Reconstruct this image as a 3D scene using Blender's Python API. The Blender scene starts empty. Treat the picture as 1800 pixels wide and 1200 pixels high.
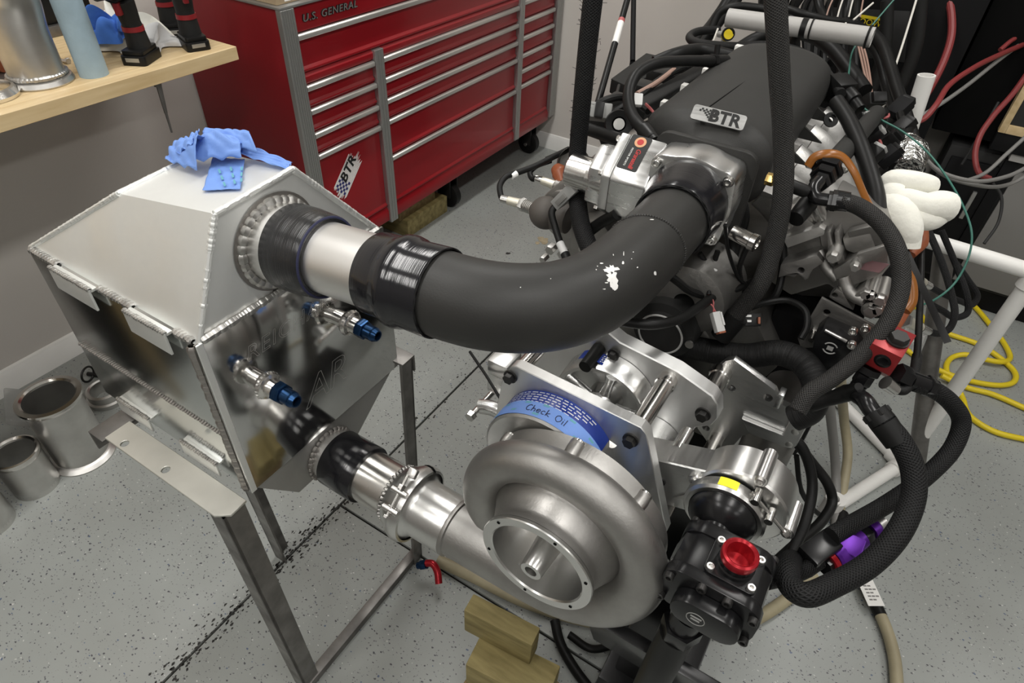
import bpy, bmesh, math, random
from math import sin, cos, pi, radians, sqrt, atan2
from mathutils import Vector, Matrix
from mathutils.geometry import tessellate_polygon

# ------------------------------------------------------------------ camera, light, exposure
SC = bpy.context.scene
COL = SC.collection
YAW, PITCH, ROLL, FOC = 0.525466, 0.854930, 0.0514882, 1113.0
CAM = Vector((0, 0, 1.68))
ROT = (Matrix.Rotation(YAW, 3, 'Z') @ Matrix.Rotation(PITCH, 3, 'X') @ Matrix.Rotation(ROLL, 3, 'Z'))
cd = bpy.data.cameras.new('camera'); cam = bpy.data.objects.new('camera', cd); COL.objects.link(cam)
cam.matrix_world = Matrix.Translation(CAM) @ ROT.to_4x4()
cd.sensor_fit = 'HORIZONTAL'; cd.sensor_width = 36.0; cd.lens = FOC / 1800 * 36; cd.clip_start = 0.02
SC.camera = cam
SC.view_settings.view_transform = 'Standard'; SC.view_settings.look = 'None'
SC.view_settings.gamma = 1.0; SC.view_settings.use_curve_mapping = False
SC.view_settings.exposure = -0.1
W = bpy.data.worlds.new('world'); SC.world = W; W.use_nodes = True
W.node_tree.nodes['Background'].inputs[0].default_value = (0.9, 0.95, 1, 1)
W.node_tree.nodes['Background'].inputs[1].default_value = 0.05
CEIL = 3.05
LIGHTS = [(x, y) for x in (-1.3, 0.35, 2.0) for y in (-1.6, 0.2, 2.0)]
for i, (x, y) in enumerate(LIGHTS):
    ld = bpy.data.lights.new('ceiling_lamp', 'AREA'); ld.shape = 'RECTANGLE'; ld.size = 0.22; ld.size_y = 1.2
    ld.energy = 15.0 * (1.35 if x < -1 else .75 if x > 1 else 1.1); ld.color = (1.0, 0.985, 0.955)
    lo = bpy.data.objects.new('ceiling_lamp', ld); COL.objects.link(lo); lo.location = (x, y, CEIL - 0.06)

# ------------------------------------------------------------------ pixel -> world helpers (rays met with real planes)
def ray(px, py): return ROT @ Vector(((px - 900) / FOC, (600 - py) / FOC, -1.0))
def at(px, py, ax, v):
    d = ray(px, py); i = 'xyz'.index(ax)
    return CAM + d * ((v - CAM[i]) / d[i])
def dp(px, py, d): return CAM + ray(px, py) * d
def dpl(l, z=None): return [dp(*p) for p in l]
def V(*a): return Vector(a)

# ------------------------------------------------------------------ object bookkeeping
WL = {}
def obj(name, mb, mat, parent=None, label=None, cat=None, group=None, kind=None, bevel=0.0, smooth=35, seg=2):
    bm = mb.bm if isinstance(mb, MB) else mb
    if bevel > 0:
        bm.normal_update()
        es = [e for e in bm.edges if len(e.link_faces) == 2 and e.calc_face_angle(0) > radians(38)]
        if es: bmesh.ops.bevel(bm, geom=es, offset=bevel, segments=seg, profile=0.6, affect='EDGES', clamp_overlap=True)
    xs = [v.co for v in bm.verts]
    if xs:
        lo = Vector((min(v[i] for v in xs) for i in range(3))); hi = Vector((max(v[i] for v in xs) for i in range(3)))
    else: lo = hi = Vector((0, 0, 0))
    c = (lo + hi) / 2
    if parent is None: c.z = lo.z
    for v in bm.verts: v.co -= c
    me = bpy.data.meshes.new(name); bm.to_mesh(me); bm.free()
    if smooth:
        for p in me.polygons: p.use_smooth = True
        me.set_sharp_from_angle(angle=radians(smooth))
    mats = mat if isinstance(mat, (list, tuple)) else [mat]
    for m in mats: me.materials.append(m)
    o = bpy.data.objects.new(name, me); COL.objects.link(o)
    WL[o.name] = c.copy()
    if parent is not None:
        o.parent = parent; o.location = c - WL[parent.name]
    else: o.location = c
    tag(o, label, cat, group, kind)
    return o
def tag(o, label=None, cat=None, group=None, kind=None):
    if label: o['label'] = label
    if cat: o['category'] = cat
    if group: o['group'] = group
    if kind: o['kind'] = kind
    return o
def thing(name, label, cat, loc, group=None):
    o = bpy.data.objects.new(name, None); COL.objects.link(o); o.location = loc; o.empty_display_size = 0.05
    WL[o.name] = Vector(loc); return tag(o, label, cat, group)
def dup(root, delta, label, cat, group=None, rot=None):
    """copy of a thing with its parts and sub-parts, moved by delta (world)"""
    def cp(o, par):
        c = o.copy(); COL.objects.link(c); c.parent = par
        WL[c.name] = WL[o.name] + delta
        for ch in list(o.children): cp(ch, c)
        return c
    r = cp(root, None); r.location = root.location + delta
    if rot is not None: r.rotation_euler = rot
    return tag(r, label, cat, group)

# ------------------------------------------------------------------ mesh builder
def frame(axis, up=(0, 0, 1)):
    a = Vector(axis).normalized(); u = Vector(up)
    if abs(a.dot(u.normalized())) > 0.97: u = Vector((0, 1, 0)) if abs(a.y) < 0.9 else Vector((1, 0, 0))
    x = u.cross(a).normalized(); y = a.cross(x).normalized()
    return x, y, a
def catmull(pts, n=8):
    pts = [Vector(p) for p in pts]
    if len(pts) < 3 or n <= 1: return pts
    out = []
    P = [pts[0] * 2 - pts[1]] + pts + [pts[-1] * 2 - pts[-2]]
    for i in range(1, len(P) - 2):
        p0, p1, p2, p3 = P[i - 1:i + 3]
        t0 = 0; t1 = max((p1 - p0).length, 1e-5) ** .5; t2 = t1 + max((p2 - p1).length, 1e-5) ** .5; t3 = t2 + max((p3 - p2).length, 1e-5) ** .5
        for k in range(n):
            t = t1 + (t2 - t1) * k / n
            a1 = p0 * ((t1 - t) / (t1 - t0)) + p1 * ((t - t0) / (t1 - t0)); a2 = p1 * ((t2 - t) / (t2 - t1)) + p2 * ((t - t1) / (t2 - t1)); a3 = p2 * ((t3 - t) / (t3 - t2)) + p3 * ((t - t2) / (t3 - t2))
            b1 = a1 * ((t2 - t) / (t2 - t0)) + a2 * ((t - t0) / (t2 - t0)); b2 = a2 * ((t3 - t) / (t3 - t1)) + a3 * ((t - t1) / (t3 - t1))
            out.append(b1 * ((t2 - t) / (t2 - t1)) + b2 * ((t - t1) / (t2 - t1)))
    out.append(pts[-1]); return out
class MB:
    def __init__(s): s.bm = bmesh.new(); s.uv = s.bm.loops.layers.uv.new('uv')
    def verts(s, l): return [s.bm.verts.new(p) for p in l]
    def face(s, vs, mi=0, uvs=None):
        try: f = s.bm.faces.new(vs)
        except ValueError: return None
        f.material_index = mi
        if uvs:
            for lp, u in zip(f.loops, uvs): lp[s.uv].uv = u
        return f
    def box(s, c, size, ax=None, mi=0):
        c = Vector(c); h = Vector(size) / 2
        X, Y, Z = ax if ax else (V(1, 0, 0), V(0, 1, 0), V(0, 0, 1))
        v = s.verts([c + X * (h.x * i) + Y * (h.y * j) + Z * (h.z * k) for i in (-1, 1) for j in (-1, 1) for k in (-1, 1)])
        for q in ((0, 1, 3, 2), (4, 6, 7, 5), (0, 4, 5, 1), (2, 3, 7, 6), (0, 2, 6, 4), (1, 5, 7, 3)): s.face([v[i] for i in q], mi)
        return s
    def bx(s, a, b, mi=0):
        a = Vector(a); b = Vector(b); return s.box((a + b) / 2, [abs(b[i] - a[i]) for i in range(3)], mi=mi)
    def lathe(s, o, axis, prof, seg=32, mi=0, up=(0, 0, 1), a0=0, a1=2 * pi):
        """prof: list of (along, radius); closed ring faces; radius 0 ends make caps"""
        o = Vector(o); X, Y, A = frame(axis, up); full = abs(a1 - a0 - 2 * pi) < 1e-6
        n = seg if full else seg + 1; rings = []; L = 0; Ls = []
        for i, (h, r) in enumerate(prof):
            if i: L += sqrt((h - prof[i - 1][0]) ** 2 + (r - prof[i - 1][1]) ** 2)
            Ls.append(L)
            if r < 1e-6: rings.append(s.verts([o + A * h]))
            else: rings.append(s.verts([o + A * h + (X * cos(a0 + (a1 - a0) * k / seg) + Y * sin(a0 + (a1 - a0) * k / seg)) * r for k in range(n)]))
        for i in range(len(rings) - 1):
            p, q = rings[i], rings[i + 1]
            for k in range(seg):
                k2 = (k + 1) % n if full else k + 1
                u0, u1, v0, v1 = Ls[i], Ls[i + 1], k / seg, (k + 1) / seg
                if len(p) == 1 and len(q) == 1: continue
                if len(p) == 1: s.face([p[0], q[k], q[k2]], mi, [(u0, v0), (u1, v0), (u1, v1)])
                elif len(q) == 1: s.face([p[k], q[0], p[k2]], mi, [(u0, v0), (u1, v0), (u0, v1)])
                else: s.face([p[k], q[k], q[k2], p[k2]], mi, [(u0, v0), (u1, v0), (u1, v1), (u0, v1)])
        return s
    def cyl(s, p0, p1, r0, r1=None, seg=24, mi=0):
        p0 = Vector(p0); p1 = Vector(p1); L = (p1 - p0).length
        return s.lathe(p0, p1 - p0, [(0, 0), (0, r0), (L, r0 if r1 is None else r1), (L, 0)], seg, mi)
    def pipe(s, p0, p1, r, t, seg=32, mi=0):
        p0 = Vector(p0); p1 = Vector(p1); L = (p1 - p0).length
        return s.lathe(p0, p1 - p0, [(0, r - t), (0, r), (L, r), (L, r - t), (0, r - t)], seg, mi)
    def tube(s, pts, r, seg=12, n=8, caps=True, mi=0, flat=None):
        P = catmull(pts, n); m = len(P)
        if callable(r): R = [r(i / (m - 1)) for i in range(m)]
        elif isinstance(r, (list, tuple)):
            R = []
            for i in range(m):
                t = i / (m - 1) * (len(r) - 1); k = min(int(t), len(r) - 2); R.append(r[k] + (r[k + 1] - r[k]) * (t - k))
        else: R = [r] * m
        T = [(P[min(i + 1, m - 1)] - P[max(i - 1, 0)]).normalized() for i in range(m)]
        x, y, _ = frame(T[0]); rings = []; L = 0; Ls = []
        for i in range(m):
            if i:
                L += (P[i] - P[i - 1]).length
                x = (x - T[i] * x.dot(T[i])).normalized(); y = T[i].cross(x)
            Ls.append(L)
            fy = flat if flat else 1
            rings.append(s.verts([P[i] + (x * cos(2 * pi * k / seg) + y * sin(2 * pi * k / seg) * fy) * R[i] for k in range(seg)]))
        for i in range(m - 1):
            for k in range(seg):
                k2 = (k + 1) % seg
                s.face([rings[i][k], rings[i][k2], rings[i + 1][k2], rings[i + 1][k]], mi,
                       [(Ls[i], k / seg), (Ls[i], (k + 1) / seg), (Ls[i + 1], (k + 1) / seg), (Ls[i + 1], k / seg)])
        if caps: s.face(rings[0][::-1], mi); s.face(rings[-1], mi)
        return s
    def prism(s, poly, o, u, v, depth, holes=(), mi=0, miside=None):
        """2D polygon (with holes) in the plane o + u*x + v*y, extruded by the vector depth"""
        o = Vector(o); u = Vector(u); v = Vector(v); depth = Vector(depth)
        loops = [list(poly)] + [list(h) for h in holes]
        P = [[o + u * a + v * b for a, b in lp] for lp in loops]
        tris = tessellate_polygon([[Vector((a, b, 0)) for a, b in lp] for lp in loops])
        A = s.verts([p for lp in P for p in lp]); B = s.verts([p + depth for lp in P for p in lp])
        if len(loops) == 1: s.face(A, mi); s.face(B[::-1], mi)
        else:
            for t in tris: s.face([A[i] for i in t], mi); s.face([B[i] for i in t][::-1], mi)
        k = 0; ms = mi if miside is None else miside
        for lp in P:
            n = len(lp)
            for i in range(n): s.face([A[k + i], B[k + i], B[k + (i + 1) % n], A[k + (i + 1) % n]], ms)
            k += n
        bmesh.ops.recalc_face_normals(s.bm, faces=s.bm.faces[:])
        return s
    def torus(s, o, axis, R, r, seg=32, rs=8, mi=0, a0=0, a1=2 * pi, up=(0, 0, 1)):
        return s.lathe(o, axis, [(r * sin(2 * pi * k / rs), R + r * cos(2 * pi * k / rs)) for k in range(rs + 1)], seg, mi, up, a0, a1)
    def sphere(s, o, r, seg=16, mi=0, sc=(1, 1, 1)):
        o = Vector(o); n = seg // 2
        s2 = len(s.bm.verts)
        s.lathe((0, 0, 0), (0, 0, 1), [(-r * cos(pi * k / n), r * sin(pi * k / n) if 0 < k < n else 0) for k in range(n + 1)], seg, mi)
        s.bm.verts.ensure_lookup_table()
        for v in s.bm.verts[s2:]: v.co = Vector((v.co.x * sc[0], v.co.y * sc[1], v.co.z * sc[2])) + o
        return s
    def hexn(s, o, axis, r, h, mi=0, seg=6):
        return s.lathe(o, axis, [(0, 0), (0, r), (h * .85, r), (h, r * .9), (h, 0)], seg, mi)
    def capbolt(s, o, axis, r, h, mi=0):
        return s.lathe(o, axis, [(0, 0), (0, r), (h * .9, r), (h, r * .9), (h, r * .55), (h * .4, r * .5), (h * .4, 0)], 16, mi)
    def quad(s, pts, mi=0, uvs=((0, 0), (1, 0), (1, 1), (0, 1))): s.face(s.verts(pts), mi, uvs); return s
    def plate(s, pts, t, mi=0):
        """flat polygon given in 3D, thickened along its own normal"""
        pts = [Vector(p) for p in pts]; n = (pts[1] - pts[0]).cross(pts[2] - pts[0]).normalized() * t
        A = s.verts(pts); B = s.verts([p + n for p in pts]); s.face(A, mi); s.face(B[::-1], mi)
        for i in range(len(pts)): j = (i + 1) % len(pts); s.face([A[i], B[i], B[j], A[j]], mi)
        bmesh.ops.recalc_face_normals(s.bm, faces=s.bm.faces[:]); return s
    def grid(s, fn, nu, nv, mi=0):
        g = [[s.bm.verts.new(fn(i / nu, j / nv)) for j in range(nv + 1)] for i in range(nu + 1)]
        for i in range(nu):
            for j in range(nv):
                s.face([g[i][j], g[i + 1][j], g[i + 1][j + 1], g[i][j + 1]], mi, [(i / nu, j / nv), ((i + 1) / nu, j / nv), ((i + 1) / nu, (j + 1) / nv), (i / nu, (j + 1) / nv)])
        return s
    def beads(s, pts, r, step, rnd, mi=0, sq=0.6):
        """overlapping weld beads along a polyline"""
        P = [Vector(p) for p in pts]
        for a, b in zip(P[:-1], P[1:]):
            L = (b - a).length; n = max(1, int(L / step)); d = (b - a) / n; ax = d.normalized()
            for k in range(n):
                q = r * rnd.uniform(.85, 1.15); c = a + d * (k + .5)
                s.lathe(c - ax * q * sq, ax, [(0, q * .6), (q * sq * .4, q * .92), (q * sq, q), (q * sq * 1.7, q * .93), (q * sq * 2.1, q * .6)], 7, mi)
        return s
def circ(cx, cy, r, n=20): return [(cx + r * cos(2 * pi * k / n), cy + r * sin(2 * pi * k / n)) for k in range(n)]
def rrect(x0, y0, x1, y1, r, n=4):
    out = []
    for cx, cy, a in ((x1 - r, y1 - r, 0), (x0 + r, y1 - r, 90), (x0 + r, y0 + r, 180), (x1 - r, y0 + r, 270)):
        out += [(cx + r * cos(radians(a + 90 * k / n)), cy + r * sin(radians(a + 90 * k / n))) for k in range(n + 1)]
    return out
def text_mb(s, size, fn, extrude=0.0006, shear=0.0, spacing=1.0, align='CENTER', res=3, bold=0.0):
    """letters as a mesh; fn maps flat (x, y, z) to the world"""
    cu = bpy.data.curves.new('lettering', 'FONT'); cu.body = s; cu.size = size; cu.extrude = extrude; cu.shear = shear
    cu.space_character = spacing; cu.align_x = align; cu.align_y = 'CENTER'; cu.resolution_u = res; cu.offset = bold * size
    t = bpy.data.objects.new('lettering', cu); COL.objects.link(t)
    me = bpy.data.meshes.new_from_object(t.evaluated_get(bpy.context.evaluated_depsgraph_get()))
    bpy.data.objects.remove(t); bpy.data.curves.remove(cu)
    mb = MB(); mb.bm.from_mesh(me); bpy.data.meshes.remove(me)
    for v in mb.bm.verts: v.co = fn(v.co.x, v.co.y, v.co.z)
    return mb
def flatmap(o, u, v):
    o = Vector(o); u = Vector(u).normalized(); n = u.cross(Vector(v)).normalized(); v = n.cross(u)
    return lambda x, y, z: o + u * x + v * y + n * z

# ------------------------------------------------------------------ procedural materials
def mat(name, col, rough=.5, metal=0.0, var=0.0, vscale=8.0, stretch=(1, 1, 1), bump=0.0, bscale=60.0, rvar=0.0, coat=0.0, col2=None, spec=0.5, trans=0.0, ior=1.45, sheen=0.0, emit=None, alpha=1.0, bdist=0.002, coords='Object'):
    m = bpy.data.materials.new(name); m.use_nodes = True; nt = m.node_tree; N = nt.nodes; L = nt.links
    b = N['Principled BSDF']; b.inputs['Base Color'].default_value = (*col, 1); b.inputs['Roughness'].default_value = rough
    b.inputs['Metallic'].default_value = metal; b.inputs['Coat Weight'].default_value = coat; b.inputs['Specular IOR Level'].default_value = spec
    b.inputs['Transmission Weight'].default_value = trans; b.inputs['IOR'].default_value = ior; b.inputs['Sheen Weight'].default_value = sheen
    b.inputs['Alpha'].default_value = alpha
    if emit: b.inputs['Emission Color'].default_value = (*emit[0], 1); b.inputs['Emission Strength'].default_value = emit[1]
    tc = N.new('ShaderNodeTexCoord'); mp = N.new('ShaderNodeMapping'); mp.inputs['Scale'].default_value = stretch; L.new(tc.outputs[coords], mp.inputs[0])
    if var or rvar:
        nz = N.new('ShaderNodeTexNoise'); nz.inputs['Scale'].default_value = vscale; nz.inputs['Detail'].default_value = 5; L.new(mp.outputs[0], nz.inputs[0])
        if var:
            mx = N.new('ShaderNodeMix'); mx.data_type = 'RGBA'; L.new(nz.outputs[0], mx.inputs[0])
            c2 = col2 if col2 else tuple(c * (1 - var) for c in col); c1 = col if col2 else tuple(min(1, c * (1 + var)) for c in col)
            mr = N.new('ShaderNodeMapRange'); mr.inputs[1].default_value = .32; mr.inputs[2].default_value = .68; L.new(nz.outputs[0], mr.inputs[0]); L.new(mr.outputs[0], mx.inputs[0])
            mx.inputs[6].default_value = (*c1, 1); mx.inputs[7].default_value = (*c2, 1); L.new(mx.outputs[2], b.inputs['Base Color'])
        if rvar:
            r = N.new('ShaderNodeMapRange'); r.inputs[1].default_value = .3; r.inputs[2].default_value = .7
            r.inputs[3].default_value = max(0.02, rough - rvar); r.inputs[4].default_value = rough + rvar; L.new(nz.outputs[0], r.inputs[0]); L.new(r.outputs[0], b.inputs['Roughness'])
    if bump:
        bn = N.new('ShaderNodeTexNoise'); bn.inputs['Scale'].default_value = bscale; bn.inputs['Detail'].default_value = 3; L.new(mp.outputs[0], bn.inputs[0])
        bp = N.new('ShaderNodeBump'); bp.inputs['Strength'].default_value = bump; bp.inputs['Distance'].default_value = bdist; L.new(bn.outputs[0], bp.inputs['Height']); L.new(bp.outputs[0], b.inputs['Normal'])
    m['b'] = 1
    return m
def mathn(nt, op, a, b=None):
    n = nt.nodes.new('ShaderNodeMath'); n.operation = op
    for i, x in enumerate((a, b)):
        if x is None: continue
        if isinstance(x, (int, float)): n.inputs[i].default_value = x
        else: nt.links.new(x, n.inputs[i])
    return n.outputs[0]
def braid(name, col, col2, strands=14, pitch=90.0, rough=.55, bstr=.9):
    """woven sleeve driven by the hose's own length and angle"""
    m = mat(name, col, rough, spec=.22); nt = m.node_tree; N = nt.nodes; L = nt.links; b = N['Principled BSDF']
    tc = N.new('ShaderNodeTexCoord'); sp = N.new('ShaderNodeSeparateXYZ'); L.new(tc.outputs['UV'], sp.inputs[0])
    u = mathn(nt, 'MULTIPLY', sp.outputs[0], pitch * 2 * pi); v = mathn(nt, 'MULTIPLY', sp.outputs[1], strands * 2 * pi)
    w1 = mathn(nt, 'SINE', mathn(nt, 'ADD', u, v)); w2 = mathn(nt, 'SINE', mathn(nt, 'SUBTRACT', u, v))
    h = mathn(nt, 'MAXIMUM', w1, w2); h = mathn(nt, 'MULTIPLY_ADD', h, .5); h.node.inputs[2].default_value = .5
    mx = N.new('ShaderNodeMix'); mx.data_type = 'RGBA'; L.new(h, mx.inputs[0]); mx.inputs[6].default_value = (*col2, 1); mx.inputs[7].default_value = (*col, 1)
    L.new(mx.outputs[2], b.inputs['Base Color'])
    bp = N.new('ShaderNodeBump'); bp.inputs['Strength'].default_value = bstr; bp.inputs['Distance'].default_value = .0015; L.new(h, bp.inputs['Height']); L.new(bp.outputs[0], b.inputs['Normal'])
    return m
def ringed(name, col, rough, scale, bstr, metal=0, spec=.5, bd=.0008, coat=0.0):
    """fine rings around a lathe or tube (u runs along it)"""
    m = mat(name, col, rough, metal, spec=spec, coat=coat); nt = m.node_tree; N = nt.nodes; L = nt.links; b = N['Principled BSDF']
    tc = N.new('ShaderNodeTexCoord'); sp = N.new('ShaderNodeSeparateXYZ'); L.new(tc.outputs['UV'], sp.inputs[0])
    nz = N.new('ShaderNodeTexNoise'); nz.noise_dimensions = '1D'; nz.inputs['Scale'].default_value = scale; nz.inputs['Detail'].default_value = 2
    L.new(sp.outputs[0], nz.inputs['W'])
    bp = N.new('ShaderNodeBump'); bp.inputs['Strength'].default_value = bstr; bp.inputs['Distance'].default_value = bd; L.new(nz.outputs[0], bp.inputs['Height']); L.new(bp.outputs[0], b.inputs['Normal'])
    return m

M = {}
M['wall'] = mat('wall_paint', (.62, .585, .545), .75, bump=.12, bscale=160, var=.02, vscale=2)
M['wall_shade'] = mat('left_wall_shaded', (.54, .51, .475), .7, bump=.12, bscale=160, var=.02, vscale=2)  # back wall's paint made darker: under-bench shade put into the colour
M['trimw'] = mat('trim_paint', (.82, .81, .78), .4, var=.05, vscale=6)
M['ceil'] = mat('ceiling_paint', (.48, .48, .47), .9)
M['wallf'] = mat('unseen_wall_dark', (.26, .25, .24), .8)  # walls out of view, colour darkened to deepen reflections in the metal
M['mill'] = mat('brushed_aluminium', (.62, .62, .61), .38, 1, bump=.12, bscale=24, stretch=(1, 1, 30), rvar=.05, vscale=10)
M['bill'] = mat('machined_billet', (.76, .76, .75), .3, 1, bump=.05, bscale=40, stretch=(1, 1, 12), rvar=.05, vscale=12)
M['sheet'] = mat('aluminium_sheet', (.86, .87, .85), .5, .85, var=.07, vscale=7, rvar=.09, bump=.03, bscale=90)
M['polish'] = mat('polished_aluminium', (.62, .62, .61), .1, 1, var=.1, vscale=5, rvar=.05)
M['satin'] = mat('satin_side_plate', (.70, .72, .71), .17, 1, var=.1, vscale=4, rvar=.06)
M['cast'] = mat('cast_aluminium', (.37, .36, .345), .48, 1, var=.12, vscale=14, bump=.25, bscale=260, rvar=.08, bdist=.001)
M['castdark'] = mat('rough_engine_casting', (.19, .185, .175), .55, .9, var=.2, vscale=9, bump=.35, bscale=150, rvar=.1)
M['turned'] = ringed('turned_aluminium', (.66, .655, .64), .28, 900, .25, 1, bd=.0004)
M['silver'] = ringed('bare_aluminium_tube', (.86, .85, .83), .38, 500, .06, 1, bd=.0003)
M['shine'] = ringed('polished_tube', (.72, .70, .67), .2, 400, .12, 1, bd=.0003)
M['weld'] = mat('weld_bead', (.50, .49, .47), .4, 1, var=.25, vscale=60)
M['haz'] = mat('weld_heat_tint', (.36, .34, .32), .5, 1)
M['steel'] = mat('stainless_tube', (.60, .59, .57), .38, 1, var=.14, vscale=9, rvar=.1)
M['rawsteel'] = mat('raw_mild_steel', (.22, .21, .2), .45, .9, var=.3, vscale=14, rvar=.1)
M['zinc'] = mat('pale_steel_angle', (.63, .62, .57), .4, .85, var=.08, vscale=10)
M['plate'] = mat('satin_plate', (.70, .70, .69), .47, 1, bump=.08, bscale=30, stretch=(10, 1, 1), rvar=.06, vscale=9)
M['bolt'] = mat('black_oxide_steel', (.035, .034, .033), .4, .6)
M['chrome'] = mat('bright_fastener', (.62, .61, .59), .25, 1)
M['brass'] = mat('brass', (.80, .56, .2), .25, 1)
M['coat'] = mat('black_powder_coat', (.024, .0235, .022), .48, 0, var=.1, vscale=10, bump=.25, bscale=420, spec=.4, bdist=.0006)
M['mani'] = mat('textured_black_coat', (.028, .0275, .026), .55, 0, var=.06, vscale=14, bump=.5, bscale=520, spec=.3, bdist=.0007)
M['rub'] = ringed('glossy_black_silicone', (.010, .010, .012), .16, 450, .3, spec=.6, bd=.0004)
M['rubw'] = ringed('ribbed_black_silicone', (.016, .016, .017), .22, 700, .55, spec=.6, bd=.0006)
M['rub2'] = mat('black_rubber', (.008, .008, .0078), .45, spec=.25, var=.15, vscale=30)
M['plast'] = mat('black_plastic', (.008, .008, .008), .38, spec=.3, var=.1, vscale=20)
M['plastm'] = mat('matte_black_plastic', (.014, .014, .0135), .6, spec=.3, bump=.15, bscale=300)
M['gloss'] = mat('black_anodized', (.007, .007, .0075), .25, 0, spec=.4)
M['void'] = mat('dark_cavity', (.004, .004, .004), .8, spec=.1)
M['grill'] = mat('dark_equipment_paint', (.006, .006, .0065), .6, spec=.2)
M['braid'] = braid('black_braided_sleeve', (.013, .013, .0135), (.003, .003, .003), 16, 200, .55, .8)
M['braidg'] = braid('grey_black_braid', (.036, .0345, .033), (.004, .004, .004), 18, 260, .5, .8)
M['loom'] = ringed('split_loom', (.010, .010, .010), .5, 900, .9, bd=.0015, spec=.3)
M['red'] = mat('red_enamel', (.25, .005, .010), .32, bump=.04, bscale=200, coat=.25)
M['reddk'] = mat('red_enamel_shaded_side', (.19, .006, .010), .42, bump=.05, bscale=200)  # same enamel, with the chest side's shade put into a darker red
M['trimal'] = mat('aluminium_edge_trim', (.42, .42, .41), .42, .85, bump=.1, bscale=60, stretch=(8, 8, .4))
M['pull'] = mat('drawer_pull_metal', (.66, .65, .62), .35, .8)
M['cardb'] = mat('cardboard', (.38, .29, .18), .8, var=.06)
M['butch'] = mat('butcher_block', (.68, .53, .31), .42, var=.12, vscale=7, stretch=(6, .7, 6), col2=(.55, .4, .21))
M['pine'] = mat('timber', (.33, .27, .115), .7, var=.3, vscale=8, stretch=(1, 5, 5), col2=(.17, .135, .05), bump=.3, bscale=30)
M['pine2'] = mat('dark_timber', (.30, .22, .10), .75, var=.3, vscale=9, stretch=(1, 5, 5), col2=(.16, .11, .045), bump=.3, bscale=30)
M['tape'] = mat('blue_masking_tape', (.16, .29, .66), .6, bump=.3, bscale=90)
M['tapegreen'] = mat('tape_green_print', (.12, .34, .42), .6)
M['blabel'] = mat('blue_warning_label', (.012, .035, .24), .35)
M['white'] = mat('white_print', (.85, .85, .83), .5)
M['paper'] = mat('white_paper_label', (.80, .79, .76), .6)
M['black'] = mat('black_print', (.012, .012, .012), .45)
M['ink'] = mat('marker_ink', (.015, .015, .05), .6)
M['cloth'] = mat('white_cotton', (.74, .73, .66), .9, bump=.9, bscale=90, sheen=.3, var=.04, vscale=20)
M['clothg'] = mat('grey_white_rag', (.62, .62, .62), .9, bump=.5, bscale=160)
M['clothb'] = mat('blue_rag', (.05, .16, .55), .85, bump=.5, bscale=120)
M['bluepaper'] = mat('blue_paper_roll', (.31, .41, .47), .9, bump=.4, bscale=120, var=.05, vscale=30)
M['anblue'] = mat('blue_anodized', (.016, .05, .125), .25, .85, var=.15, vscale=30)
M['anred'] = mat('red_anodized', (.36, .012, .02), .28, .5)
M['blockred'] = mat('red_anodized_block', (.27, .024, .026), .34, .35)
M['purple'] = mat('purple_anodized', (.10, .018, .27), .35, .6)
M['pvc'] = mat('white_pvc', (.78, .77, .74), .35)
M['pvcg'] = mat('grey_white_conduit', (.40, .39, .375), .4)
M['yellow'] = mat('yellow_jacket', (.75, .58, .02), .4)
M['ylabel'] = mat('yellow_label', (.85, .78, .02), .5)
M['redw'] = mat('red_cable_jacket', (.22, .035, .035), .45)
M['green'] = mat('green_wire', (.03, .13, .10), .45)
M['whitew'] = mat('white_wire', (.62, .6, .55), .5)
M['brownw'] = mat('brown_wire', (.30, .19, .15), .5)
M['pinkw'] = mat('pink_wire', (.40, .10, .10), .5)
M['tan'] = mat('tan_hose', (.33, .29, .19), .5, var=.14, vscale=12)
M['orange'] = mat('amber_silicone', (.30, .105, .015), .3, trans=.2)
M['orangeb'] = mat('orange_boot', (.30, .085, .035), .4)
M['greyp'] = mat('grey_connector_plastic', (.30, .30, .29), .5)
M['lgrey'] = mat('pale_grey_plastic', (.55, .55, .54), .5)
M['cabg'] = mat('grey_cabinet_paint', (.20, .195, .185), .5)
M['cabd'] = mat('dark_grey_cabinet', (.025, .025, .025), .55, spec=.3)
M['stick'] = mat('sticker_red', (.42, .03, .03), .4)
M['stickt'] = mat('sticker_tan', (.62, .33, .18), .4)
M['navyb'] = mat('navy_stitching', (.02, .022, .06), .7)
M['navy'] = mat('sticker_navy', (.03, .03, .16), .4)
M['toolred'] = mat('tool_red', (.22, .012, .015), .45)
M['paintm'] = mat('faded_paint_mark', (.30, .17, .18), .5)
M['film'] = mat('clear_plastic_bag', (.75, .75, .73), .15, trans=.7, ior=1.2)
M['emit'] = mat('lamp_diffuser', (.9, .9, .88), .5, emit=((1, .96, .9), 4))
M['foil'] = mat('crumpled_foil', (.7, .7, .68), .25, 1, bump=1, bscale=60, bdist=.01)

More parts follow.
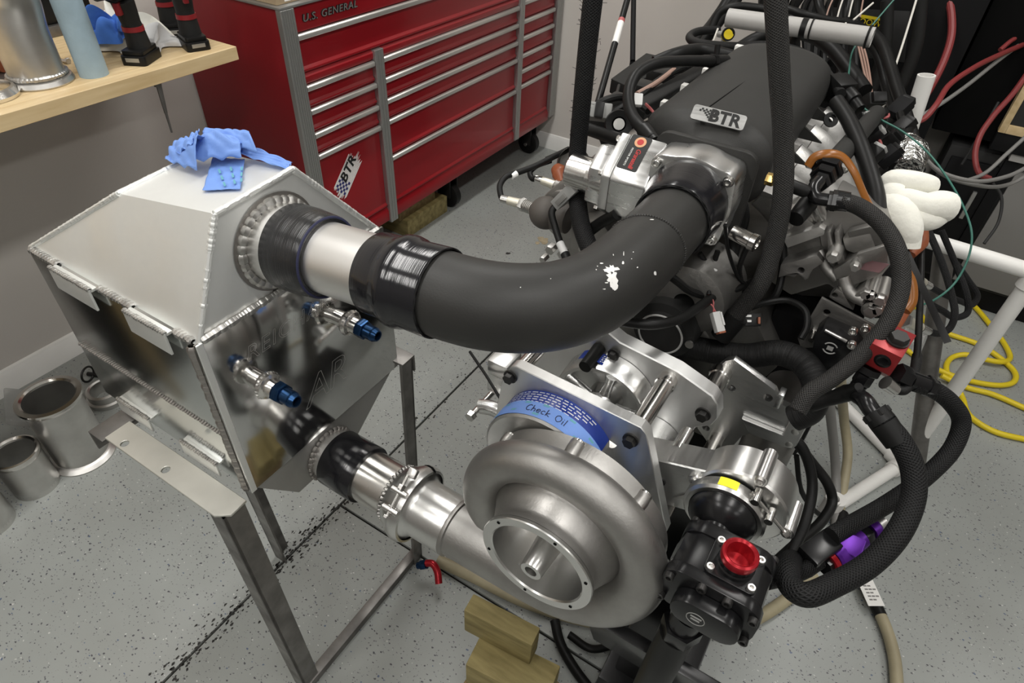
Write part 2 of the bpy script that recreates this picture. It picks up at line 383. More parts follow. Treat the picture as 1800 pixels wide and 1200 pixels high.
def floor_material():
    m = mat('flecked_epoxy_floor', (.33, .335, .325), .36, rvar=.08, vscale=5); nt = m.node_tree; N = nt.nodes; L = nt.links; b = N['Principled BSDF']
    tc = N.new('ShaderNodeNewGeometry'); pos = tc.outputs['Position']
    nz = N.new('ShaderNodeTexNoise'); nz.inputs['Scale'].default_value = 2.2; nz.inputs['Detail'].default_value = 6; L.new(pos, nz.inputs[0])
    mr = N.new('ShaderNodeMapRange'); mr.inputs[1].default_value = .35; mr.inputs[2].default_value = .7; L.new(nz.outputs[0], mr.inputs[0])
    mx = N.new('ShaderNodeMix'); mx.data_type = 'RGBA'; L.new(mr.outputs[0], mx.inputs[0]); mx.inputs[6].default_value = (.335, .352, .337, 1); mx.inputs[7].default_value = (.285, .295, .278, 1)
    last = mx.outputs[2]
    for scale, thr, cut, col, rot in ((96, .32, .84, (.075, .075, .085, 1), .3), (160, .34, .86, (.13, .13, .14, 1), 1.1), (75, .26, .965, (.10, .13, .2, 1), .7), (105, .26, .955, (.55, .55, .53, 1), 2.0)):
        wob = N.new('ShaderNodeTexNoise'); wob.inputs['Scale'].default_value = scale * .8; L.new(pos, wob.inputs[0])
        ad = N.new('ShaderNodeVectorMath'); ad.operation = 'MULTIPLY_ADD'; L.new(wob.outputs['Color'], ad.inputs[0]); ad.inputs[1].default_value = (.010, .010, 0); L.new(pos, ad.inputs[2])
        mp = N.new('ShaderNodeMapping'); mp.inputs['Rotation'].default_value = (0, 0, rot); mp.inputs['Scale'].default_value = (1, 1.5, 1); L.new(ad.outputs[0], mp.inputs[0])
        vo = N.new('ShaderNodeTexVoronoi'); vo.voronoi_dimensions = '2D'; vo.inputs['Scale'].default_value = scale; L.new(mp.outputs[0], vo.inputs[0])
        s2 = N.new('ShaderNodeSeparateColor'); L.new(vo.outputs['Color'], s2.inputs[0])
        size = mathn(nt, 'MULTIPLY', s2.outputs[1], thr)
        f = mathn(nt, 'MULTIPLY', mathn(nt, 'GREATER_THAN', s2.outputs[0], cut), mathn(nt, 'LESS_THAN', vo.outputs['Distance'], size))
        m2 = N.new('ShaderNodeMix'); m2.data_type = 'RGBA'; L.new(f, m2.inputs[0]); L.new(last, m2.inputs[6]); m2.inputs[7].default_value = col; last = m2.outputs[2]
    L.new(last, b.inputs['Base Color'])
    return m
M['floor'] = floor_material()
M['joint'] = mat('dark_joint_filler', (.035, .033, .03), .9, var=.3, vscale=30)
M['chip'] = mat('bare_concrete_patch', (.36, .30, .2), .8, var=.2, vscale=40)
M['probe'] = mat('pale_nickel_probe', (.60, .57, .48), .38, .55)
M['castb'] = mat('brown_grey_rubber', (.075, .066, .058), .6)
M['sheet_shaded'] = mat('shaded_tank_sheet', (.40, .395, .38), .5, .9, var=.1, vscale=8)  # tank aluminium darkened; the lower tank's shade is put into the colour
M['runner'] = mat('bead_blasted_runner', (.64, .63, .61), .5, .9, bump=.2, bscale=300, var=.08, vscale=9)
RND = random.Random(4)
# ------------------------------------------------------------------ the room
WX, BY, RX, FY = -2.30, 3.37, 2.7, -2.7
def st(name, mb, m, **k): return obj(name, mb, m, kind='structure', **k)
fl = st('floor', MB().bx((WX, FY, -.08), (RX, BY, -.012)), M['joint'])
g = .0035
for a, b in (((WX, FY), (-1.0 - g, BY)), ((-1.0 + g, FY), (RX, .72 - g)), ((-1.0 + g, .72 + g), (RX, BY))):
    obj('floor_slab', MB().bx((a[0], a[1], -.0119), (b[0], b[1], 0)), M['floor'], fl, bevel=.003)
st('wall_left', MB().bx((WX - .12, FY - .12, 0), (WX, BY + .12, CEIL)), M['wall_shade'])
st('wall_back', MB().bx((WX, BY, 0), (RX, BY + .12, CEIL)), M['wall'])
st('wall_right', MB().bx((RX, FY, 0), (RX + .12, BY, CEIL)), M['wallf'])
st('wall_front', MB().bx((WX, FY - .12, 0), (RX, FY, CEIL)), M['wallf'])
st('ceiling', MB().bx((WX - .12, FY - .12, CEIL), (RX + .12, BY + .12, CEIL + .1)), M['ceil'])
bp = [(0, 0), (.016, 0), (.016, .072), (.011, .080), (.009, .088), (0, .092)]
st('baseboard_left', MB().prism(bp, (WX, FY, 0), (1, 0, 0), (0, 0, 1), (0, BY - FY, 0)), M['trimw'])
st('baseboard_back', MB().prism(bp, (WX + .02, BY, 0), (0, -1, 0), (0, 0, 1), (RX - WX - .02, 0, 0)), M['trimw'])
for i, (x, y) in enumerate(LIGHTS):
    t = thing('ceiling_light', 'long white ceiling lamp overhead', 'lamp', (x, y, CEIL - .05), 'ceiling lamps above the shop')
    obj('housing', MB().bx((x - .13, y - .63, CEIL - .05), (x + .13, y + .63, CEIL)), M['trimw'], t)
    obj('diffuser', MB().bx((x - .11, y - .6, CEIL - .056), (x + .11, y + .6, CEIL - .0502)), M['emit'], t)

# concrete chips, stains on the floor
def blot(cx, cy, r, n, k, seed, z=.0012):
    q = random.Random(seed); mb = MB()
    for _ in range(k):
        a = q.uniform(0, 2 * pi); d = q.uniform(0, r * .8); rr = r * q.uniform(.25, .6)
        pts = [(cx + cos(a) * d + cos(t) * rr * q.uniform(.6, 1.1), cy + sin(a) * d + sin(t) * rr * q.uniform(.6, 1.1)) for t in [2 * pi * i / n for i in range(n)]]
        mb.prism(pts, (0, 0, .0002), (1, 0, 0), (0, 1, 0), (0, 0, z * q.uniform(.5, 1)))
    return mb
p = at(955, 424, 'z', 0); obj('bare_concrete_patch', blot(p.x, p.y, .044, 14, 6, 3), M['chip'], fl)
p = at(895, 445, 'z', 0); obj('oil_spot', blot(p.x, p.y, .018, 9, 3, 5), M['joint'], fl)
p = at(728, 738, 'z', 0); obj('oil_spot', blot(p.x, p.y, .016, 9, 4, 8), M['joint'], fl)
mb = MB(); q = random.Random(9)
for k in range(620):
    y = q.uniform(-.1, .95) if k % 6 else q.uniform(.0, 1.5); x = -1.0 + q.gauss(0, .018); r = q.uniform(.0012, .0038)
    mb.prism([(x + cos(t) * r * q.uniform(.5, 1.2), y + sin(t) * r * q.uniform(.7, 2)) for t in [2 * pi * i / 6 for i in range(6)]], (0, 0, .0003), (1, 0, 0), (0, 1, 0), (0, 0, .0006))
obj('joint_wear', mb, M['joint'], fl, kind='stuff')

# ------------------------------------------------------------------ red tool chest
FX = -1.742
t = thing('tool_chest', 'long red rolling tool chest with silver drawer pulls against the left wall', 'tool chest', (-2.02, 2.4, 0))
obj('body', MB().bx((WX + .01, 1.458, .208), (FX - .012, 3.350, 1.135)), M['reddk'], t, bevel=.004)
obj('top_edge', MB().bx((WX + .005, 1.452, 1.135), (FX + .008, 3.356, 1.143)), M['trimal'], t, bevel=.002)
def trim(y0, y1, z0, z1, d=.010, grooves=0):
    mb = MB(); n = max(1, grooves); w = (y1 - y0) / n
    mb.bx((FX - .014, y0, z0), (FX + d - .002, y1, z1))
    for k in range(n): mb.bx((FX + d - .003, y0 + w * k + .001, z0), (FX + d, y0 + w * (k + 1) - .001, z1))
    return mb
for nm, y0, y1, z0, z1, gr in (('corner_trim', 1.453, 1.509, .20, 1.134, 6), ('divider_trim', 1.858, 1.905, .196, .926, 3), ('divider_trim', 2.907, 2.950, .212, 1.134, 3), ('corner_trim', 3.290, 3.352, .222, 1.134, 5)):
    obj(nm, trim(y0, y1, z0, z1, .010, gr), M['trimal'], t, bevel=.0008, seg=1)
obj('header_panel', MB().bx((FX - .013, 1.509, 1.058), (FX - .002, 2.907, 1.134)), M['red'], t, bevel=.003)
obj('lower_rail', MB().prism([(0, 0), (.012, 0), (.012, .045), (.002, .064), (0, .064)], (FX - .013, 1.509, .205), (1, 0, 0), (0, 0, 1), (0, 1.785, 0)), M['red'], t, bevel=.003)
obj('middle_rail', MB().prism([(0, 0), (.009, 0), (.011, .010), (.011, .022), (.002, .032), (0, .032)], (FX - .013, 1.509, .894), (1, 0, 0), (0, 0, 1), (0, 1.398, 0)), M['red'], t, bevel=.002)
def drawer(y0, y1, ztop, zbot):
    pr = [(0, zbot), (.006, zbot), (.010, zbot + .004), (.010, zbot + .010), (.002, zbot + .019), (.002, ztop - .002), (0, ztop - .002)]
    d = obj('drawer', MB().prism([(a, b) for a, b in pr], (FX - .013, y0, 0), (1, 0, 0), (0, 0, 1), (0, y1 - y0, 0)), M['red'], t, bevel=.0015)
    hp = [(0, ztop - .020), (.013, ztop - .020), (.017, ztop - .016), (.017, ztop - .004), (.013, ztop), (0, ztop)]
    obj('drawer_pull', MB().prism(hp, (FX - .009, y0 + .001, 0), (1, 0, 0), (0, 0, 1), (0, y1 - y0 - .002, 0)), M['pull'], d, bevel=.001, seg=1)
    return d
drawer(1.509, 2.907, 1.054, .930)
for zs, y0, y1 in (((.889, .808, .722, .640), 1.511, 1.856), ((.891, .812, .730, .646, .489), 1.907, 2.905), ((1.072, .986, .906, .819, .740, .655, .577, .498), 2.952, 3.274)):
    zs = list(zs) + [None]
    for a, b in zip(zs[:-1], zs[1:]): drawer(y0, y1, a, b + .006 if b else .272)
for zz in (.06,): pass
um = flatmap((FX - .0015, 1.67, 1.0945), (0, 1, 0), (0, 0, 1))
obj('nameplate', text_mb('U.S. GENERAL', .036, lambda x, y, z: um(x * 1.02, y * .85, z), .0045, .22, 1.15, bold=.03), M['bolt'], t)
obj('nameplate_face', text_mb('U.S. GENERAL', .036, lambda x, y, z: um(x * 1.02, y * .85, z + .0046), .0006, .22, 1.15), M['trimal'], t)
# sticker on the lower drawer
sm = flatmap((FX - .0105, 1.655, .500), (0, .70, .715), (0, -.715, .70))
q = random.Random(12); mb = MB()
for k in range(15):
    v0 = -.042 + k * .0058; L = .088 - abs(k - 6) * .002
    mb.prism([(-L + q.uniform(-.012, .012), v0), (L + q.uniform(-.02, .02), v0 + .0006), (L + q.uniform(-.02, .006), v0 + .0042), (-L + q.uniform(-.012, .012), v0 + .0046)], sm(0, 0, 0), (0, .70, .715), (0, -.715, .70), (.0006, 0, 0))
obj('sticker', mb, M['white'], t)
obj('sticker_lettering', text_mb('BTR', .058, flatmap((FX - .0096, 1.660, .523), (0, .70, .715), (0, -.715, .70)), .0003, .2, 1.05, bold=.03), M['black'], t)
mb = MB()
for i in range(5):
    for j in range(6):
        if (i + j) % 2 == 0: a, b = -.075 + i * .011, -.030 + j * .011; mb.prism([(a, b), (a + .011, b), (a + .011, b + .011), (a, b + .011)], sm(0, 0, .0008), (0, .70, .715), (0, -.715, .70), (.0004, 0, 0))
obj('sticker_checker', mb, M['navy'], t)
for y in (1.60, 2.42, 3.235):
    for x in (-1.83, -2.2):
        c = obj('caster_fork', MB().bx((x - .045, y - .035, .195), (x + .045, y + .035, .207)).bx((x - .03, y - .034, .06), (x + .03, y - .028, .197)).bx((x - .03, y + .028, .06), (x + .03, y + .034, .197)), M['bolt'], t, bevel=.002)
        obj('wheel', MB().lathe((x, y - .024, .064), (0, 1, 0), [(0, 0), (0, .05), (.006, .063), (.042, .063), (.048, .05), (.048, 0)], 24), M['rub2'], c)
        obj('axle_bolt', MB().hexn((x, y + .034, .064), (0, 1, 0), .012, .01).hexn((x, y - .034, .064), (0, -1, 0), .012, .01), M['chrome'], c)
obj('wood_block', MB().bx((-2.0, 2.04, 0), (-1.80, 2.36, .09)), M['pine'], label='rough timber block on the floor under the red tool chest', cat='wood block', bevel=.004)
obj('wood_block', MB().bx((-2.02, 2.02, .0905), (-1.83, 2.30, .205)), M['pine2'], label='upper dark timber block wedged beneath the red tool chest', cat='wood block', bevel=.004)
cb = obj('cardboard_box', MB().bx((-2.12, 1.468, 1.1435), (-1.760, 1.86, 1.40)), M['cardb'], label='brown cardboard box with white label standing on the red tool chest', cat='box', bevel=.003)
obj('paper_label', MB().bx((-1.7598, 1.50, 1.150), (-1.7592, 1.56, 1.30)), M['paper'], cb)

# ------------------------------------------------------------------ workbench and what stands on it
BZ = 1.087
t = thing('workbench', 'pale butcher block bench fixed along the left wall', 'workbench', (-2.0, 0, 0))
q = random.Random(5); x = WX + .003; k = 0
while x < -1.70:
    w = min(.043, -1.695 - x)
    if w < .02: break
    obj('plank', MB().bx((x, -1.6, BZ - .036), (x + w - .0003, 1.24, BZ)), M['butch'], t, bevel=.0008, seg=1); x += w; k += 1
for y in (-1.45, -.2):
    obj('leg', MB().bx((-1.79, y - .045, 0), (-1.70, y + .045, BZ - .037)), M['pine2'], t, bevel=.003)
obj('wall_cleat', MB().bx((WX + .003, -1.5, BZ - .12), (WX + .04, 1.2, BZ - .037)), M['pine2'], t, bevel=.003)
p = at(275, 143, 'z', BZ - .037)
obj('tapered_punch', MB().cyl((p.x, p.y, p.z), (p.x, p.y, p.z - .012), .010, .010, 12).cyl((p.x + .001, p.y + .002, p.z - .012), (p.x + .002, p.y - .003, p.z - .085), .0075, .0045, 10).cyl((p.x + .002, p.y - .003, p.z - .085), (p.x + .002, p.y - .004, p.z - .14), .0038, .0028, 8), M['rawsteel'], label='dark tapered punch hanging point down under the bench edge', cat='tool')
t = thing('unseen_dark_bin', 'added unseen dark bin under the bench, reflected in the intercooler side', 'bin', (-2.08, -.35, 0))  # out-of-view box added to darken the reflection in the intercooler side
obj('tub', MB().bx((-2.27, -.85, 0), (-1.90, .06, .48)), M['grill'], t, bevel=.02)
obj('lid', MB().bx((-2.28, -.87, .481), (-1.88, .08, .52)), M['plast'], t, bevel=.01)
# tall steel elbow
p = at(72, 143, 'z', BZ)
t = thing('steel_elbow', 'tall grey steel pipe elbow with welded flange standing on bench', 'pipe', p)
obj('flange', MB().lathe(p, (0, 0, 1), [(0, .060), (0, .074), (.004, .076), (.014, .072), (.016, .064), (.012, .060), (0, .060)], 40), M['steel'], t)
obj('weld_bead', MB().beads([p + V(cos(a) * .062, sin(a) * .062, .021) for a in [2 * pi * k / 40 for k in range(41)]], .0062, .006, RND, sq=1.0), M['weld'], t)
path = [p + V(0, 0, .015), p + V(0, 0, .12), p + V(.005, .005, .2), p + V(.03, -.05, .29), p + V(.08, -.14, .33)]
obj('tube', MB().tube(path, .061, 32, 6), M['steel'], t)
# blue paper roll
p = at(166, 131, 'z', BZ)
t = thing('paper_roll', 'slim blue shop towel roll standing on the bench', 'paper roll', p)
obj('roll', MB().lathe(p, (0, 0, 1), [(0, .012), (0, .034), (.28, .034), (.28, .012), (0, .012)], 40), M['bluepaper'], t)
obj('core', MB().pipe(p + V(0, 0, .001), p + V(0, 0, .279), .012, .0015, 20), M['cardb'], t)
# cordless tools
def drill(p, ang, label, full):
    c, s = cos(ang), sin(ang); ax = (V(c, s, 0), V(-s, c, 0), V(0, 0, 1)); U, N_, Z = ax
    t = thing('cordless_tool', label, 'power tool', p, 'black cordless tools on the bench')
    b = MB().prism(rrect(-.046, -.033, .050, .033, .010), p, U, N_, Z * .024)
    b.prism(rrect(-.040, -.029, .044, .029, .008), p + Z * .024, U, N_, Z * .012)
    bt = obj('battery', b, M['plast'], t, bevel=.002)
    obj('battery_label', MB().box(p + U * .0503 + Z * .015, (.0008, .036, .010), ax), M['trimal'], bt)
    g0 = p + Z * .036 - U * .004
    obj('handle', MB().tube([g0, g0 + Z * .06 + U * .004, g0 + Z * .115 + U * .012], [.030, .024, .029], 16, 6), M['plastm'], t)
    obj('red_band', MB().tube([g0 + Z * .040 + U * .003, g0 + Z * .052 + U * .003], [.0275, .027], 16, 1), M['toolred'], t)
    obj('motor_housing', MB().cyl(g0 + Z * .145 - U * .06, g0 + Z * .145 + U * .055, .031, .029, 20).cyl(g0 + Z * .145 + U * .055, g0 + Z * .145 + U * .075, .024, .018, 20), M['plast'], t)
    obj('chuck', MB().cyl(g0 + Z * .145 + U * .075, g0 + Z * .145 + U * .115, .017, .012, 16), M['bolt'], t)
    obj('trigger', MB().box(g0 + Z * .10 + U * .042, (.016, .014, .03), ax), M['toolred'], t, bevel=.003)
p = at(252, 106, 'z', BZ); drill(p, -1.05, 'black cordless tool with red band standing beside the blue roll', 1)
p = at(342, 82, 'z', BZ); drill(p, -.35, 'black cordless tool with wide battery near the bench end', 1)
p = at(306, 58, 'z', BZ); drill(p, -.6, 'rear black cordless tool half hidden behind the wide battery', 1)
# rags
def rag(c, sx, sy, h, seed, m, name, label, cat='rag'):
    q = random.Random(seed); ph = [q.uniform(0, 6) for _ in range(8)]
    def f(u, v):
        x, y = (u - .5) * 2, (v - .5) * 2; e = max(0, 1 - (x * x * x * x + y * y * y * y) ** .5)
        z = h * e ** .6 * (.6 + .22 * sin(5 * x + ph[0] + 2 * sin(3 * y + ph[1])) + .22 * sin(6 * y + ph[2] + 2 * x)) + .004
        return c + V(sx * x + .02 * sin(4 * y + ph[3]), sy * y + .02 * sin(5 * x + ph[4]), z)
    mb = MB().grid(f, 36, 36); g2 = [v for v in mb.bm.verts]
    return obj(name, mb, m, label=label, cat=cat, smooth=80)
p = at(205, 78, 'z', BZ); rag(p + V(0, .03, 0), .10, .09, .11, 3, M['cloth'], 'shop_rag', 'crumpled white rag heaped behind the blue roll')
p = at(196, 92, 'z', BZ); rag(p + V(0, .01, .035), .06, .05, .085, 6, M['clothb'], 'blue_rag', 'bright blue cloth lying on the white rag heap')
p = at(272, 84, 'z', BZ); rag(p + V(-.01, .02, 0), .055, .06, .05, 8, M['clothg'], 'grey_rag', 'grey white rag bunched behind the cordless tool')
# red tub, black case, orange tool, ring, bolt
p = at(95, 55, 'z', BZ)
t = thing('sander', 'black machine with rusty red drum behind the steel elbow', 'machine', p)
obj('base', MB().bx(p + V(-.11, -.07, 0), p + V(.06, .12, .03)), M['rawsteel'], t, bevel=.004)
obj('case', MB().bx(p + V(-.1, -.06, .03), p + V(.05, .11, .12)), M['plast'], t, bevel=.012)
obj('drum', MB().lathe(p + V(-.02, .02, .12), (0.1, -.1, 1), [(0, 0), (0, .08), (.02, .095), (.13, .10), (.13, 0)], 32), M['orangeb'], t)
p = at(14, 132, 'z', BZ)
t = thing('orange_tool', 'orange handled tool lying at the bench beside the steel elbow', 'tool', p)
obj('grip', MB().tube([p + V(-.12, -.06, .02), p + V(-.06, -.02, .028), p + V(.0, .0, .024)], [.018, .024, .017], 14), M['orangeb'], t)
obj('blade', MB().bx(p + V(-.1, -.06, .0), p + V(.03, .02, .006)), M['rawsteel'], t, bevel=.002)
p = at(0, 168, 'z', BZ)
obj('clamp_ring', MB().lathe(p + V(-.012, -.02, .001), (0, 0, 1), [(0, .052), (0, .066), (.008, .068), (.020, .060), (.022, .054), (.016, .052), (0, .052)], 40), M['shine'], label='bright machined flange ring lying flat at the bench front', cat='ring')
p = at(113, 111, 'z', BZ)
t = thing('small_bolt', 'small steel bolt lying on the bench by the elbow', 'bolt', p)
obj('shank', MB().cyl(p + V(-.014, 0, .005), p + V(.012, .004, .005), .0045, seg=10), M['steel'], t)
obj('head', MB().hexn(p + V(.012, .004, .008), (1, .1, 0), .008, .006), M['steel'], t)

# ------------------------------------------------------------------ weld-on tubes on the floor beside the wall
def vtube(x, y, r, h, label, lip=.012, foot=.018):
    t = thing('flanged_tube', label, 'pipe', (x, y, 0), 'short steel tubes standing along the wall')
    obj('tube', MB().pipe((x, y, .012), (x, y, h), r, .003, 40), M['steel'], t)
    obj('rim', MB().lathe((x, y, h - .004), (0, 0, 1), [(0, r - .006), (-.014, r), (-.010, r + lip * .6), (0, r + lip), (.007, r + lip * .9), (.009, r - .002), (.004, r - .008), (0, r - .006)], 48), M['shine'], t)
    obj('foot_flange', MB().lathe((x, y, 0), (0, 0, 1), [(0, r - .006), (0, r + foot), (.005, r + foot), (.012, r + foot * .5), (.018, r), (.018, r - .006), (0, r - .006)], 48), M['steel'], t)
vtube(-1.825, .41, .078, .262, 'tallest flanged steel tube standing near the white baseboard')
vtube(-1.825, .262, .062, .155, 'shorter wide steel tube beside the tall flanged tube', .004, .0)
vtube(-1.80, .115, .062, .15, 'steel tube cut by the picture edge beside the shorter tube', .004, .0)
p = at(60, 770, 'z', 0)
obj('plastic_sheet', MB().prism(rrect(-.09, 0, .09, .13, .01), p + V(-.05, .02, .002), (.9, .44, 0), (-.25, .45, .85), (.001, .001, 0)), M['film'], label='clear plastic sheet leaning behind the two steel tubes', cat='sheet')
p = at(160, 668, 'z', 0)
t = thing('hose_clamp', 'black clamp hardware on the floor behind the tall tube', 'clamp', p)
obj('band', MB().torus(p + V(0, 0, .03), (1, .4, 0), .028, .004, 24, 6), M['bolt'], t)
obj('bolt_body', MB().cyl(p + V(-.03, .01, .008), p + V(.06, .05, .008), .008, seg=10).hexn(p + V(.06, .05, .008), (.9, .4, 0), .013, .012), M['bolt'], t)
p = at(192, 700, 'z', 0)
obj('bearing_ring', MB().lathe(p, (0, 0, 1), [(0, .045), (0, .062), (.02, .066), (.024, .058), (.05, .058), (.054, .05), (.05, .045), (0, .045)], 36), M['steel'], label='steel ring stack on the floor behind the intercooler stand', cat='ring')
# ------------------------------------------------------------------ intercooler stand
def onplane(px, py, p0, n):
    d = ray(px, py); n = Vector(n); return CAM + d * ((Vector(p0) - CAM).dot(n) / d.dot(n))
SZ = .757
t = thing('intercooler_stand', 'raw steel angle iron stand holding up the aluminium intercooler', 'stand', (-.85, .5, 0))
h1, h2 = at(219, 779, 'z', SZ), at(291, 825, 'z', SZ)
o = V(-1.006, .266, SZ - .005)
mb = MB().prism([(0, 0), (.300, 0), (.322, .016), (.320, .05), (0, .05)], o, (1, 0, 0), (0, 1, 0), (0, 0, .005), holes=[circ(h1.x - o.x, h1.y - o.y, .0075, 12)[::-1], circ(h2.x - o.x, h2.y - o.y, .0075, 12)[::-1]])
obj('front_rail', mb, M['zinc'], t, bevel=.0008, seg=1)
obj('rail_web', MB().bx((-1.006, .311, SZ - .05), (-.70, .316, SZ - .0052)), M['rawsteel'], t, bevel=.001)
mb = MB().bx((-1.052, .26, SZ - .012), (-1.008, .73, SZ - .007)).bx((-1.052, .26, SZ - .055), (-1.047, .73, SZ - .0122))
obj('side_rail', mb, M['rawsteel'], t, bevel=.001)
mb = MB().bx((-1.05, .722, SZ - .006), (-.682, .762, SZ)).bx((-1.05, .757, SZ - .045), (-.682, .762, SZ - .0062))
obj('back_rail', mb, M['rawsteel'], t, bevel=.001)
def angle_leg(a, b, w, sx, sy):
    a = Vector(a); b = Vector(b); mb = MB(); tk = .005
    for c in ((lambda p: [p, p + V(sx * w, 0, 0), p + V(sx * w, sy * tk, 0), p + V(0, sy * tk, 0)]), (lambda p: [p, p + V(0, sy * w, 0), p + V(sx * tk, sy * w, 0), p + V(sx * tk, 0, 0)])):
        A, B = mb.verts(c(a)), mb.verts(c(b))
        for i in range(4): mb.face([A[i], A[(i + 1) % 4], B[(i + 1) % 4], B[i]])
        mb.face(A); mb.face(B)
    bmesh.ops.recalc_face_normals(mb.bm, faces=mb.bm.faces[:]); return mb
obj('leg', angle_leg((-.692, .272, SZ - .006), (-.690, .282, .0), .042, -1, 1), M['rawsteel'], t)
obj('leg', angle_leg((-.684, .756, SZ - .006), (-.682, .722, .0), .034, -1, -1), M['rawsteel'], t)
obj('leg', angle_leg((-1.045, .47, SZ - .012), (-1.03, .492, .0), .042, 1, 1), M['rawsteel'], t)
obj('floor_bar', MB().bx((-.712, .286, 0), (-.686, .716, .026)), M['rawsteel'], t, bevel=.002)

# ------------------------------------------------------------------ intercooler
X0, X1, Y0, Y1, Z0, Z1 = -1.108, -.694, .334, .712, SZ + .001, 1.090
t = thing('intercooler', 'welded aluminium box intercooler with polished end plate on a steel stand', 'intercooler', (-.9, .52, SZ))
obj('core', MB().bx((X0, Y0, Z0), (X1, Y1, Z1)), M['satin'], t, bevel=.003)
ep = obj('end_plate', MB().bx((X1, Y0 - .004, Z0), (X1 + .005, Y1 + .004, Z1 + .002)), M['polish'], t, bevel=.001, label='mirror polished end plate with engraved lettering')
A0, B0 = V(X0, Y0 + .006, Z1), V(X1, Y0 + .006, Z1)
Cc, Ee, Gg = V(X1, .418, 1.254), V(X1, .552, 1.264), V(X1, Y1 - .006, Z1)
Hh = V(X0, Y1 - .006, Z1); Dd = onplane(208, 340, A0, (B0 - A0).cross(Cc - A0)); Ff = onplane(366, 262, Cc, (Ee - Cc).cross(Dd - Cc))
mb = MB(); v = mb.verts([A0, B0, Cc, Dd, Ee, Ff, Gg, Hh])
for q in ((0, 1, 2, 3), (3, 2, 4, 5), (5, 4, 6, 7), (1, 6, 4, 2), (0, 3, 5, 7), (0, 7, 6, 1)): mb.face([v[i] for i in q])
bmesh.ops.recalc_face_normals(mb.bm, faces=mb.bm.faces[:])
obj('upper_tank', mb, M['sheet'], t, bevel=0, smooth=10)
mb = MB(); K = [V(x, y, z) for x, zz in ((X0, .70), (X1, .652)) for y, z in ((Y0 + .006, Z0), (.418, zz), (.57, zz), (Y1 - .004, Z0))]
v = mb.verts(K)
for q in ((0, 1, 2, 3), (4, 5, 6, 7), (0, 1, 5, 4), (1, 2, 6, 5), (2, 3, 7, 6), (0, 3, 7, 4)): mb.face([v[i] for i in q])
bmesh.ops.recalc_face_normals(mb.bm, faces=mb.bm.faces[:])
obj('lower_tank', mb, M['sheet_shaded'], t, bevel=.003)
# weld beads
wb = MB(); n_ = V(.001, -.001, .002)
for a, b, r in ((B0, Cc, .0055), (Cc, Ee, .0055), (Ee, Gg, .0055), (A0, Dd, .005), (Dd, Ff, .005)): wb.tube([a, (a + b) / 2, b], r * .85, 10, 3).beads([a + (b - a) * .01, b - (b - a) * .01], r * .86, .0036, RND, sq=.9)
obj('weld_bead', wb, M['sheet'], t, kind='stuff')
wb = MB().beads([V(X1 + .003, Y0 + .01, Z1 + .003), V(X1 + .003, Y1 - .01, Z1 + .003)], .0068, .0055, RND, sq=.8)
obj('weld_bead', wb, M['weld'], t, kind='stuff')
wb = MB().beads([V(X1 - .009, Y0 - .001, Z1 - .01), V(X1 - .009, Y0 - .001, Z0 + .005)], .0082, .0055, RND, sq=.9)
obj('weld_bead', wb, M['haz'], t, kind='stuff')
xs = [at(p[0], p[1], 'y', Y0 - .012).x for p in ((76, 455), (146, 493), (203, 520), (277, 562))]
wb = MB()
for a, b in ((X0 + .004, xs[0]), (xs[1], xs[2]), (xs[3], X1 - .01)): wb.beads([V(a, Y0 + .003, Z1 - .001), V(b, Y0 + .003, Z1 - .001)], .0065, .0065, RND)
obj('weld_bead', wb, M['weld'], t, kind='stuff')
def tab(xa, xb, z0, z1, out):
    mb = MB().bx((xa, Y0 - out, z0), (xb, Y0 - out + .004, z1)).bx((xa, Y0 - out + .0041, z1 - .006), (xb, Y0 + .001, z1 - .001))
    tb = obj('mounting_tab', mb, M['sheet'], t, bevel=.0015)
    w = MB().beads([V(xa, Y0 - out + .003, z1), V(xb, Y0 - out + .003, z1)], .0042, .005, RND); obj('weld_bead', w, M['weld'], tb, kind='stuff')
tab(xs[0], xs[1], Z1 - .036, Z1 + .003, .013); tab(xs[2], xs[3], Z1 - .036, Z1 + .003, .013)
xb = [at(p[0], p[1], 'y', Y0 - .012).x for p in ((216, 726), (275, 770), (322, 792), (386, 836))]
tab(xb[0], xb[1], Z0 + .002, Z0 + .034, .012); tab(xb[2], xb[3], Z0 + .002, Z0 + .034, .012)
sa, sb = at(140, 606, 'y', Y0), at(372, 747, 'y', Y0)
zs = (sa.z + sb.z) / 2
obj('side_seam', MB().beads([V(X0 + .004, Y0 - .0005, zs), V(X1 - .012, Y0 - .0005, zs)], .0035, .006, RND), M['haz'], t, kind='stuff')
obj('plate_lip', MB().bx((X1 + .0051, Y0 - .004, Z0), (X1 + .0066, Y0 + .007, Z1 + .002)), M['sheet'], ep, bevel=.0006, seg=1)
# outlets with weld rings
UY, UZ, LY, LZ = .500, 1.170, .505, .684
oc = V(X1, UY, UZ); AXU0 = V(1, .035, .085).normalized()
u_ = obj('outlet_stub', MB().pipe(oc - AXU0 * .01, oc + AXU0 * .05, .0585, .003, 48), M['silver'], t)
obj('weld_bead', MB().beads([oc + V(.003, cos(a) * .0640, sin(a) * .0640) for a in [2 * pi * k / 30 for k in range(31)]], .0078, .0068, RND, sq=1.0), M['weld'], u_, kind='stuff')
obj('heat_tint', MB().lathe(oc + V(.0006, 0, 0), (1, 0, 0), [(0, .058), (.0008, .0755), (.0016, .058)], 48), M['haz'], u_)
lc = V(X1, LY, LZ)
l_ = obj('inlet_stub', MB().pipe(lc + V(-.01, 0, 0), lc + V(.045, 0, 0), .0505, .003, 48), M['silver'], t)
obj('weld_bead', MB().beads([lc + V(.003, cos(a) * .054, sin(a) * .054) for a in [2 * pi * k / 30 for k in range(31)]], .005, .0060, RND, sq=1.0), M['haz'], l_, kind='stuff')
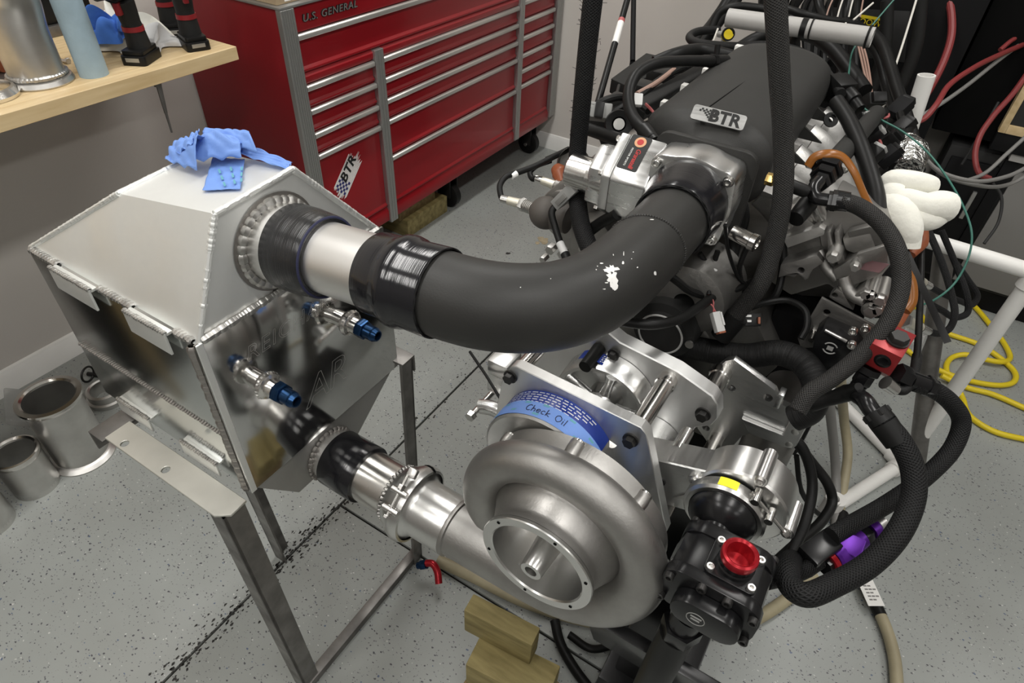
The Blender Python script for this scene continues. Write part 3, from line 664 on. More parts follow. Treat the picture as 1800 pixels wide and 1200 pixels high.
# coolant fittings on the polished plate
def fitting(px, py):
    c = at(px, py, 'x', X1 + .005); A = V(1, 0, 0)
    f = obj('bung', MB().lathe(c, A, [(0, .0145), (.022, .0145), (.024, .021), (.030, .0235), (.036, .021), (.038, .0155), (.052, .0155), (.052, 0)], 32), M['shine'], t, label='bare aluminium bung with a welded collar')
    obj('weld_bead', MB().beads([c + V(.031, cos(a) * .0205, sin(a) * .0205) for a in [2 * pi * k / 22 for k in range(23)]], .0035, .005, RND), M['weld'], f, kind='stuff')
    c2 = c + V(.052, 0, 0)
    obj('blue_nut', MB().lathe(c2, A, [(0, 0), (0, .0165), (.002, .0175), (.013, .0175), (.015, .0165), (.015, 0)], 6), M['anblue'], f)
    obj('blue_tip', MB().lathe(c2 + V(.015, 0, 0), A, [(0, 0), (0, .0128), (.016, .0128), (.0175, .011), (.0185, .011), (.020, .0128), (.026, .0095), (.026, .0075), (.005, .007), (.005, 0)], 28), M['anblue'], f)
fitting(446, 663); fitting(592, 556)
# engraving
em = lambda c: flatmap(c, (0, 1, 0), (0, 0, 1))
p = at(498, 582, 'x', X1 + .005)
M['engr'] = mat('engraved_line', (.72, .71, .69), .5, 1)
def outline_text(s, size, c, w, sh=.25, sp=1.15):
    cu = bpy.data.curves.new('lettering', 'FONT'); cu.body = s; cu.size = size; cu.shear = sh; cu.space_character = sp; cu.align_x = 'CENTER'; cu.align_y = 'CENTER'; cu.fill_mode = 'NONE'; cu.bevel_depth = w; cu.bevel_resolution = 0; cu.resolution_u = 3
    o_ = bpy.data.objects.new('lettering', cu); COL.objects.link(o_)
    me = bpy.data.meshes.new_from_object(o_.evaluated_get(bpy.context.evaluated_depsgraph_get())); bpy.data.objects.remove(o_); bpy.data.curves.remove(cu)
    mb = MB(); mb.bm.from_mesh(me); bpy.data.meshes.remove(me); f = em(c)
    for v in mb.bm.verts: v.co = f(v.co.x, v.co.y, v.co.z * .3)
    return mb
obj('engraved_lettering', outline_text('REICHARD', .038, p + V(0, .028, 0), .0003), M['engr'], ep)
p = at(572, 672, 'x', X1 + .005)
obj('engraved_logo', outline_text('AR', .085, p, .0004, .3, .9), M['engr'], ep)

# ------------------------------------------------------------------ blue tape on top of the intercooler
TN = (Cc - Dd).cross(Ee - Dd).normalized(); TN = TN if TN.z > 0 else -TN
def tp(px, py, h=0): return onplane(px, py, Dd + TN * h, TN)
def tape_sheet(quad, amp, seed, nu=22, nv=22, lift=.003, curl=None):
    q = random.Random(seed); a, b, c, d = [tp(*p) for p in quad]; ph = [q.uniform(0, 6) for _ in range(6)]
    def f(u, v):
        p = (a * (1 - u) + b * u) * (1 - v) + (d * (1 - u) + c * u) * v
        w = abs(sin(9 * u + ph[0] + 3 * sin(4 * v + ph[1]))) * .5 + abs(sin(11 * v + ph[2] + 2 * sin(5 * u + ph[3]))) * .5
        k = curl(u, v) if curl else 0
        return p + TN * (lift + amp * w + k)
    return MB().grid(f, nu, nv)
t = thing('masking_tape', 'crumpled blue masking tape stuck on top of the intercooler', 'tape', tp(390, 290))
def flap(name, quad, amp, seed, lift, curl=None):
    o_ = obj(name, tape_sheet(quad, amp, seed, lift=lift, curl=curl), M['tape'], t, smooth=60)
    md = o_.modifiers.new('thickness', 'SOLIDIFY'); md.thickness = .0006; return o_
f1 = flap('tape_strip', [(376, 280), (432, 284), (424, 336), (358, 339)], .002, 1, .002)
flap('tape_wad', [(297, 294), (352, 312), (392, 282), (336, 268)], .008, 2, .006, lambda u, v: .022 * sin(pi * v) * (.4 + u) + .012 * v)
flap('tape_wad', [(345, 300), (432, 296), (446, 278), (372, 270)], .008, 3, .012, lambda u, v: .030 * sin(pi * v) * sin(pi * (.15 + .7 * u)))
flap('tape_wad', [(370, 282), (462, 292), (452, 268), (388, 262)], .006, 5, .020, lambda u, v: .018 * sin(pi * v))
flap('tape_wad', [(322, 296), (360, 300), (372, 276), (330, 272)], .010, 7, .016, lambda u, v: .020 * u)
flap('tape_strip', [(420, 284), (505, 302), (516, 290), (438, 268)], .004, 4, .002, lambda u, v: .010 * (1 - u))
mb = MB()
for k, (a, b) in enumerate((((384, 296), (397, 330)), ((405, 292), (414, 326)), ((425, 292), (424, 322)))):
    for j in range(3):
        s0, s1 = j / 3 + .04, j / 3 + .24; P0 = tp(a[0] + (b[0] - a[0]) * s0, a[1] + (b[1] - a[1]) * s0, .0066); P1 = tp(a[0] + (b[0] - a[0]) * s1, a[1] + (b[1] - a[1]) * s1, .0066)
        mb.box((P0 + P1) / 2, ((P1 - P0).length, .0028, .0006), ((P1 - P0).normalized(), TN.cross((P1 - P0).normalized()), TN))
obj('tape_print', mb, M['tapegreen'], f1)

# ------------------------------------------------------------------ upper charge tubes
AXU = V(1, .035, .085); AXn = AXU.normalized()
def PU(x): return V(X1, UY, UZ) + AXU * (x - X1)
def xl(name, x0, prof, m, par, low=False, seg=64):
    if low: return obj(name, MB().lathe((x0, LY, LZ), (1, 0, 0), prof, seg), m, par)
    return obj(name, MB().lathe(PU(x0), AXU, prof, seg), m, par)
t = thing('silicone_coupler', 'short glossy black silicone coupler against the intercooler outlet', 'hose coupler', PU(-.63) - V(0, 0, .065))
xl('sleeve', -.662, [(0, .0590), (0, .0620), (.002, .0632), (.030, .0630), (.058, .0605), (.066, .0596), (.0675, .0585), (.0675, .0515), (0, .0590)], M['rubw'], t)
obj('stitched_edge', MB().torus(PU(-.5940), AXU, .0572, .0018, 64, 8), M['navyb'], t)
t = thing('charge_pipe', 'bare silver aluminium pipe between two black silicone couplers', 'pipe', PU(-.55) - V(0, 0, .051))
xl('tube', -.605, [(0, .048), (0, .0508), (.13, .0508), (.13, .048), (0, .048)], M['silver'], t)
t = thing('step_coupler', 'humped glossy black silicone coupler joining silver pipe to black elbow', 'hose coupler', PU(-.45) - V(0, 0, .06))
xl('sleeve', -.507, [(0, .0511), (0, .0550), (.0015, .0560), (.028, .0563), (.034, .0572), (.042, .0622), (.050, .0630), (.058, .0615), (.066, .0590), (.104, .0600), (.106, .0592), (.106, .0572), (0, .0511)], M['rub'], t)
obj('stitched_edge', MB().torus(PU(-.4015), AXU, .0584, .0015, 64, 8), M['braid'], t)
pts = [PU(-.45), PU(-.42), V(-.385, .5125, 1.194), V(-.345, .5215, 1.1945), V(-.309, .5405, 1.1935), V(-.278, .568, 1.192), V(-.256, .605, 1.190), V(-.2435, .65, 1.187), V(-.2385, .70, 1.184), V(-.2365, .76, 1.180), V(-.2365, .83, 1.1755), V(-.238, .93, 1.169)]
EL0 = V(-.2375, .893, 1.1715)
XT = -.2365
t = thing('intake_elbow', 'large matte black powder coated elbow tube feeding the throttle body', 'pipe', (-.3, .6, UZ - .056))
elbow = obj('tube', MB().tube(pts, .0562, 64, 4), M['coat'], t)
sy = .782
obj('weld_seam', MB().beads([V(XT + cos(a) * .0557, sy + .012 * cos(a), 1.1788 + sin(a) * .0557) for a in [2 * pi * k / 48 for k in range(49)]], .0030, .0034, RND), M['coat'], t, kind='stuff')
# chipped paint: thin flakes of bare metal lying on the tube skin
def skin(px, py, cx, cy_fn=None, r=.0566):
    """pixel ray met with the straight part of the elbow"""
    d = ray(px, py); a = d.x ** 2 + d.z ** 2; q = CAM - V(cx, 0, UZ); b = 2 * (q.x * d.x + q.z * d.z); c = q.x ** 2 + q.z ** 2 - r * r; D = b * b - 4 * a * c
    return CAM + d * ((-b - sqrt(max(D, 0))) / (2 * a))
mb = MB(); q = random.Random(21); dg = None
from mathutils.bvhtree import BVHTree
elbow_bvh = BVHTree.FromPolygons([WL['tube' if False else elbow.name] + v.co for v in elbow.data.vertices], [tuple(p.vertices) for p in elbow.data.polygons])
def onelbow(px, py, r=.0004):
    h = elbow_bvh.ray_cast(CAM, ray(px, py).normalized())
    return (h[0] + h[1] * r, h[1]) if h[0] else (None, None)
def flake(cx, cy, rx, ry, n, jag, rot=0):
    c, nn = onelbow(cx, cy)
    if c is None: return
    pl = []
    for k in range(n):
        a = 2 * pi * k / n; rr = q.uniform(1 - jag, 1); x = cos(a) * rx * rr; y = sin(a) * ry * rr
        p, _ = onelbow(cx + x * cos(rot) - y * sin(rot), cy + x * sin(rot) + y * cos(rot))
        if p is None: return
        pl.append(p)
    a = mb.verts([c] + pl)
    for k in range(n): mb.face([a[0], a[1 + k], a[1 + (k + 1) % n]])
flake(1076, 488, 13, 24, 26, .55); flake(1072, 474, 18, 7, 18, .6); flake(1080, 502, 7, 10, 12, .4)
for fx, fy, rx, ry in ((1057, 463, 5, 1.2), (1048, 474, 1.4, 1.4), (1096, 446, 1, 5), (1095, 462, 2.5, 3), (1120, 470, 1.6, 1.6), (1151, 480, 3, 6), (1078, 448, 1, 2), (1113, 443, 1.4, 1), (1062, 508, 3, 1), (1146, 386, 4, 1.2), (915, 505, 1.5, 1), (968, 490, 1.2, 1), (1050, 468, 1.3, 1.3), (1066, 497, 4, 1.5), (1110, 455, 1, 1)): flake(fx, fy, rx, ry, 9, .45)
M['chipm'] = mat('bare_metal_chip', (.74, .73, .71), .5)
obj('paint_chip', mb, M['chipm'], t, smooth=0, kind='stuff')

# ------------------------------------------------------------------ lower charge tubes
t = thing('lower_coupler', 'black silicone coupler low on the intercooler above the stand leg', 'hose coupler', (-.63, LY, LZ - .058))
xl('sleeve', -.672, [(0, .051), (0, .0565), (.0015, .0575), (.076, .0575), (.078, .0565), (.078, .051), (0, .051)], M['rub'], t, True)
t = thing('discharge_pipe', 'polished aluminium pipe between lower coupler and band clamp', 'pipe', (-.55, LY, LZ - .051))
xl('tube', -.62, [(0, .0478), (0, .0508), (.098, .0508), (.098, .0478), (0, .0478)], M['shine'], t, True)
wr = xl('band_flange', -.522, [(0, .0478), (0, .052), (.008, .059), (.020, .0655), (.030, .068), (.034, .062), (.034, .0478), (0, .0478)], M['turned'], t, True)
obj('weld_bead', MB().beads([V(-.521, LY + cos(a) * .0535, LZ + sin(a) * .0535) for a in [2 * pi * k / 40 for k in range(41)]], .0045, .0065, RND), M['weld'], t, kind='stuff')
cc = V(-.482, LY, LZ)
t = thing('band_clamp', 'polished steel band clamp with T-bolt around the discharge pipe joint', 'clamp', cc - V(0, 0, .075))
obj('band', MB().lathe(cc, (1, 0, 0), [(-.013, .0665), (-.012, .071), (-.004, .0745), (.006, .0745), (.014, .071), (.015, .0665), (.006, .072), (-.004, .072), (-.013, .0665)], 64, a0=radians(20), a1=radians(372), up=(0, -.55, .83)), M['turned'], t)
dr = V(0, -.60, .80); tg = V(0, .80, .60)
for sgn in (-1, 1):
    b_ = cc + dr * .079 + tg * .017 * sgn
    obj('trunnion', MB().cyl(b_ - V(.016, 0, 0), b_ + V(.016, 0, 0), .0058, seg=14).cyl(b_ - V(.008, 0, 0) - dr * .006, b_ + V(.008, 0, 0) - dr * .006, .008, seg=10), M['chrome'], t)
obj('t_bolt', MB().cyl(cc + dr * .081 - tg * .03, cc + dr * .081 + tg * .05, .0030, seg=10).hexn(cc + dr * .081 + tg * .023, tg, .007, .008).hexn(cc + dr * .081 - tg * .031, tg, .0065, .005), M['chrome'], t)
obj('band_loop', MB().box(cc + V(.004, 0, 0) + dr * .075 + tg * .055, (.018, .018, .012), (V(1, 0, 0), tg, dr)), M['steel'], t, bevel=.004)
# ------------------------------------------------------------------ supercharger
def polyY(px, y): return [(lambda p: (p.x, p.z))(at(a, b, 'y', y)) for a, b in px]
VX, VZ, VY = -.196, .845, .505
A_ = V(0, 1, 0)
sc = thing('supercharger', 'large cast aluminium centrifugal supercharger with open round inlet', 'supercharger', (VX, .56, .64))
# scroll: one swept surface from the tongue round to the straight outlet
def interp(x, tb_):
    for (x0, y0), (x1, y1) in zip(tb_[:-1], tb_[1:]):
        if x <= x1: return y0 + (y1 - y0) * (x - x0) / (x1 - x0)
    return tb_[-1][1]
pts, rad = [], []
for k in range(0, 44):
    f = k / 43; a_d = 222 - 312 * f; a = radians(a_d); r_ = interp(a_d, ((-90, .0490), (-60, .0435), (-20, .037), (30, .0315), (90, .0295), (150, .0315), (190, .0325), (222, .029))); r = r_ * min(1, .55 + 9 * f); Rc = .1035 + r_
    pts.append(V(VX + Rc * cos(a), VY, VZ + Rc * sin(a))); rad.append(r)
LZ2 = pts[-1].z
for k in range(1, 8): pts.append(V(VX - .028 * k, VY, LZ2 + (LZ - LZ2) * k / 7)); rad.append(.0505)
mb = MB().tube(pts, rad, 40, 2)
obj('scroll', mb, M['cast'], sc, smooth=60)
obj('outlet_collar', MB().lathe((VX - .196, VY, LZ), (1, 0, 0), [(-.02, .046), (-.02, .0515), (-.004, .0515), (0, .054), (.006, .054), (.008, .0515), (.01, .046)], 48), M['cast'], sc)
obj('turned_outlet', MB().lathe((-.478, VY, LZ), (1, 0, 0), [(0, .048), (0, .068), (.006, .0672), (.012, .058), (.02, .054), (.085, .0535), (.088, .050), (.088, .048)], 64), M['turned'], sc)
FYc = .438
obj('face_housing', MB().lathe((VX, FYc, VZ), A_, [(.006, .079), (.006, .0895), (.018, .0875), (.024, .088), (.040, .096), (.054, .103), (.064, .112), (.070, .120), (.074, .132), (.085, .142), (.100, .150), (.118, .152), (.122, .146), (.122, 0)], 80), M['cast'], sc)
obj('inlet_ring', MB().lathe((VX, FYc, VZ), A_, [(.0055, .0895), (0, .0905), (-.002, .0895), (-.002, .0760), (.0005, .0740), (.012, .0735), (.040, .0715), (.064, .0665), (.082, .0570), (.092, .050)], 80), M['turned'], sc)
obj('inlet_throat', MB().lathe((VX, FYc, VZ), A_, [(.091, .0510), (.094, .046), (.096, 0)], 64), M['mill'], sc)
imp = obj('impeller_hub', MB().lathe((VX, FYc, VZ), A_, [(.0955, .034), (.088, .0265), (.070, .0225), (-.010, .0175), (-.014, .0162), (-.014, .0095), (.004, .0085), (.004, 0)], 48), M['turned'], sc)
mb = MB()
for k in range(5):
    a = 2 * pi * k / 5 + .5
    v = mb.verts([V(VX + r * cos(a + tw), FYc + y, VZ + r * sin(a + tw)) for r, y, tw in ((.022, .093, 0), (.049, .0915, .15), (.056, .078, .42), (.023, .074, .25))]); mb.face(v)
b_ = obj('impeller_blade', mb, M['mill'], sc); md = b_.modifiers.new('thickness', 'SOLIDIFY'); md.thickness = .0016
for a in (20, 72, 140, 200, 262, 320): obj('screw_hole', MB().cyl((VX + .083 * cos(radians(a)), FYc - .0028, VZ + .083 * sin(radians(a))), (VX + .083 * cos(radians(a)), FYc + .004, VZ + .083 * sin(radians(a))), .0026, seg=10), M['void'], sc)
# casting bosses round the rear rim
for px, py, y, r in ((905, 792, .54, .0095), (1010, 818, .545, .0105), (1101, 880, .545, .0105), (1152, 975, .55, .0105), (848, 842, .545, .009)):
    c = at(px, py, 'y', y); c = V(c.x, 0, c.z); dv = (c - V(VX, 0, VZ)); dv.normalize(); c = V(VX, 0, VZ) + dv * .148
    b_ = obj('bolt_boss', MB().tube([V(c.x, .505, c.z) - dv * .022, V(c.x, .522, c.z) - dv * .006, V(c.x, .538, c.z), V(c.x, .548, c.z)], [r * .5, r * 1.05, r * 1.1, r * 1.1], 16, 4), M['cast'], sc, smooth=70)
    obj('boss_bolt', MB().cyl((c.x, .5481, c.z), (c.x, .551, c.z), r * 1.12, seg=18).hexn((c.x, .551, c.z), (0, 1, 0), r * .7, .005), M['chrome'], b_)
# gear case drum behind the scroll
DX, DZ, DR = -.266, .888, .100
obj('gear_case', MB().lathe((DX, .562, DZ), A_, [(0, 0), (0, DR - .004), (.003, DR), (.062, DR), (.062, 0)], 96), M['mill'], sc)
def onband(a, y, r): return V(DX + r * cos(a), y, DZ + r * sin(a))
def band(name, a0, a1, y0, y1, r, m, par, jag=0, seed=1, label=None):
    q = random.Random(seed); n = 48; mb = MB(); rows = []
    j0, j1 = [q.uniform(-jag, jag) for _ in range(9)], [q.uniform(-jag, jag) for _ in range(9)]
    for i in range(9):
        y = y0 + (y1 - y0) * i / 8
        rows.append(mb.verts([onband(a0 + j0[i] + (a1 + j1[i] - a0 - j0[i]) * k / n, y, r) for k in range(n + 1)]))
    for i in range(8):
        for k in range(n): mb.face([rows[i][k], rows[i + 1][k], rows[i + 1][k + 1], rows[i][k + 1]], 0)
    bmesh.ops.recalc_face_normals(mb.bm, faces=mb.bm.faces[:])
    return obj(name, mb, m, par, label)
lb = band('warning_label', radians(150), radians(34), .588, .6235, DR + .0006, M['blabel'], sc, label='blue warning label with rows of fine white print')
def bandtext(s, size, amid, ymid, r, ex=.0003, sp=1.0):
    return text_mb(s, size, lambda x, y, z: onband(amid - x / DR, ymid + y, r + z + ex), ex, 0, sp)
mb = MB()
for i, (yy, n) in enumerate(((.618, 15), (.6125, 14), (.607, 15), (.6015, 13), (.596, 12))):
    q = random.Random(40 + i); a = radians(143)
    for k in range(n):
        w = q.uniform(.05, .12)
        if a - w < radians(40): break
        for j in range(int(w / .018)):
            aa = a - j * .018; v = mb.verts([onband(aa, yy - .0010, DR + .0010), onband(aa - .013, yy - .0010, DR + .0010), onband(aa - .013, yy + .0010, DR + .0010), onband(aa, yy + .0010, DR + .0010)]); mb.face(v)
        a -= w + .022
obj('fine_print', mb, M['white'], lb, kind='stuff')
tl = band('masking_tape_strip', radians(160), radians(14), .5645, .5955, DR + .0014, M['tape'], sc, .05, 3, label='blue masking tape with handwritten words')
# handwriting on the tape: Check Oil
STR = {'C': [[(.62, .9), (.45, 1), (.2, .85), (.08, .5), (.2, .12), (.45, 0), (.68, .1)]], 'h': [[(.1, 1), (.12, .5), (.1, 0)], [(.12, .35), (.3, .52), (.48, .4), (.5, 0)]], 'e': [[(.08, .3), (.5, .33), (.42, .55), (.2, .52), (.08, .25), (.25, 0), (.52, .08)]], 'c': [[(.5, .48), (.3, .55), (.1, .3), (.2, .03), (.5, .05)]], 'k': [[(.1, 1), (.1, 0)], [(.5, .55), (.12, .28), (.55, 0)]], 'O': [[(.4, 1), (.12, .75), (.1, .3), (.4, 0), (.72, .25), (.75, .7), (.42, 1)]], 'i': [[(.1, .55), (.1, 0)], [(.1, .78), (.11, .84)]], 'l': [[(.12, 1), (.08, 0)]], ' ': []}
def write(s, size, amid, ymid, adv):
    mb = MB(); W_ = sum(adv[c] for c in s) * size; x = -W_ / 2
    for c in s:
        for stt in STR[c]:
            mb.tube([onband(amid - (x + a * size) / DR, ymid + (b - .5) * size, DR + .0018) for a, b in stt], .00062, 5, 4)
        x += adv[c] * size
    return mb
adv = {'C': .8, 'h': .66, 'e': .64, 'c': .62, 'k': .68, 'O': .95, 'i': .32, 'l': .3, ' ': .55}
obj('handwriting', write('Check Oil', .0125, radians(93), .5805, adv), M['ink'], tl)
mb = MB()
for a, y in ((150, .570), (142, .590), (128, .574), (118, .592), (104, .571), (100, .593), (64, .571), (52, .590), (40, .575), (30, .585), (22, .572), (74, .592)):
    a = radians(a); q = [onband(a, y - .0022, DR + .0017), onband(a - .10, y - .0022, DR + .0017), onband(a - .11, y + .002, DR + .0017), onband(a - .01, y + .002, DR + .0017)]; mb.face(mb.verts(q))
obj('tape_print', mb, M['tapegreen'], tl)
# tail of tape hanging off the drum to the right
a_ = radians(15)
mb = MB().grid(lambda u, v: onband(a_, .566 + .028 * v, DR + .0015) + V(.032 * u * (1 - .25 * v), -.004 * u, -.040 * u - .010 * u * u - .006 * v * u), 8, 8)
tt = obj('tape_tail', mb, M['tape'], tl)
# front plate
PYF, PYT = .624, .020
fp = [(-.362, 1.000), (-.352, 1.006), (-.141, .998), (-.131, .990), (-.060, .80), (-.066, .77), (-.10, .72), (-.30, .72), (-.392, .82), (-.378, .955)]
obj('front_plate', MB().prism(fp, (0, PYF, 0), (1, 0, 0), (0, 0, 1), (0, PYT, 0)), M['plate'], sc, bevel=.0012, seg=1)
def bolt(px, py, y, r, m=None, par=None):
    c = at(px, py, 'y', y)
    return obj('hex_bolt', MB().cyl((c.x, y - .0001, c.z), (c.x, y - .003, c.z), r * 1.25, seg=20).hexn((c.x, y - .003, c.z), (0, -1, 0), r, r * .9), m or M['bolt'], par or sc)
bolt(898, 661, PYF, .0095); bolt(1109, 772, PYF, .0098)
obj('counterbore', MB().cyl(at(1076, 778, 'y', PYF - .0006), at(1076, 778, 'y', PYF + .001), .008, seg=20), M['steel'], sc)
# rear plate, hub, stand-offs
RYF = .792
rp = polyY([(1090, 602), (1190, 652), (1252, 696), (1262, 712), (1262, 735), (1250, 748), (1222, 752), (1205, 775), (1195, 800)], RYF)
rp = rp + [(-.20, .76), (-.40, .80), (-.43, .92), (-.40, 1.0), (-.30, 1.008)]
obj('rear_plate', MB().prism(rp, (0, RYF, 0), (1, 0, 0), (0, 0, 1), (0, .030, 0)), M['plate'], sc, bevel=.002, seg=1)
bolt(1236, 727, RYF, .0105); bolt(1079, 622, RYF - .004, .0085)
def rodY(x, z, y0, y1, r, m=None, name='standoff', par=None):
    return obj(name, MB().lathe((x, y0, z), A_, [(0, 0), (0, r), (y1 - y0 - .02, r), (y1 - y0 - .018, r * 1.12), (y1 - y0, r * 1.12), (y1 - y0, 0)], 32), m or M['shine'], par or sc)
c = at(1112, 762, 'y', PYF + .02); rodY(c.x, c.z - .006, PYF + PYT, RYF, .0150)
c = at(905, 655, 'y', PYF + .02); rodY(c.x, c.z - .006, PYF + PYT, RYF, .0125)
HX, HZ = -.250, .866
obj('drive_shaft', MB().cyl((HX, PYF + PYT, HZ), (HX, .785, HZ), .019, seg=32), M['steel'], sc)
obj('hub_collar', MB().lathe((HX, .735, HZ), A_, [(0, .0), (0, .030), (.012, .034), (.016, .030), (.05, .032), (.05, 0)], 40), M['turned'], sc)
hub = obj('drive_hub', MB().lathe((HX, .748, HZ), A_, [(.004, .076), (0, .079), (0, .085), (.004, .088), (.043, .090), (.043, .084), (.03, .076), (.004, .076)], 80), M['bill'], sc)
for k in range(5):
    a = 2 * pi * k / 5 + radians(82); d = V(cos(a), 0, sin(a)); s_ = V(-sin(a), 0, cos(a)); p0 = V(HX, .754, HZ) + d * .028; p1 = V(HX, .754, HZ) + d * .079
    obj('hub_spoke', MB().tube([p0, (p0 + p1) / 2 + V(0, .002, 0), p1], [.011, .0085, .011], 12, 4), M['bill'], hub, smooth=60)
obj('hub_web', MB().lathe((HX, .780, HZ), A_, [(0, .03), (0, .078), (.006, .078), (.006, .03)], 64), M['mill'], hub)
l2 = obj('small_label', MB().grid(lambda u, v: V(HX + .0908 * cos(radians(128 - 36 * u)), .757 + .026 * v, HZ + .0908 * sin(radians(120 - 52 * u))), 20, 2), M['blabel'], sc)
mb = MB()
for i in range(4):
    for k in range(7): a = radians(125 - 4.4 * k - (i % 2)); mb.grid(lambda u, v: V(HX + .0912 * cos(a - .055 * u), .761 + .0050 * i + .002 * v, HZ + .0912 * sin(a - .08 * u)), 2, 1)
obj('fine_print', mb, M['white'], l2, kind='stuff')
c = at(1047, 618, 'y', .775)
obj('rubber_grommet', MB().cyl((c.x, .735, c.z - .005), (c.x, .79, c.z - .003), .011, .012, 20), M['rub2'], sc)
# idler arm at the outer end
c = at(836, 722, 'y', .70)
arm = obj('tension_arm', MB().tube([V(c.x, .715, c.z), V(c.x + .03, .72, c.z + .006), V(c.x + .065, .725, c.z - .008)], [.012, .013, .014], 12, 6, flat=1.4), M['bill'], sc, smooth=60)
obj('arm_rod', MB().cyl((c.x, .69, c.z), (c.x, .79, c.z), .006, seg=16).hexn((c.x, .6899, c.z), (0, -1, 0), .0105, .012), M['chrome'], arm)
c = at(885, 665, 'y', .74); obj('side_bracket', MB().bx((c.x - .035, .735, c.z - .05), (c.x + .01, .79, c.z + .035)), M['bill'], sc, bevel=.006)
# triangular stiffener and feed fittings below the rear plate
for px, py in ((1205, 765), (1192, 790)):
    c = at(px, py, 'y', .74); obj('oil_fitting', MB().lathe((c.x, .70, c.z), A_, [(0, .006), (0, .0125), (.012, .0125), (.014, .0105), (.05, .0105), (.05, 0)], 24), M['chrome'], sc)
obj('lower_drum', MB().lathe((-.155, .725, .80), A_, [(0, 0), (0, .054), (.004, .058), (.066, .058), (.066, 0)], 64), M['bill'], sc)
# rods beside the scroll
for px, py in ((1128, 885), (1150, 900), (1172, 905)):
    c = at(px, py, 'y', .66); obj('standoff', MB().cyl((c.x, .645, c.z), (c.x, .76, c.z), .009, seg=20), M['shine'], sc)

# ------------------------------------------------------------------ accessory bracket behind the plates
BYF = .915
br = thing('accessory_bracket', 'grey machined accessory bracket plate with slotted pocket beside the supercharger', 'bracket', at(1330, 720, 'y', BYF))
bp_ = polyY([(1262, 645), (1276, 634), (1290, 632), (1362, 686), (1366, 697), (1374, 711), (1417, 731), (1423, 742), (1400, 783), (1393, 788), (1382, 786), (1318, 762), (1305, 765), (1272, 802), (1246, 780), (1226, 752), (1235, 700)], BYF)
hs = [circ(*polyY([(1350, 699)], BYF)[0], .0085, 14)[::-1], circ(*polyY([(1286, 682)], BYF)[0], .0075, 14)[::-1], circ(*polyY([(1241, 752)], BYF)[0], .0075, 14)[::-1]]
obj('plate', MB().prism(bp_, (0, BYF, 0), (1, 0, 0), (0, 0, 1), (0, .014, 0), holes=hs), M['mill'], br, bevel=.001, seg=1)
lp = polyY([(1306, 736), (1379, 766), (1392, 742), (1419, 742), (1398, 782), (1320, 762)], BYF - .012)
lp = polyY([(1303, 735), (1376, 765), (1388, 738), (1416, 735), (1421, 744), (1399, 784), (1383, 784), (1316, 760)], BYF - .010)
obj('raised_pad', MB().prism(lp, (0, BYF - .010, 0), (1, 0, 0), (0, 0, 1), (0, .0099, 0)), M['mill'], br, bevel=.001, seg=1)
for px, py in ((1410, 738), (1397, 760), (1387, 782)):
    c = at(px, py, 'y', BYF - .0105); obj('threaded_hole', MB().lathe((c.x, BYF - .0108, c.z), A_, [(0, 0), (0, .0045), (.0006, .0065), (.0012, .0065)], 18), M['steel'], br)
c = at(1272, 652, 'y', BYF); rodY(c.x - .002, c.z - .004, RYF + .031, BYF, .0165, par=br)
c = at(1258, 775, 'y', BYF); obj('standoff', MB().cyl((c.x, .72, c.z + .01), (c.x, BYF, c.z + .01), .014, seg=28), M['shine'], br)
c = at(1371, 702, 'y', BYF); obj('edge_lug', MB().bx((c.x - .006, BYF - .012, c.z - .012), (c.x + .004, BYF + .012, c.z + .02)), M['bill'], br, bevel=.002)

# ------------------------------------------------------------------ pump drive arm
AYF = .662
da = thing('pump_drive', 'machined drive arm with round end and band clamp carrying the pump', 'drive housing', at(1250, 860, 'y', AYF))
ap = polyY([(1120, 800), (1145, 806), (1300, 842), (1330, 850), (1362, 875), (1375, 915), (1350, 945), (1230, 905), (1120, 872)], AYF)
obj('arm', MB().prism(ap[:3] + ap[3:4] + [ap[7], ap[8]], (0, AYF, 0), (1, 0, 0), (0, 0, 1), (0, .05, 0)), M['mill'], da, bevel=.002, seg=1)
ec = at(1300, 888, 'y', AYF - .004)
EX_, EZ_ = ec.x, ec.z
obj('end_case', MB().lathe((EX_, AYF - .006, EZ_), A_, [(0, 0), (0, .066), (.003, .069), (.03, .070), (.056, .070), (.058, .067), (.058, 0)], 72), M['turned'], da)
for a in (82, -5, 172, 235):
    a = radians(a); x, z = EX_ + .072 * cos(a), EZ_ + .072 * sin(a)
    b_ = obj('case_boss', MB().cyl((x, AYF - .008, z), (x, AYF + .05, z), .0105, seg=20), M['turned'], da)
    obj('cap_screw', MB().capbolt((x, AYF - .008, z), (0, -1, 0), .0068, .004), M['steel'], b_)
c = at(1162, 845, 'y', AYF); obj('cap_screw', MB().capbolt((c.x, AYF - .0001, c.z), (0, -1, 0), .008, .003), M['bolt'], da)
c = at(1225, 865, 'y', AYF); obj('relief_rib', MB().prism([(-.03, -.035), (.02, -.005), (.03, .01), (-.002, .004)], (c.x, AYF - .003, c.z), (1, 0, 0), (0, 0, 1), (0, .0029, 0)), M['steel'], da)
GX, GZ = EX_ - .016, EZ_ - .004
bc = obj('band_clamp', MB().lathe((GX, AYF - .034, GZ), A_, [(0, .050), (0, .056), (.004, .060), (.018, .060), (.024, .056), (.024, .050), (0, .050)], 64), M['turned'], da)
obj('yellow_label', MB().grid(lambda u, v: V(GX + .0608 * cos(radians(112 - 26 * u)), AYF - .030 + .016 * v, GZ + .0608 * sin(radians(112 - 26 * u))), 8, 2), M['ylabel'], bc)
mb = MB()
for aa in (62, 30):
    a = radians(aa); d = V(cos(a), 0, sin(a)); s_ = V(-sin(a), 0, cos(a)); q = V(GX, AYF - .022, GZ) + d * .066
    mb.cyl(q - A_ * .012, q + A_ * .012, .006, seg=12)
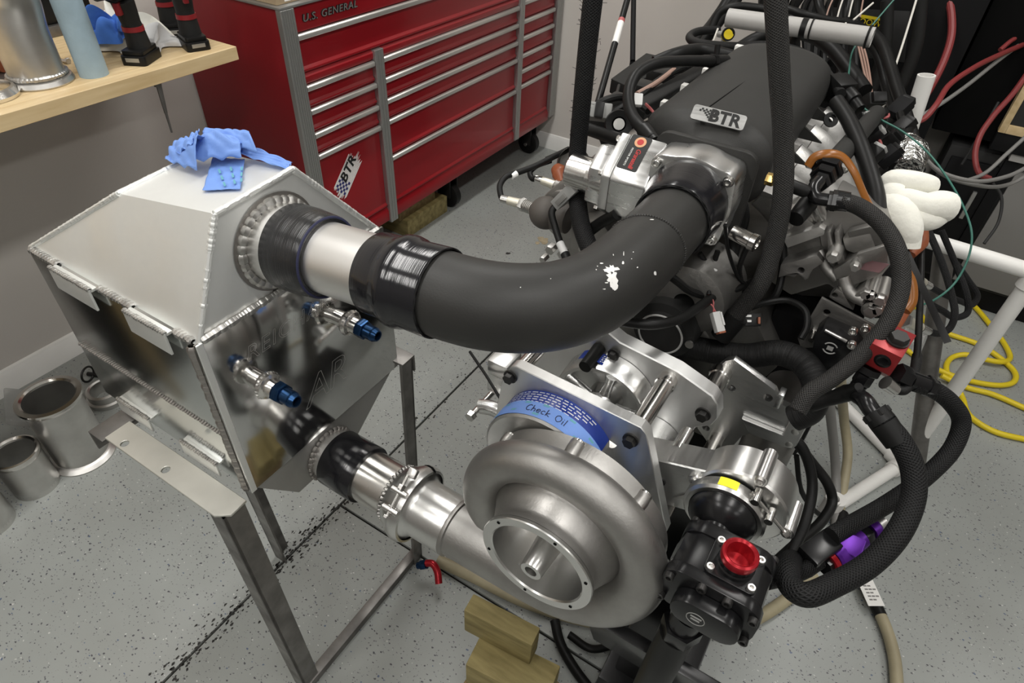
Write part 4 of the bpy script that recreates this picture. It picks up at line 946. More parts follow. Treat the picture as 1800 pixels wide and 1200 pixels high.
q0 = V(GX + .066 * cos(radians(70)), AYF - .022, GZ + .066 * sin(radians(70))); q1 = V(GX + .088 * cos(radians(8)), AYF - .022, GZ + .088 * sin(radians(8)))
mb.cyl(q0, q1, .0028, seg=8).hexn(q1, q0 - q1, .0062, .008)
obj('clamp_bolt', mb, M['chrome'], bc)

# ------------------------------------------------------------------ black pump
pm = thing('fuel_pump', 'black anodized pump with red cap ring on top of its body', 'pump', (GX, .56, GZ - .06))
def pY(name, poly, y0, y1, m, par, bev=.002): return obj(name, MB().prism(poly, (0, y0, 0), (1, 0, 0), (0, 0, 1), (0, y1 - y0, 0)), m, par, bevel=bev, seg=2)
obj('mount_dome', MB().lathe((GX, AYF - .030, GZ), A_, [(0, .05), (-.012, .048), (-.022, .040), (-.030, .028), (-.034, .022), (-.05, .020), (-.05, 0)], 48), M['gloss'], pm)
PXc, PZc = GX + .026, GZ - .016
def stad(w, h, r, dx=0, dz=0): return rrect(PXc - w + dx, PZc - h + dz, PXc + w + dx, PZc + h + dz, r, 5)
pY('rear_cover', stad(.064, .042, .030), .568, .590, M['gloss'], pm)
body = pY('body', [(PXc - .060, PZc - .038), (PXc + .060, PZc - .038), (PXc + .066, PZc - .01), (PXc + .060, PZc + .026), (PXc + .040, PZc + .040), (PXc - .040, PZc + .040), (PXc - .060, PZc + .026), (PXc - .066, PZc - .01)], .512, .5679, M['gloss'], pm)
pY('front_cover', stad(.066, .043, .028), .494, .5119, M['gloss'], pm)
pY('end_boss', stad(.046, .026, .025, .004, -.002), .470, .4939, M['gloss'], pm, .004)
for i, (dx, dz) in enumerate(((-.056, .026), (.056, .026), (-.058, -.026), (.058, -.026), (-.014, .037), (.02, .037), (.0, -.037))):
    obj('cover_screw', MB().capbolt((PXc + dx, .4939, PZc + dz), (0, -1, 0), .0065, .008), M['bolt'], pm)
    if i < 2: obj('cover_screw', MB().capbolt((PXc + dx, .5901, PZc + dz - .004), (0, 1, 0), .0065, .008), M['bolt'], pm)
pc = V(PXc + .012, .541, PZc + .0402)
fl_ = obj('port_flange', MB().prism(rrect(-.034, -.030, .034, .030, .008), pc, (1, 0, 0), (0, 1, 0), (0, 0, .006)), M['gloss'], pm, bevel=.001)
for dx, dy in ((-.027, -.023), (.027, -.023), (-.027, .023), (.027, .023)): obj('port_screw', MB().capbolt(pc + V(dx, dy, .006), (0, 0, 1), .0055, .006), M['steel'], fl_)
obj('black_collar', MB().lathe(pc + V(0, 0, .006), (0, 0, 1), [(0, .019), (0, .025), (.006, .025), (.008, .0235), (.018, .0235), (.018, .019), (0, .019)], 40), M['gloss'], fl_)
obj('red_cap_ring', MB().lathe(pc + V(0, 0, .022), (0, 0, 1), [(0, .017), (0, .0235), (.006, .0245), (.012, .0235), (.014, .0205), (.011, .0175), (-.012, .0165), (-.014, 0)], 40), M['anred'], pm, label='red anodized cap ring on the pump port')
obj('logo_ring', MB().lathe((PXc - .006, .4699, PZc - .002), (0, -1, 0), [(0, .0125), (.0006, .0125), (.0006, .0115), (0, .0115)], 32).bx((PXc - .0135, .4692, PZc + .0005), (PXc + .0015, .4698, PZc + .0035)).bx((PXc - .012, .4692, PZc - .0055), (PXc, .4698, PZc - .0025)), M['greyp'], pm)
# suction elbow and hose below
e0 = V(PXc - .014, .500, PZc - .044)
obj('outlet_fitting', MB().cyl(e0, e0 + V(-.002, -.004, -.03), .024, .022, 24).hexn(e0 + V(-.002, -.004, -.03), (0, -.05, -1), .029, .026), M['gloss'], pm)
h0 = e0 + V(-.004, -.006, -.056)
obj('suction_hose', MB().tube([h0, h0 + V(-.002, -.004, -.10), h0 + V(-.004, .01, -.28), h0 + V(.0, .03, -.48), h0 + V(.02, .1, -.56)], .026, 20, 8), M['rub2'], label='thick black hose dropping straight down from the black pump', cat='hose')

# ------------------------------------------------------------------ engine stand pieces near the floor
es = thing('engine_stand', 'black steel engine stand upright and foot below the supercharger', 'stand', (0, .8, 0))
obj('upright', MB().bx((-.075, .70, .05), (.045, .80, .80)), M['gloss'], es, bevel=.006)
hp = (.055, .645)
obj('foot_plate', MB().prism([(-.13, .0), (.13, .0), (.13, .32), (-.13, .32)], (0, .64, .30), (1, 0, 0), (0, -.35, .94), (0, .02, .008), holes=[circ(.055, .075, .020, 20)[::-1]]), M['gloss'], es, bevel=.003)
obj('foot_beam', MB().bx((-.10, .66, .0), (.10, 1.2, .10)), M['gloss'], es, bevel=.006)
obj('column', MB().cyl((.03, 1.0, .1), (.03, 1.0, .86), .05, seg=32), M['rawsteel'], es)
obj('rear_upright', MB().bx((-.30, 1.74, .0), (-.18, 1.82, .395)), M['gloss'], es, bevel=.006)

# timber blocks under the blower outlet
a, b = at(850, 1022, 'z', .38), at(962, 1112, 'z', .38)
def timber(pxs, z, h, label, m):
    P = [at(x, y, 'z', z) for x, y in pxs]; P = [V(p.x, p.y, 0) for p in P]
    u = (P[1] - P[0]).normalized(); v_ = V(-u.y, u.x, 0); L = (P[1] - P[0]).length; w = (P[2] - P[1]).length
    sgn = 1 if (P[2] - P[1]).dot(v_) > 0 else -1
    c = (P[0] + P[1]) / 2 + v_ * sgn * w / 2 + V(0, 0, z - h / 2)
    return obj('timber_block', MB().box(c, (L, w, h), (u, v_, V(0, 0, 1))), m, label=label, cat='wood block', bevel=.004)
timber([(815, 1072), (935, 1135), (962, 1112)], .300, .099, 'upper greenish timber block resting below the supercharger outlet', M['pine'])
timber([(818, 1168), (958, 1240), (990, 1172)], .2005, .10, 'lower timber block at the bottom frame edge below the other', M['pine'])
obj('timber_block', MB().bx((-.36, .47, 0), (-.17, .60, .100)), M['pine2'], label='bottom timber block on the floor hidden under the stacked blocks', cat='wood block', bevel=.004)
# ------------------------------------------------------------------ engine block and heads
EY0, EY1 = 1.06, 1.74
en = thing('engine', 'bare cast V engine block with cylinder heads on the stand', 'engine', (-.24, 1.4, .55))
obj('block', MB().prism([(-.16, .56), (.16, .56), (.19, .72), (.23, .83), (.13, .96), (.05, .93), (-.05, .93), (-.13, .96), (-.23, .83), (-.19, .72)], (-.24, EY0 + .02, 0), (1, 0, 0), (0, 0, 1), (0, EY1 - EY0, 0)), M['castdark'], en, bevel=.008)
obj('oil_pan', MB().prism([(-.13, .40), (.13, .40), (.16, .559), (-.16, .559)], (-.24, EY0 + .04, 0), (1, 0, 0), (0, 0, 1), (0, EY1 - EY0 - .05, 0)), M['grill'], en, bevel=.01)
obj('dark_backing', MB().bx((-.06, 1.14, .56), (.10, 1.70, .92)), M['grill'], en, bevel=.01)  # dark box added as backing so the gap beside the block stays dark
obj('front_cover', MB().lathe((-.24, EY0 - .01, .78), A_, [(0, .05), (0, .115), (.01, .125), (.029, .13)], 48).bx((-.37, EY0 - .005, .60), (-.11, EY0 + .0199, .90)), M['castdark'], en, bevel=.004)
for k in range(10):
    a = 2 * pi * k / 10; obj('cover_bolt', MB().hexn((-.24 + .118 * cos(a), EY0 - .0052, .78 + .118 * sin(a)), (0, -1, 0), .008, .008), M['steel'], en)
obj('crank_pulley', MB().lathe((-.24, .955, .74), A_, [(0, 0), (0, .04), (.004, .045), (.004, .085), (0, .09), (.012, .095), (.02, .088), (.03, .095), (.04, .088), (.05, .095), (.06, .09), (.09, .05), (.09, 0)], 56), M['bolt'], en)
# round black unit under the elbow
c = at(1162, 585, 'y', .93)
au = obj('round_cover', MB().lathe((c.x, .925, c.z), A_, [(0, 0), (0, .040), (.003, .043), (.012, .043), (.014, .060), (.06, .064), (.06, 0)], 48), M['plastm'], en)
obj('cover_rim', MB().torus((c.x, .9245, c.z), A_, .042, .002, 48, 6), M['greyp'], au)
obj('cover_screw', MB().cyl((c.x + .055, .932, c.z - .004), (c.x + .055, .936, c.z - .004), .008, seg=16), M['steel'], au)
obj('cast_snout', MB().lathe((c.x + .02, .96, c.z + .06), A_, [(0, .02), (0, .05), (.01, .07), (.1, .085)], 40), M['castdark'], au)
# right head built from stacked castings
def pxp(name, px, y, dep, m, par, bev=.003, holes=()):
    hs_ = [circ(*polyY([(hx, hy)], y)[0], hr, 14)[::-1] for hx, hy, hr in holes]
    return obj(name, MB().prism(polyY(px, y), (0, y, 0), (1, 0, 0), (0, 0, 1), (0, dep, 0), holes=hs_), m, par, bevel=bev)
rh = pxp('cylinder_head', [(1352, 400), (1400, 372), (1440, 400), (1462, 352), (1548, 402), (1560, 428), (1563, 470), (1545, 492), (1488, 525), (1455, 500), (1390, 520), (1330, 480)], 1.115, .10, M['cast'], en, .006)
pxp('head_deck', [(1345, 470), (1400, 432), (1470, 452), (1545, 478), (1540, 495), (1488, 525), (1390, 520)], 1.216, .52, M['castdark'], rh, .006)
pxp('head_face', [(1384, 428), (1440, 408), (1447, 455), (1392, 478), (1378, 462)], 1.112, .02, M['castdark'], rh)
pxp('end_chamber', [(1462, 475), (1500, 452), (1555, 436), (1562, 447), (1561, 468), (1545, 486), (1500, 503), (1475, 512)], 1.075, .05, M['cast'], rh, .006)
pxp('mount_lug', [(1372, 466), (1436, 448), (1448, 462), (1428, 474), (1420, 490), (1414, 494), (1410, 487), (1401, 482), (1396, 488), (1384, 484), (1368, 488)], 1.075, .04, M['cast'], rh, .002, [(1408, 475, .0055)])
for xx, w in ((1452, 7), (1466, 8)): pxp('casting_rib', [(xx, 408), (xx + w, 405), (xx + w + 12, 462), (xx + 6, 466)], 1.085, .04, M['cast'], rh)
pxp('pipe_seat', [(1480, 420), (1530, 410), (1540, 436), (1500, 446), (1486, 440)], 1.09, .03, M['cast'], rh, .004)
obj('coolant_elbow', MB().tube([at(1482, 486, 'y', 1.075), at(1488, 505, 'y', 1.07), at(1502, 520, 'y', 1.065), at(1520, 528, 'y', 1.06)], .011, 14, 6), M['cast'], rh)
pxp('lower_flange', [(1462, 515), (1470, 508), (1482, 515), (1490, 530), (1500, 545), (1488, 540), (1466, 528), (1457, 522)], 1.06, .02, M['cast'], rh, .002, [(1467, 519, .005)])
pxp('corner_boss', [(1508, 512), (1520, 502), (1530, 512), (1530, 524), (1500, 536), (1494, 528)], 1.055, .04, M['cast'], rh, .004)
pxp('cover_ledge', [(1376, 420), (1440, 398), (1450, 404), (1449, 413), (1384, 436)], 1.098, .03, M['runner'], rh, .002)
pxp('casting_web', [(1488, 408), (1530, 398), (1550, 414), (1556, 430), (1520, 440), (1494, 424)], 1.092, .02, M['castdark'], rh, .003)
pxp('chamber_lip', [(1505, 447), (1558, 431), (1563, 440), (1562, 450), (1512, 466)], 1.064, .012, M['cast'], rh, .003)
obj('steel_port', MB().cyl(at(1432, 350, 'y', 1.12), at(1446, 378, 'y', 1.13), .014, .017, 24), M['chrome'], rh)
obj('oil_drain', MB().tube([at(1440, 440, 'y', 1.10), at(1452, 470, 'y', 1.09), at(1472, 490, 'y', 1.085)], .009, 14, 5), M['cast'], rh)
for px, py, r in ((1464, 453, .009), (1503, 470, .007), (1522, 517, .009), (1530, 520, .007), (1378, 398, .010), (1546, 528, .009), (1530, 548, .012), (1543, 545, .009)):
    c = at(px, py, 'y', 1.055); obj('head_bolt', MB().cyl((c.x, 1.06, c.z), (c.x, 1.12, c.z), r * 1.3, seg=16).hexn((c.x, 1.06, c.z), (0, -1, 0), r, .010), M['steel'], rh)
c = at(1535, 468, 'y', 1.0745); obj('paint_mark', MB().prism([(-.016, -.012), (.012, -.008), (.020, .012), (-.012, .008)], (c.x, 1.0742, c.z), (1, 0, 0), (0, 0, 1), (0, .0008, 0)), M['paintm'], rh)
lh = obj('cylinder_head', MB().prism([(-.12, -.05), (-.02, -.13), (.06, -.06), (.06, .04), (-.03, .10), (-.10, .06), (-.13, .03)], (-.45, EY0 + .05, 1.0), (1, 0, .12), (-.12, 0, 1), (0, .63, 0)), M['cast'], en, bevel=.006)
obj('front_casting', MB().prism([(-.06, -.12), (.03, -.12), (.06, .0), (0, .06), (-.06, .03)], (-.42, EY0 - .01, .98), (1, 0, 0), (0, 0, 1), (0, .06, 0)), M['cast'], lh, bevel=.006)
obj('front_casting', MB().prism([(-.02, -.16), (.05, -.16), (.09, -.05), (.02, .0)], (-.40, EY0 - .03, .97), (1, 0, .2), (-.2, 0, 1), (0, .05, 0)), M['cast'], lh, bevel=.006)
obj('lifting_lug', MB().prism(rrect(-.02, -.055, .02, .055, .016), at(990, 378, 'y', 1.06), (.9, 0, .3), (-.3, 0, .9), (0, .01, 0), holes=[circ(0, .034, .009, 12)[::-1], circ(0, -.03, .006, 12)[::-1]]), M['cast'], lh, bevel=.001)
for k in range(8):
    q = random.Random(k); obj('casting_detail', MB().hexn((-.52 + .05 * k * .9 % .3 - .02, 1.065, .90 + .03 * (k % 3)), (0, -1, 0), .008 + .003 * (k % 2), .02), M['steel'], lh)
obj('valve_cover', MB().prism(rrect(-.05, -.035, .05, .035, .02), (-.485, EY0 + .10, 1.05), (.86, 0, .5), (-.5, 0, .86), (0, .55, 0)), M['cast'], en, bevel=.006)
obj('valve_cover', MB().prism(rrect(-.07, -.035, .07, .035, .02), (.075, EY0 + .14, .99), (.86, 0, -.5), (.5, 0, .86), (0, .50, 0)), M['grill'], en, bevel=.006)

# ------------------------------------------------------------------ intake manifold
im = thing('intake_manifold', 'textured black intake manifold with silver lower runners and steel plaque', 'intake manifold', (-.26, 1.4, 1.05))
PCX = -.275
secs = [(1.062, -.250, 1.162, .074, .074, 2.0), (1.085, -.251, 1.168, .080, .076, 2.2), (1.105, -.257, 1.178, .100, .076, 2.6), (1.125, -.265, 1.184, .118, .074, 3.0), (1.16, PCX, 1.187, .125, .070, 3.0), (1.3, PCX, 1.189, .126, .068, 2.8), (1.5, PCX, 1.189, .126, .068, 2.8), (1.66, PCX, 1.186, .124, .066, 2.8), (1.72, PCX, 1.180, .116, .060, 2.6), (1.75, PCX, 1.170, .095, .045, 2.4), (1.757, PCX, 1.168, .045, .022, 2.2)]
mb = MB(); rings = []; n = 64
def lerp(a, b, t): return tuple(x + (y - x) * t for x, y in zip(a, b))
fine = []
for a, b in zip(secs[:-1], secs[1:]): fine += [lerp(a, b, k / 4) for k in range(4)]
fine.append(secs[-1])
for y, cx, cz, hw, hh, e in fine:
    r = []
    for k in range(n):
        a = 2 * pi * k / n; c, s = cos(a), sin(a)
        x = hw * (abs(c) ** (2 / e)) * (1 if c > 0 else -1); z = hh * (abs(s) ** (2 / e)) * (1 if s > 0 else -1)
        if s > 0 and y > 1.13: z -= .010 * math.exp(-((x + .012) / .006) ** 2) * min(1, (y - 1.13) / .05) * (.5 if y > 1.7 else 1); z += .006 * (1 - (x / hw) ** 2)
        r.append(V(cx + x, y, cz + z))
    rings.append(mb.verts(r))
for p, q_ in zip(rings[:-1], rings[1:]):
    for k in range(n): mb.face([p[k], p[(k + 1) % n], q_[(k + 1) % n], q_[k]])
mb.face(rings[-1]); bmesh.ops.recalc_face_normals(mb.bm, faces=mb.bm.faces[:])
obj('plenum', mb, M['mani'], im, smooth=60)
obj('throttle_flange', MB().prism(rrect(-.092, -.082, .090, .080, .025), (-.250, 1.058, 1.163), (1, 0, 0), (0, 0, 1), (0, .014, 0)), M['mani'], im, bevel=.002)
# runners with oval section and stepped joint strip on the right side
ry = [1.235, 1.365, 1.495, 1.625]
for y in ry:
    for s in (1, -1):
        x0 = PCX + s * .118
        P_ = [V(x0, y, 1.118), V(x0 + s * .035, y, 1.100), V(x0 + s * .085, y + .005, 1.055), V(x0 + s * .14, y + .01, .98)]
        obj('runner', MB().tube(P_, [.042, .044, .044, .044], 24, 6, flat=1.1), M['runner'], im, smooth=60)
zz = []
for k, y in enumerate(ry):
    zz += [(y - .060, 0), (y - .045, .014), (y + .03, .014), (y + .045, 0)]
def strip(xc, s):
    up = [V(xc + s * h * .3, y, 1.134 + h) for y, h in zz]; mb = MB(); w = .014
    A = [mb.verts([p + V(-s * .022, 0, 0), p + V(s * w, 0, -.004), p + V(s * w, 0, -.012), p + V(-s * .022, 0, -.010)]) for p in up]
    for a, b in zip(A[:-1], A[1:]):
        for i in range(4): mb.face([a[i], a[(i + 1) % 4], b[(i + 1) % 4], b[i]])
    mb.face(A[0]); mb.face(A[-1]); bmesh.ops.recalc_face_normals(mb.bm, faces=mb.bm.faces[:]); return mb
for s in (1, -1):
    sp = obj('joint_strip', strip(PCX + s * .128, s), M['cast'], im)
    for y in ry:
        obj('flange_bolt', MB().hexn((PCX + s * .144, y - .005, 1.124), (s * .5, 0, .9), .007, .012), M['chrome'], sp)
        if s > 0: obj('rib', MB().prism([(0, 0), (.05, 0), (.0, .03)], (PCX + .118, y + .06, 1.15), (1, 0, 0), (0, 0, 1), (0, .006, 0)), M['mani'], im)
s0, s1 = at(1236, 196, 'z', 1.2625), at(1345, 119, 'z', 1.2600)
obj('center_seam', MB().tube([s0, (s0 + s1) / 2 + V(0, 0, .0004), s1], .0016, 8, 4), M['void'], im)
for px, py in ((1207, 160), (1244, 131), (1277, 106), (1300, 90), (1172, 190)):
    c = at(px, py, 'z', 1.195); obj('flange_tab', MB().box(c, (.026, .020, .028)), M['pvc'], im, bevel=.002)
# plaque
bl, br2 = at(1212, 207, 'z', 1.262), at(1305, 230, 'z', 1.258)
tl2, tr2 = at(1232, 182, 'y', bl.y + .024), at(1319, 208, 'y', br2.y + .024)
U = (br2 - bl).normalized(); Vv = ((tl2 - bl) + (tr2 - br2)) / 2; Wd = (br2 - bl).length; Hd = (Vv - U * Vv.dot(U)).length; Vv = (Vv - U * Vv.dot(U)).normalized(); Nn = U.cross(Vv).normalized()
pq = obj('plaque', MB().prism(rrect(0, 0, Wd, Hd, .005), bl, U, Vv, -Nn * .0025), M['mill'], im, label='steel plaque with cut letters and checkers')
fm = flatmap(bl + U * Wd * .62 + Vv * Hd * .47 + Nn * .0003, U, Vv)
obj('plaque_letters', text_mb('BTR', Hd * 1.12, lambda x, y, z: fm(x * .92, y, z), .0002, 0, 1.02, bold=.035), M['black'], pq)
mb = MB(); cs = Hd * .115
for i in range(9):
    for j in range(6):
        if (i + j) % 2 == 0 and j >= (4 - i * .9) and j < 6 and not (i < 2 and j < 4): mb.prism([(i * cs, j * cs), (i * cs + cs, j * cs), (i * cs + cs, j * cs + cs), (i * cs, j * cs + cs)], bl + U * Wd * .12 + Vv * Hd * .16 + Nn * .0003, U, Vv, Nn * .0003)
obj('plaque_checkers', mb, M['black'], pq)
for f in (.2, .8): obj('plaque_post', MB().cyl(bl + U * Wd * f + Vv * Hd * .5 - Nn * .0026, bl + U * Wd * f + Vv * Hd * .5 - Nn * .024, .004, seg=10), M['bolt'], pq)

# ------------------------------------------------------------------ throttle body and its coupler
TX, TZ = -.247, 1.164
tb = thing('throttle_unit', 'bright billet throttle body with side motor housing and red label', 'throttle body', (TX - .05, 1.02, 1.08))
lobes = []
for k in range(72):
    a = 2 * pi * k / 72; r = .0770
    for la, w, rr in ((42, 15, .091), (138, 15, .092), (222, 15, .092), (318, 15, .091)):
        d = abs((math.degrees(a) - la + 180) % 360 - 180); r = max(r, .0770 + (rr - .0770) * math.exp(-(d / w) ** 2))
    lobes.append((TX + r * cos(a), TZ + r * sin(a)))
obj('body', MB().prism(lobes, (0, .990, 0), (1, 0, 0), (0, 0, 1), (0, .0675, 0)), M['bill'], tb, bevel=.003, smooth=40)
obj('bore_neck', MB().lathe((TX, .985, TZ), A_, [(0, .056), (0, .062), (.016, .062)], 48), M['bill'], tb)
for a in (42, 140, 222, 318):
    x, z = TX + .0815 * cos(radians(a)), TZ + .0815 * sin(radians(a))
    obj('cap_screw', MB().cyl((x, .9899, z), (x, .988, z), .0095, seg=20).capbolt((x, .988, z), (0, -1, 0), .007, .007), M['chrome'], tb)
prof = [(1.062, 1.205), (1.050, 1.228), (.985, 1.186), (.974, 1.172), (.976, 1.105), (.995, 1.088), (1.055, 1.092)]
obj('gear_housing', MB().prism(prof, (-.384, 0, 0), (0, 1, 0), (0, 0, 1), (.068, 0, 0)), M['bill'], tb, bevel=.005)
obj('housing_cover', MB().prism([(y * .96 + .04 * 1.02, z * .97 + .03 * 1.155) for y, z in prof], (-.402, 0, 0), (0, 1, 0), (0, 0, 1), (.0179, 0, 0)), M['mill'], tb, bevel=.003)
obj('motor_mount', MB().prism([(1.055, 1.195), (1.025, 1.205), (.985, 1.175), (.981, 1.11), (1.0, 1.096), (1.05, 1.10)], (-.432, 0, 0), (0, 1, 0), (0, 0, 1), (.0299, 0, 0)), M['bill'], tb, bevel=.006)
for y, z in ((1.046, 1.214), (.984, 1.172), (.985, 1.102)): obj('cover_screw', MB().hexn((-.4021, y, z), (-1, 0, 0), .0055, .007), M['chrome'], tb)
obj('motor', MB().lathe((-.484, 1.018, 1.142), (1, 0, 0), [(0, 0), (0, .027), (.004, .032), (.046, .033), (.047, .0345), (.083, .037), (.083, 0)], 48), M['shine'], tb)
ld0 = V(0, .985, 1.186); ldv = V(0, 1.050 - .985, 1.228 - 1.186); ln = V(0, -ldv.z, ldv.y).normalized(); lv = ldv.normalized()
lo_ = V(-.381, .985, 1.186) + lv * .004 + ln * .0002
lab = obj('name_label', MB().prism(rrect(0, 0, .038, .072, .004), lo_, (1, 0, 0), lv, ln * .0006), M['black'], tb, label='black label with red script and a round tan emblem')
lo2 = lo_ + ln * .0008
obj('emblem', MB().prism(circ(.020, .059, .0105, 24), lo2, (1, 0, 0), lv, ln * .0004), M['stickt'], lab)
obj('emblem_center', MB().prism(circ(.020, .059, .006, 16), lo2 + ln * .0005, (1, 0, 0), lv, ln * .0003), M['stick'], lab)
obj('script', text_mb('Granatelli', .0125, flatmap(lo2 + V(.0245, 0, 0) + lv * .025, -lv, V(1, 0, 0)), .0003, .25, .86, bold=.01), M['stick'], lab)
obj('small_print', text_mb('MOTOR SPORTS', .0048, flatmap(lo2 + V(.012, 0, 0) + lv * .026, -lv, V(1, 0, 0)), .0002, 0, 1.1), M['white'], lab)
obj('vacuum_port', MB().cyl((TX + .085, 1.02, TZ - .045), (TX + .130, 1.01, TZ - .048), .013, seg=24).lathe((TX + .118, 1.0125, TZ - .0475), (1, -.2, 0), [(0, .013), (.002, .0150), (.012, .0150), (.014, .009), (.004, .008), (.004, 0)], 24), M['shine'], tb)
c0 = V(TX + .105, 1.06, TZ + .045)
bf = obj('brass_fitting', MB().hexn(c0, (1, 0, 0), .0105, .014).cyl(c0 + V(.014, 0, 0), c0 + V(.034, 0, 0), .0085, seg=16), M['brass'], tb)
obj('rubber_cap', MB().lathe(c0 + V(.030, 0, 0), (1, .05, -.12), [(0, 0), (0, .0115), (.035, .0105), (.041, .007), (.042, 0)], 20), M['rub2'], bf)
t = thing('throttle_coupler', 'glossy black silicone reducer between black elbow and throttle body', 'hose coupler', (TX, .95, TZ - .07))
cl0 = EL0
obj('sleeve', MB().lathe(cl0, V(TX, .998, TZ) - cl0, [(0, .0567), (0, .0615), (.002, .0625), (.030, .0635), (.062, .0695), (.103, .0715), (.1045, .0705), (.1045, .0630), (0, .0567)], 72), M['rub'], t)
obj('stitched_edge', MB().torus(cl0, V(TX, .998, TZ) - cl0, .0600, .0026, 72, 8), M['braid'], t)

# ------------------------------------------------------------------ left bank: fuel rail, coils, covers
fr = thing('fuel_rail', 'black fuel rail running along the manifold beside the coil packs', 'fuel rail', (-.47, 1.45, 1.12))
r0, r1 = at(1118, 196, 'z', 1.165), at(1262, 112, 'z', 1.165)
X_, Y_, Zd = frame(r1 - r0)
obj('rail', MB().prism(rrect(-.021, -.017, .021, .017, .007), r0, X_, Y_, r1 - r0), M['plastm'], fr, bevel=.001)
ms = r0 + (r1 - r0) * .55
sidev = (r1 - r0).normalized(); upv = V(0, 0, 1)
obj('rail_lettering', text_mb('WP', .020, flatmap(r0 + (r1 - r0) * .57 + V(.0, -.0, .0) + (CAM - r0).normalized() * .027, sidev, V(.25, .1, 1)), .0004, .2), M['greyp'], fr)
for k in range(4):
    c = r0 + (r1 - r0) * (.12 + .25 * k); obj('injector', MB().cyl(c + V(.012, 0, -.016), c + V(.05, 0, -.085), .010, .008, 14), M['plast'], fr)
for k in range(5):
    c = V(-.535, 1.26 + .12 * k, 1.125)
    t = thing('coil_pack', ('coil pack nearest the grey connector on the left bank', 'second coil pack behind the curved black hose', 'third coil pack beside the fuel rail lettering', 'fourth coil pack beneath the flat black cover', 'last coil pack under the cable loom')[k], 'ignition coil', c, 'coil packs on the bank')
    obj('housing', MB().box(c + V(0, 0, .015), (.075, .055, .045)), M['plast'], t, bevel=.006)
    obj('connector', MB().box(c + V(.048, .005, .02), (.03, .03, .022)), M['greyp'] if k % 2 else M['plastm'], t, bevel=.003)
    obj('boot', MB().cyl(c + V(.01, 0, -.008), c + V(.05, 0, -.07), .013, seg=12), M['rub2'], t)
p = at(1120, 122, 'y', 1.75)
cv = thing('flat_cover', 'flat black plastic box cover beyond the curved hose', 'cover', p)
cvp = [at(x, y, 'z', p.z) for x, y in ((1074, 138), (1136, 93), (1176, 102), (1170, 118), (1105, 152))]
obj('lid', MB().plate(cvp, .004), M['plastm'], cv, bevel=.002)
cvq = [v_ - V(0, 0, .003) for v_ in cvp]; mb = MB(); A1 = mb.verts(cvq); B1 = mb.verts([v_ - V(0, 0, .035) for v_ in cvq]); mb.face(A1); mb.face(B1[::-1])
for i in range(5): mb.face([A1[i], B1[i], B1[(i + 1) % 5], A1[(i + 1) % 5]])
bmesh.ops.recalc_face_normals(mb.bm, faces=mb.bm.faces[:]); obj('tray', mb, M['plast'], cv, bevel=.004)
c = at(1088, 218, 'y', 1.16)
rs = thing('round_sensor', 'black round sensor socket with steel pin beside the curved hose', 'sensor', c)
obj('shell', MB().lathe(c, (.35, -.8, .35), [(0, .014), (.002, .026), (-.03, .028), (-.06, .02), (-.06, 0)], 32), M['plast'], rs)
obj('cup', MB().lathe(c, (.35, -.8, .35), [(.002, .025), (-.02, .02), (-.02, 0)], 32), M['void'], rs)
obj('pin', MB().lathe(c, (.35, -.8, .35), [(-.02, .011), (.004, .011), (.004, 0)], 24), M['steel'], rs)
c = at(1054, 197, 'y', 1.2)
gc = thing('grey_connector', 'square grey plug socket left of the round black sensor', 'connector', c)
obj('shell', MB().box(c, (.05, .03, .05), frame((.3, -.8, .5))), M['greyp'], gc, bevel=.003)
obj('slot', MB().box(c + V(.006, -.016, .01), (.018, .03, .026), frame((.3, -.8, .5))), M['plast'], gc, bevel=.002)
# ------------------------------------------------------------------ hoses, cables and fittings
def H(name, label, cat, pts, r, m, n=8, seg=16, parent=None, flat=None, group=None, caps=True):
    P = [p if isinstance(p, Vector) else dp(*p) for p in pts]
    return obj(name, MB().tube(P, r, seg, n, caps=caps, flat=flat), m, parent, label, cat, group)
def pipe_between(name, a, b, r, m, par=None, seg=16, r1=None): return obj(name, MB().cyl(a, b, r, r1, seg), m, par)
# hanging sleeve hoses
hA = H('sleeved_hose', 'tall frayed black braided hose hanging beside the throttle body motor', 'hose', [at(1062, -160, 'y', 1.09), at(1042, 0, 'y', 1.09), at(1026, 150, 'y', 1.09), at(1014, 290, 'y', 1.09), (1015, 345, 1.235), (1023, 400, 1.20), (1044, 450, 1.17), (1085, 500, 1.15), (1120, 525, 1.14)], .0172, M['braid'], seg=24)
mb = MB(); q = random.Random(3)
for k in range(60):
    y_ = q.uniform(0, 440); xx = 1042 - y_ * .097 if y_ < 300 else 1014 + (y_ - 300) * .1
    if y_ > 280: continue
    p = at(xx - 1, y_, 'y', 1.09) + ROT @ V(.0165 * q.choice((-1, 1)), 0, .002); mb.tube([p, p + V(q.uniform(-.006, .006), 0, q.uniform(-.002, .004)), p + V(q.uniform(-.01, .01), 0, q.uniform(-.003, .006))], .0004, 4, 1)
obj('frayed_threads', mb, M['braid'], hA, kind='stuff')
hB = H('sleeved_hose', 'thick black braided hose hanging in front of the intake manifold', 'hose', [(1353, -160, .86), (1363, 0, .90), (1370, 130, .95), (1377, 250, 1.0), (1376, 340, 1.03), (1360, 430, 1.07), (1336, 500, 1.10), (1300, 545, 1.14), (1270, 585, 1.17)], .0158, M['braidg'], seg=28)
obj('hose_end', MB().cyl(dp(1296, 555, 1.145), dp(1266, 592, 1.175), .021, .019, 20), M['rub2'], hB)
hC = H('braided_line', 'black braided line curving from fuel rail elbow down past the red block', 'hose', [(1478, 352, 1.023), (1510, 363, 1.014), (1548, 392, 0.995), (1577, 440, 0.977), (1584, 500, 0.972), (1562, 565, 0.971), (1515, 622, .98), (1462, 665, .98), (1422, 692, 0.971), (1402, 722, 0.972)], .0135, M['braidg'], seg=24)
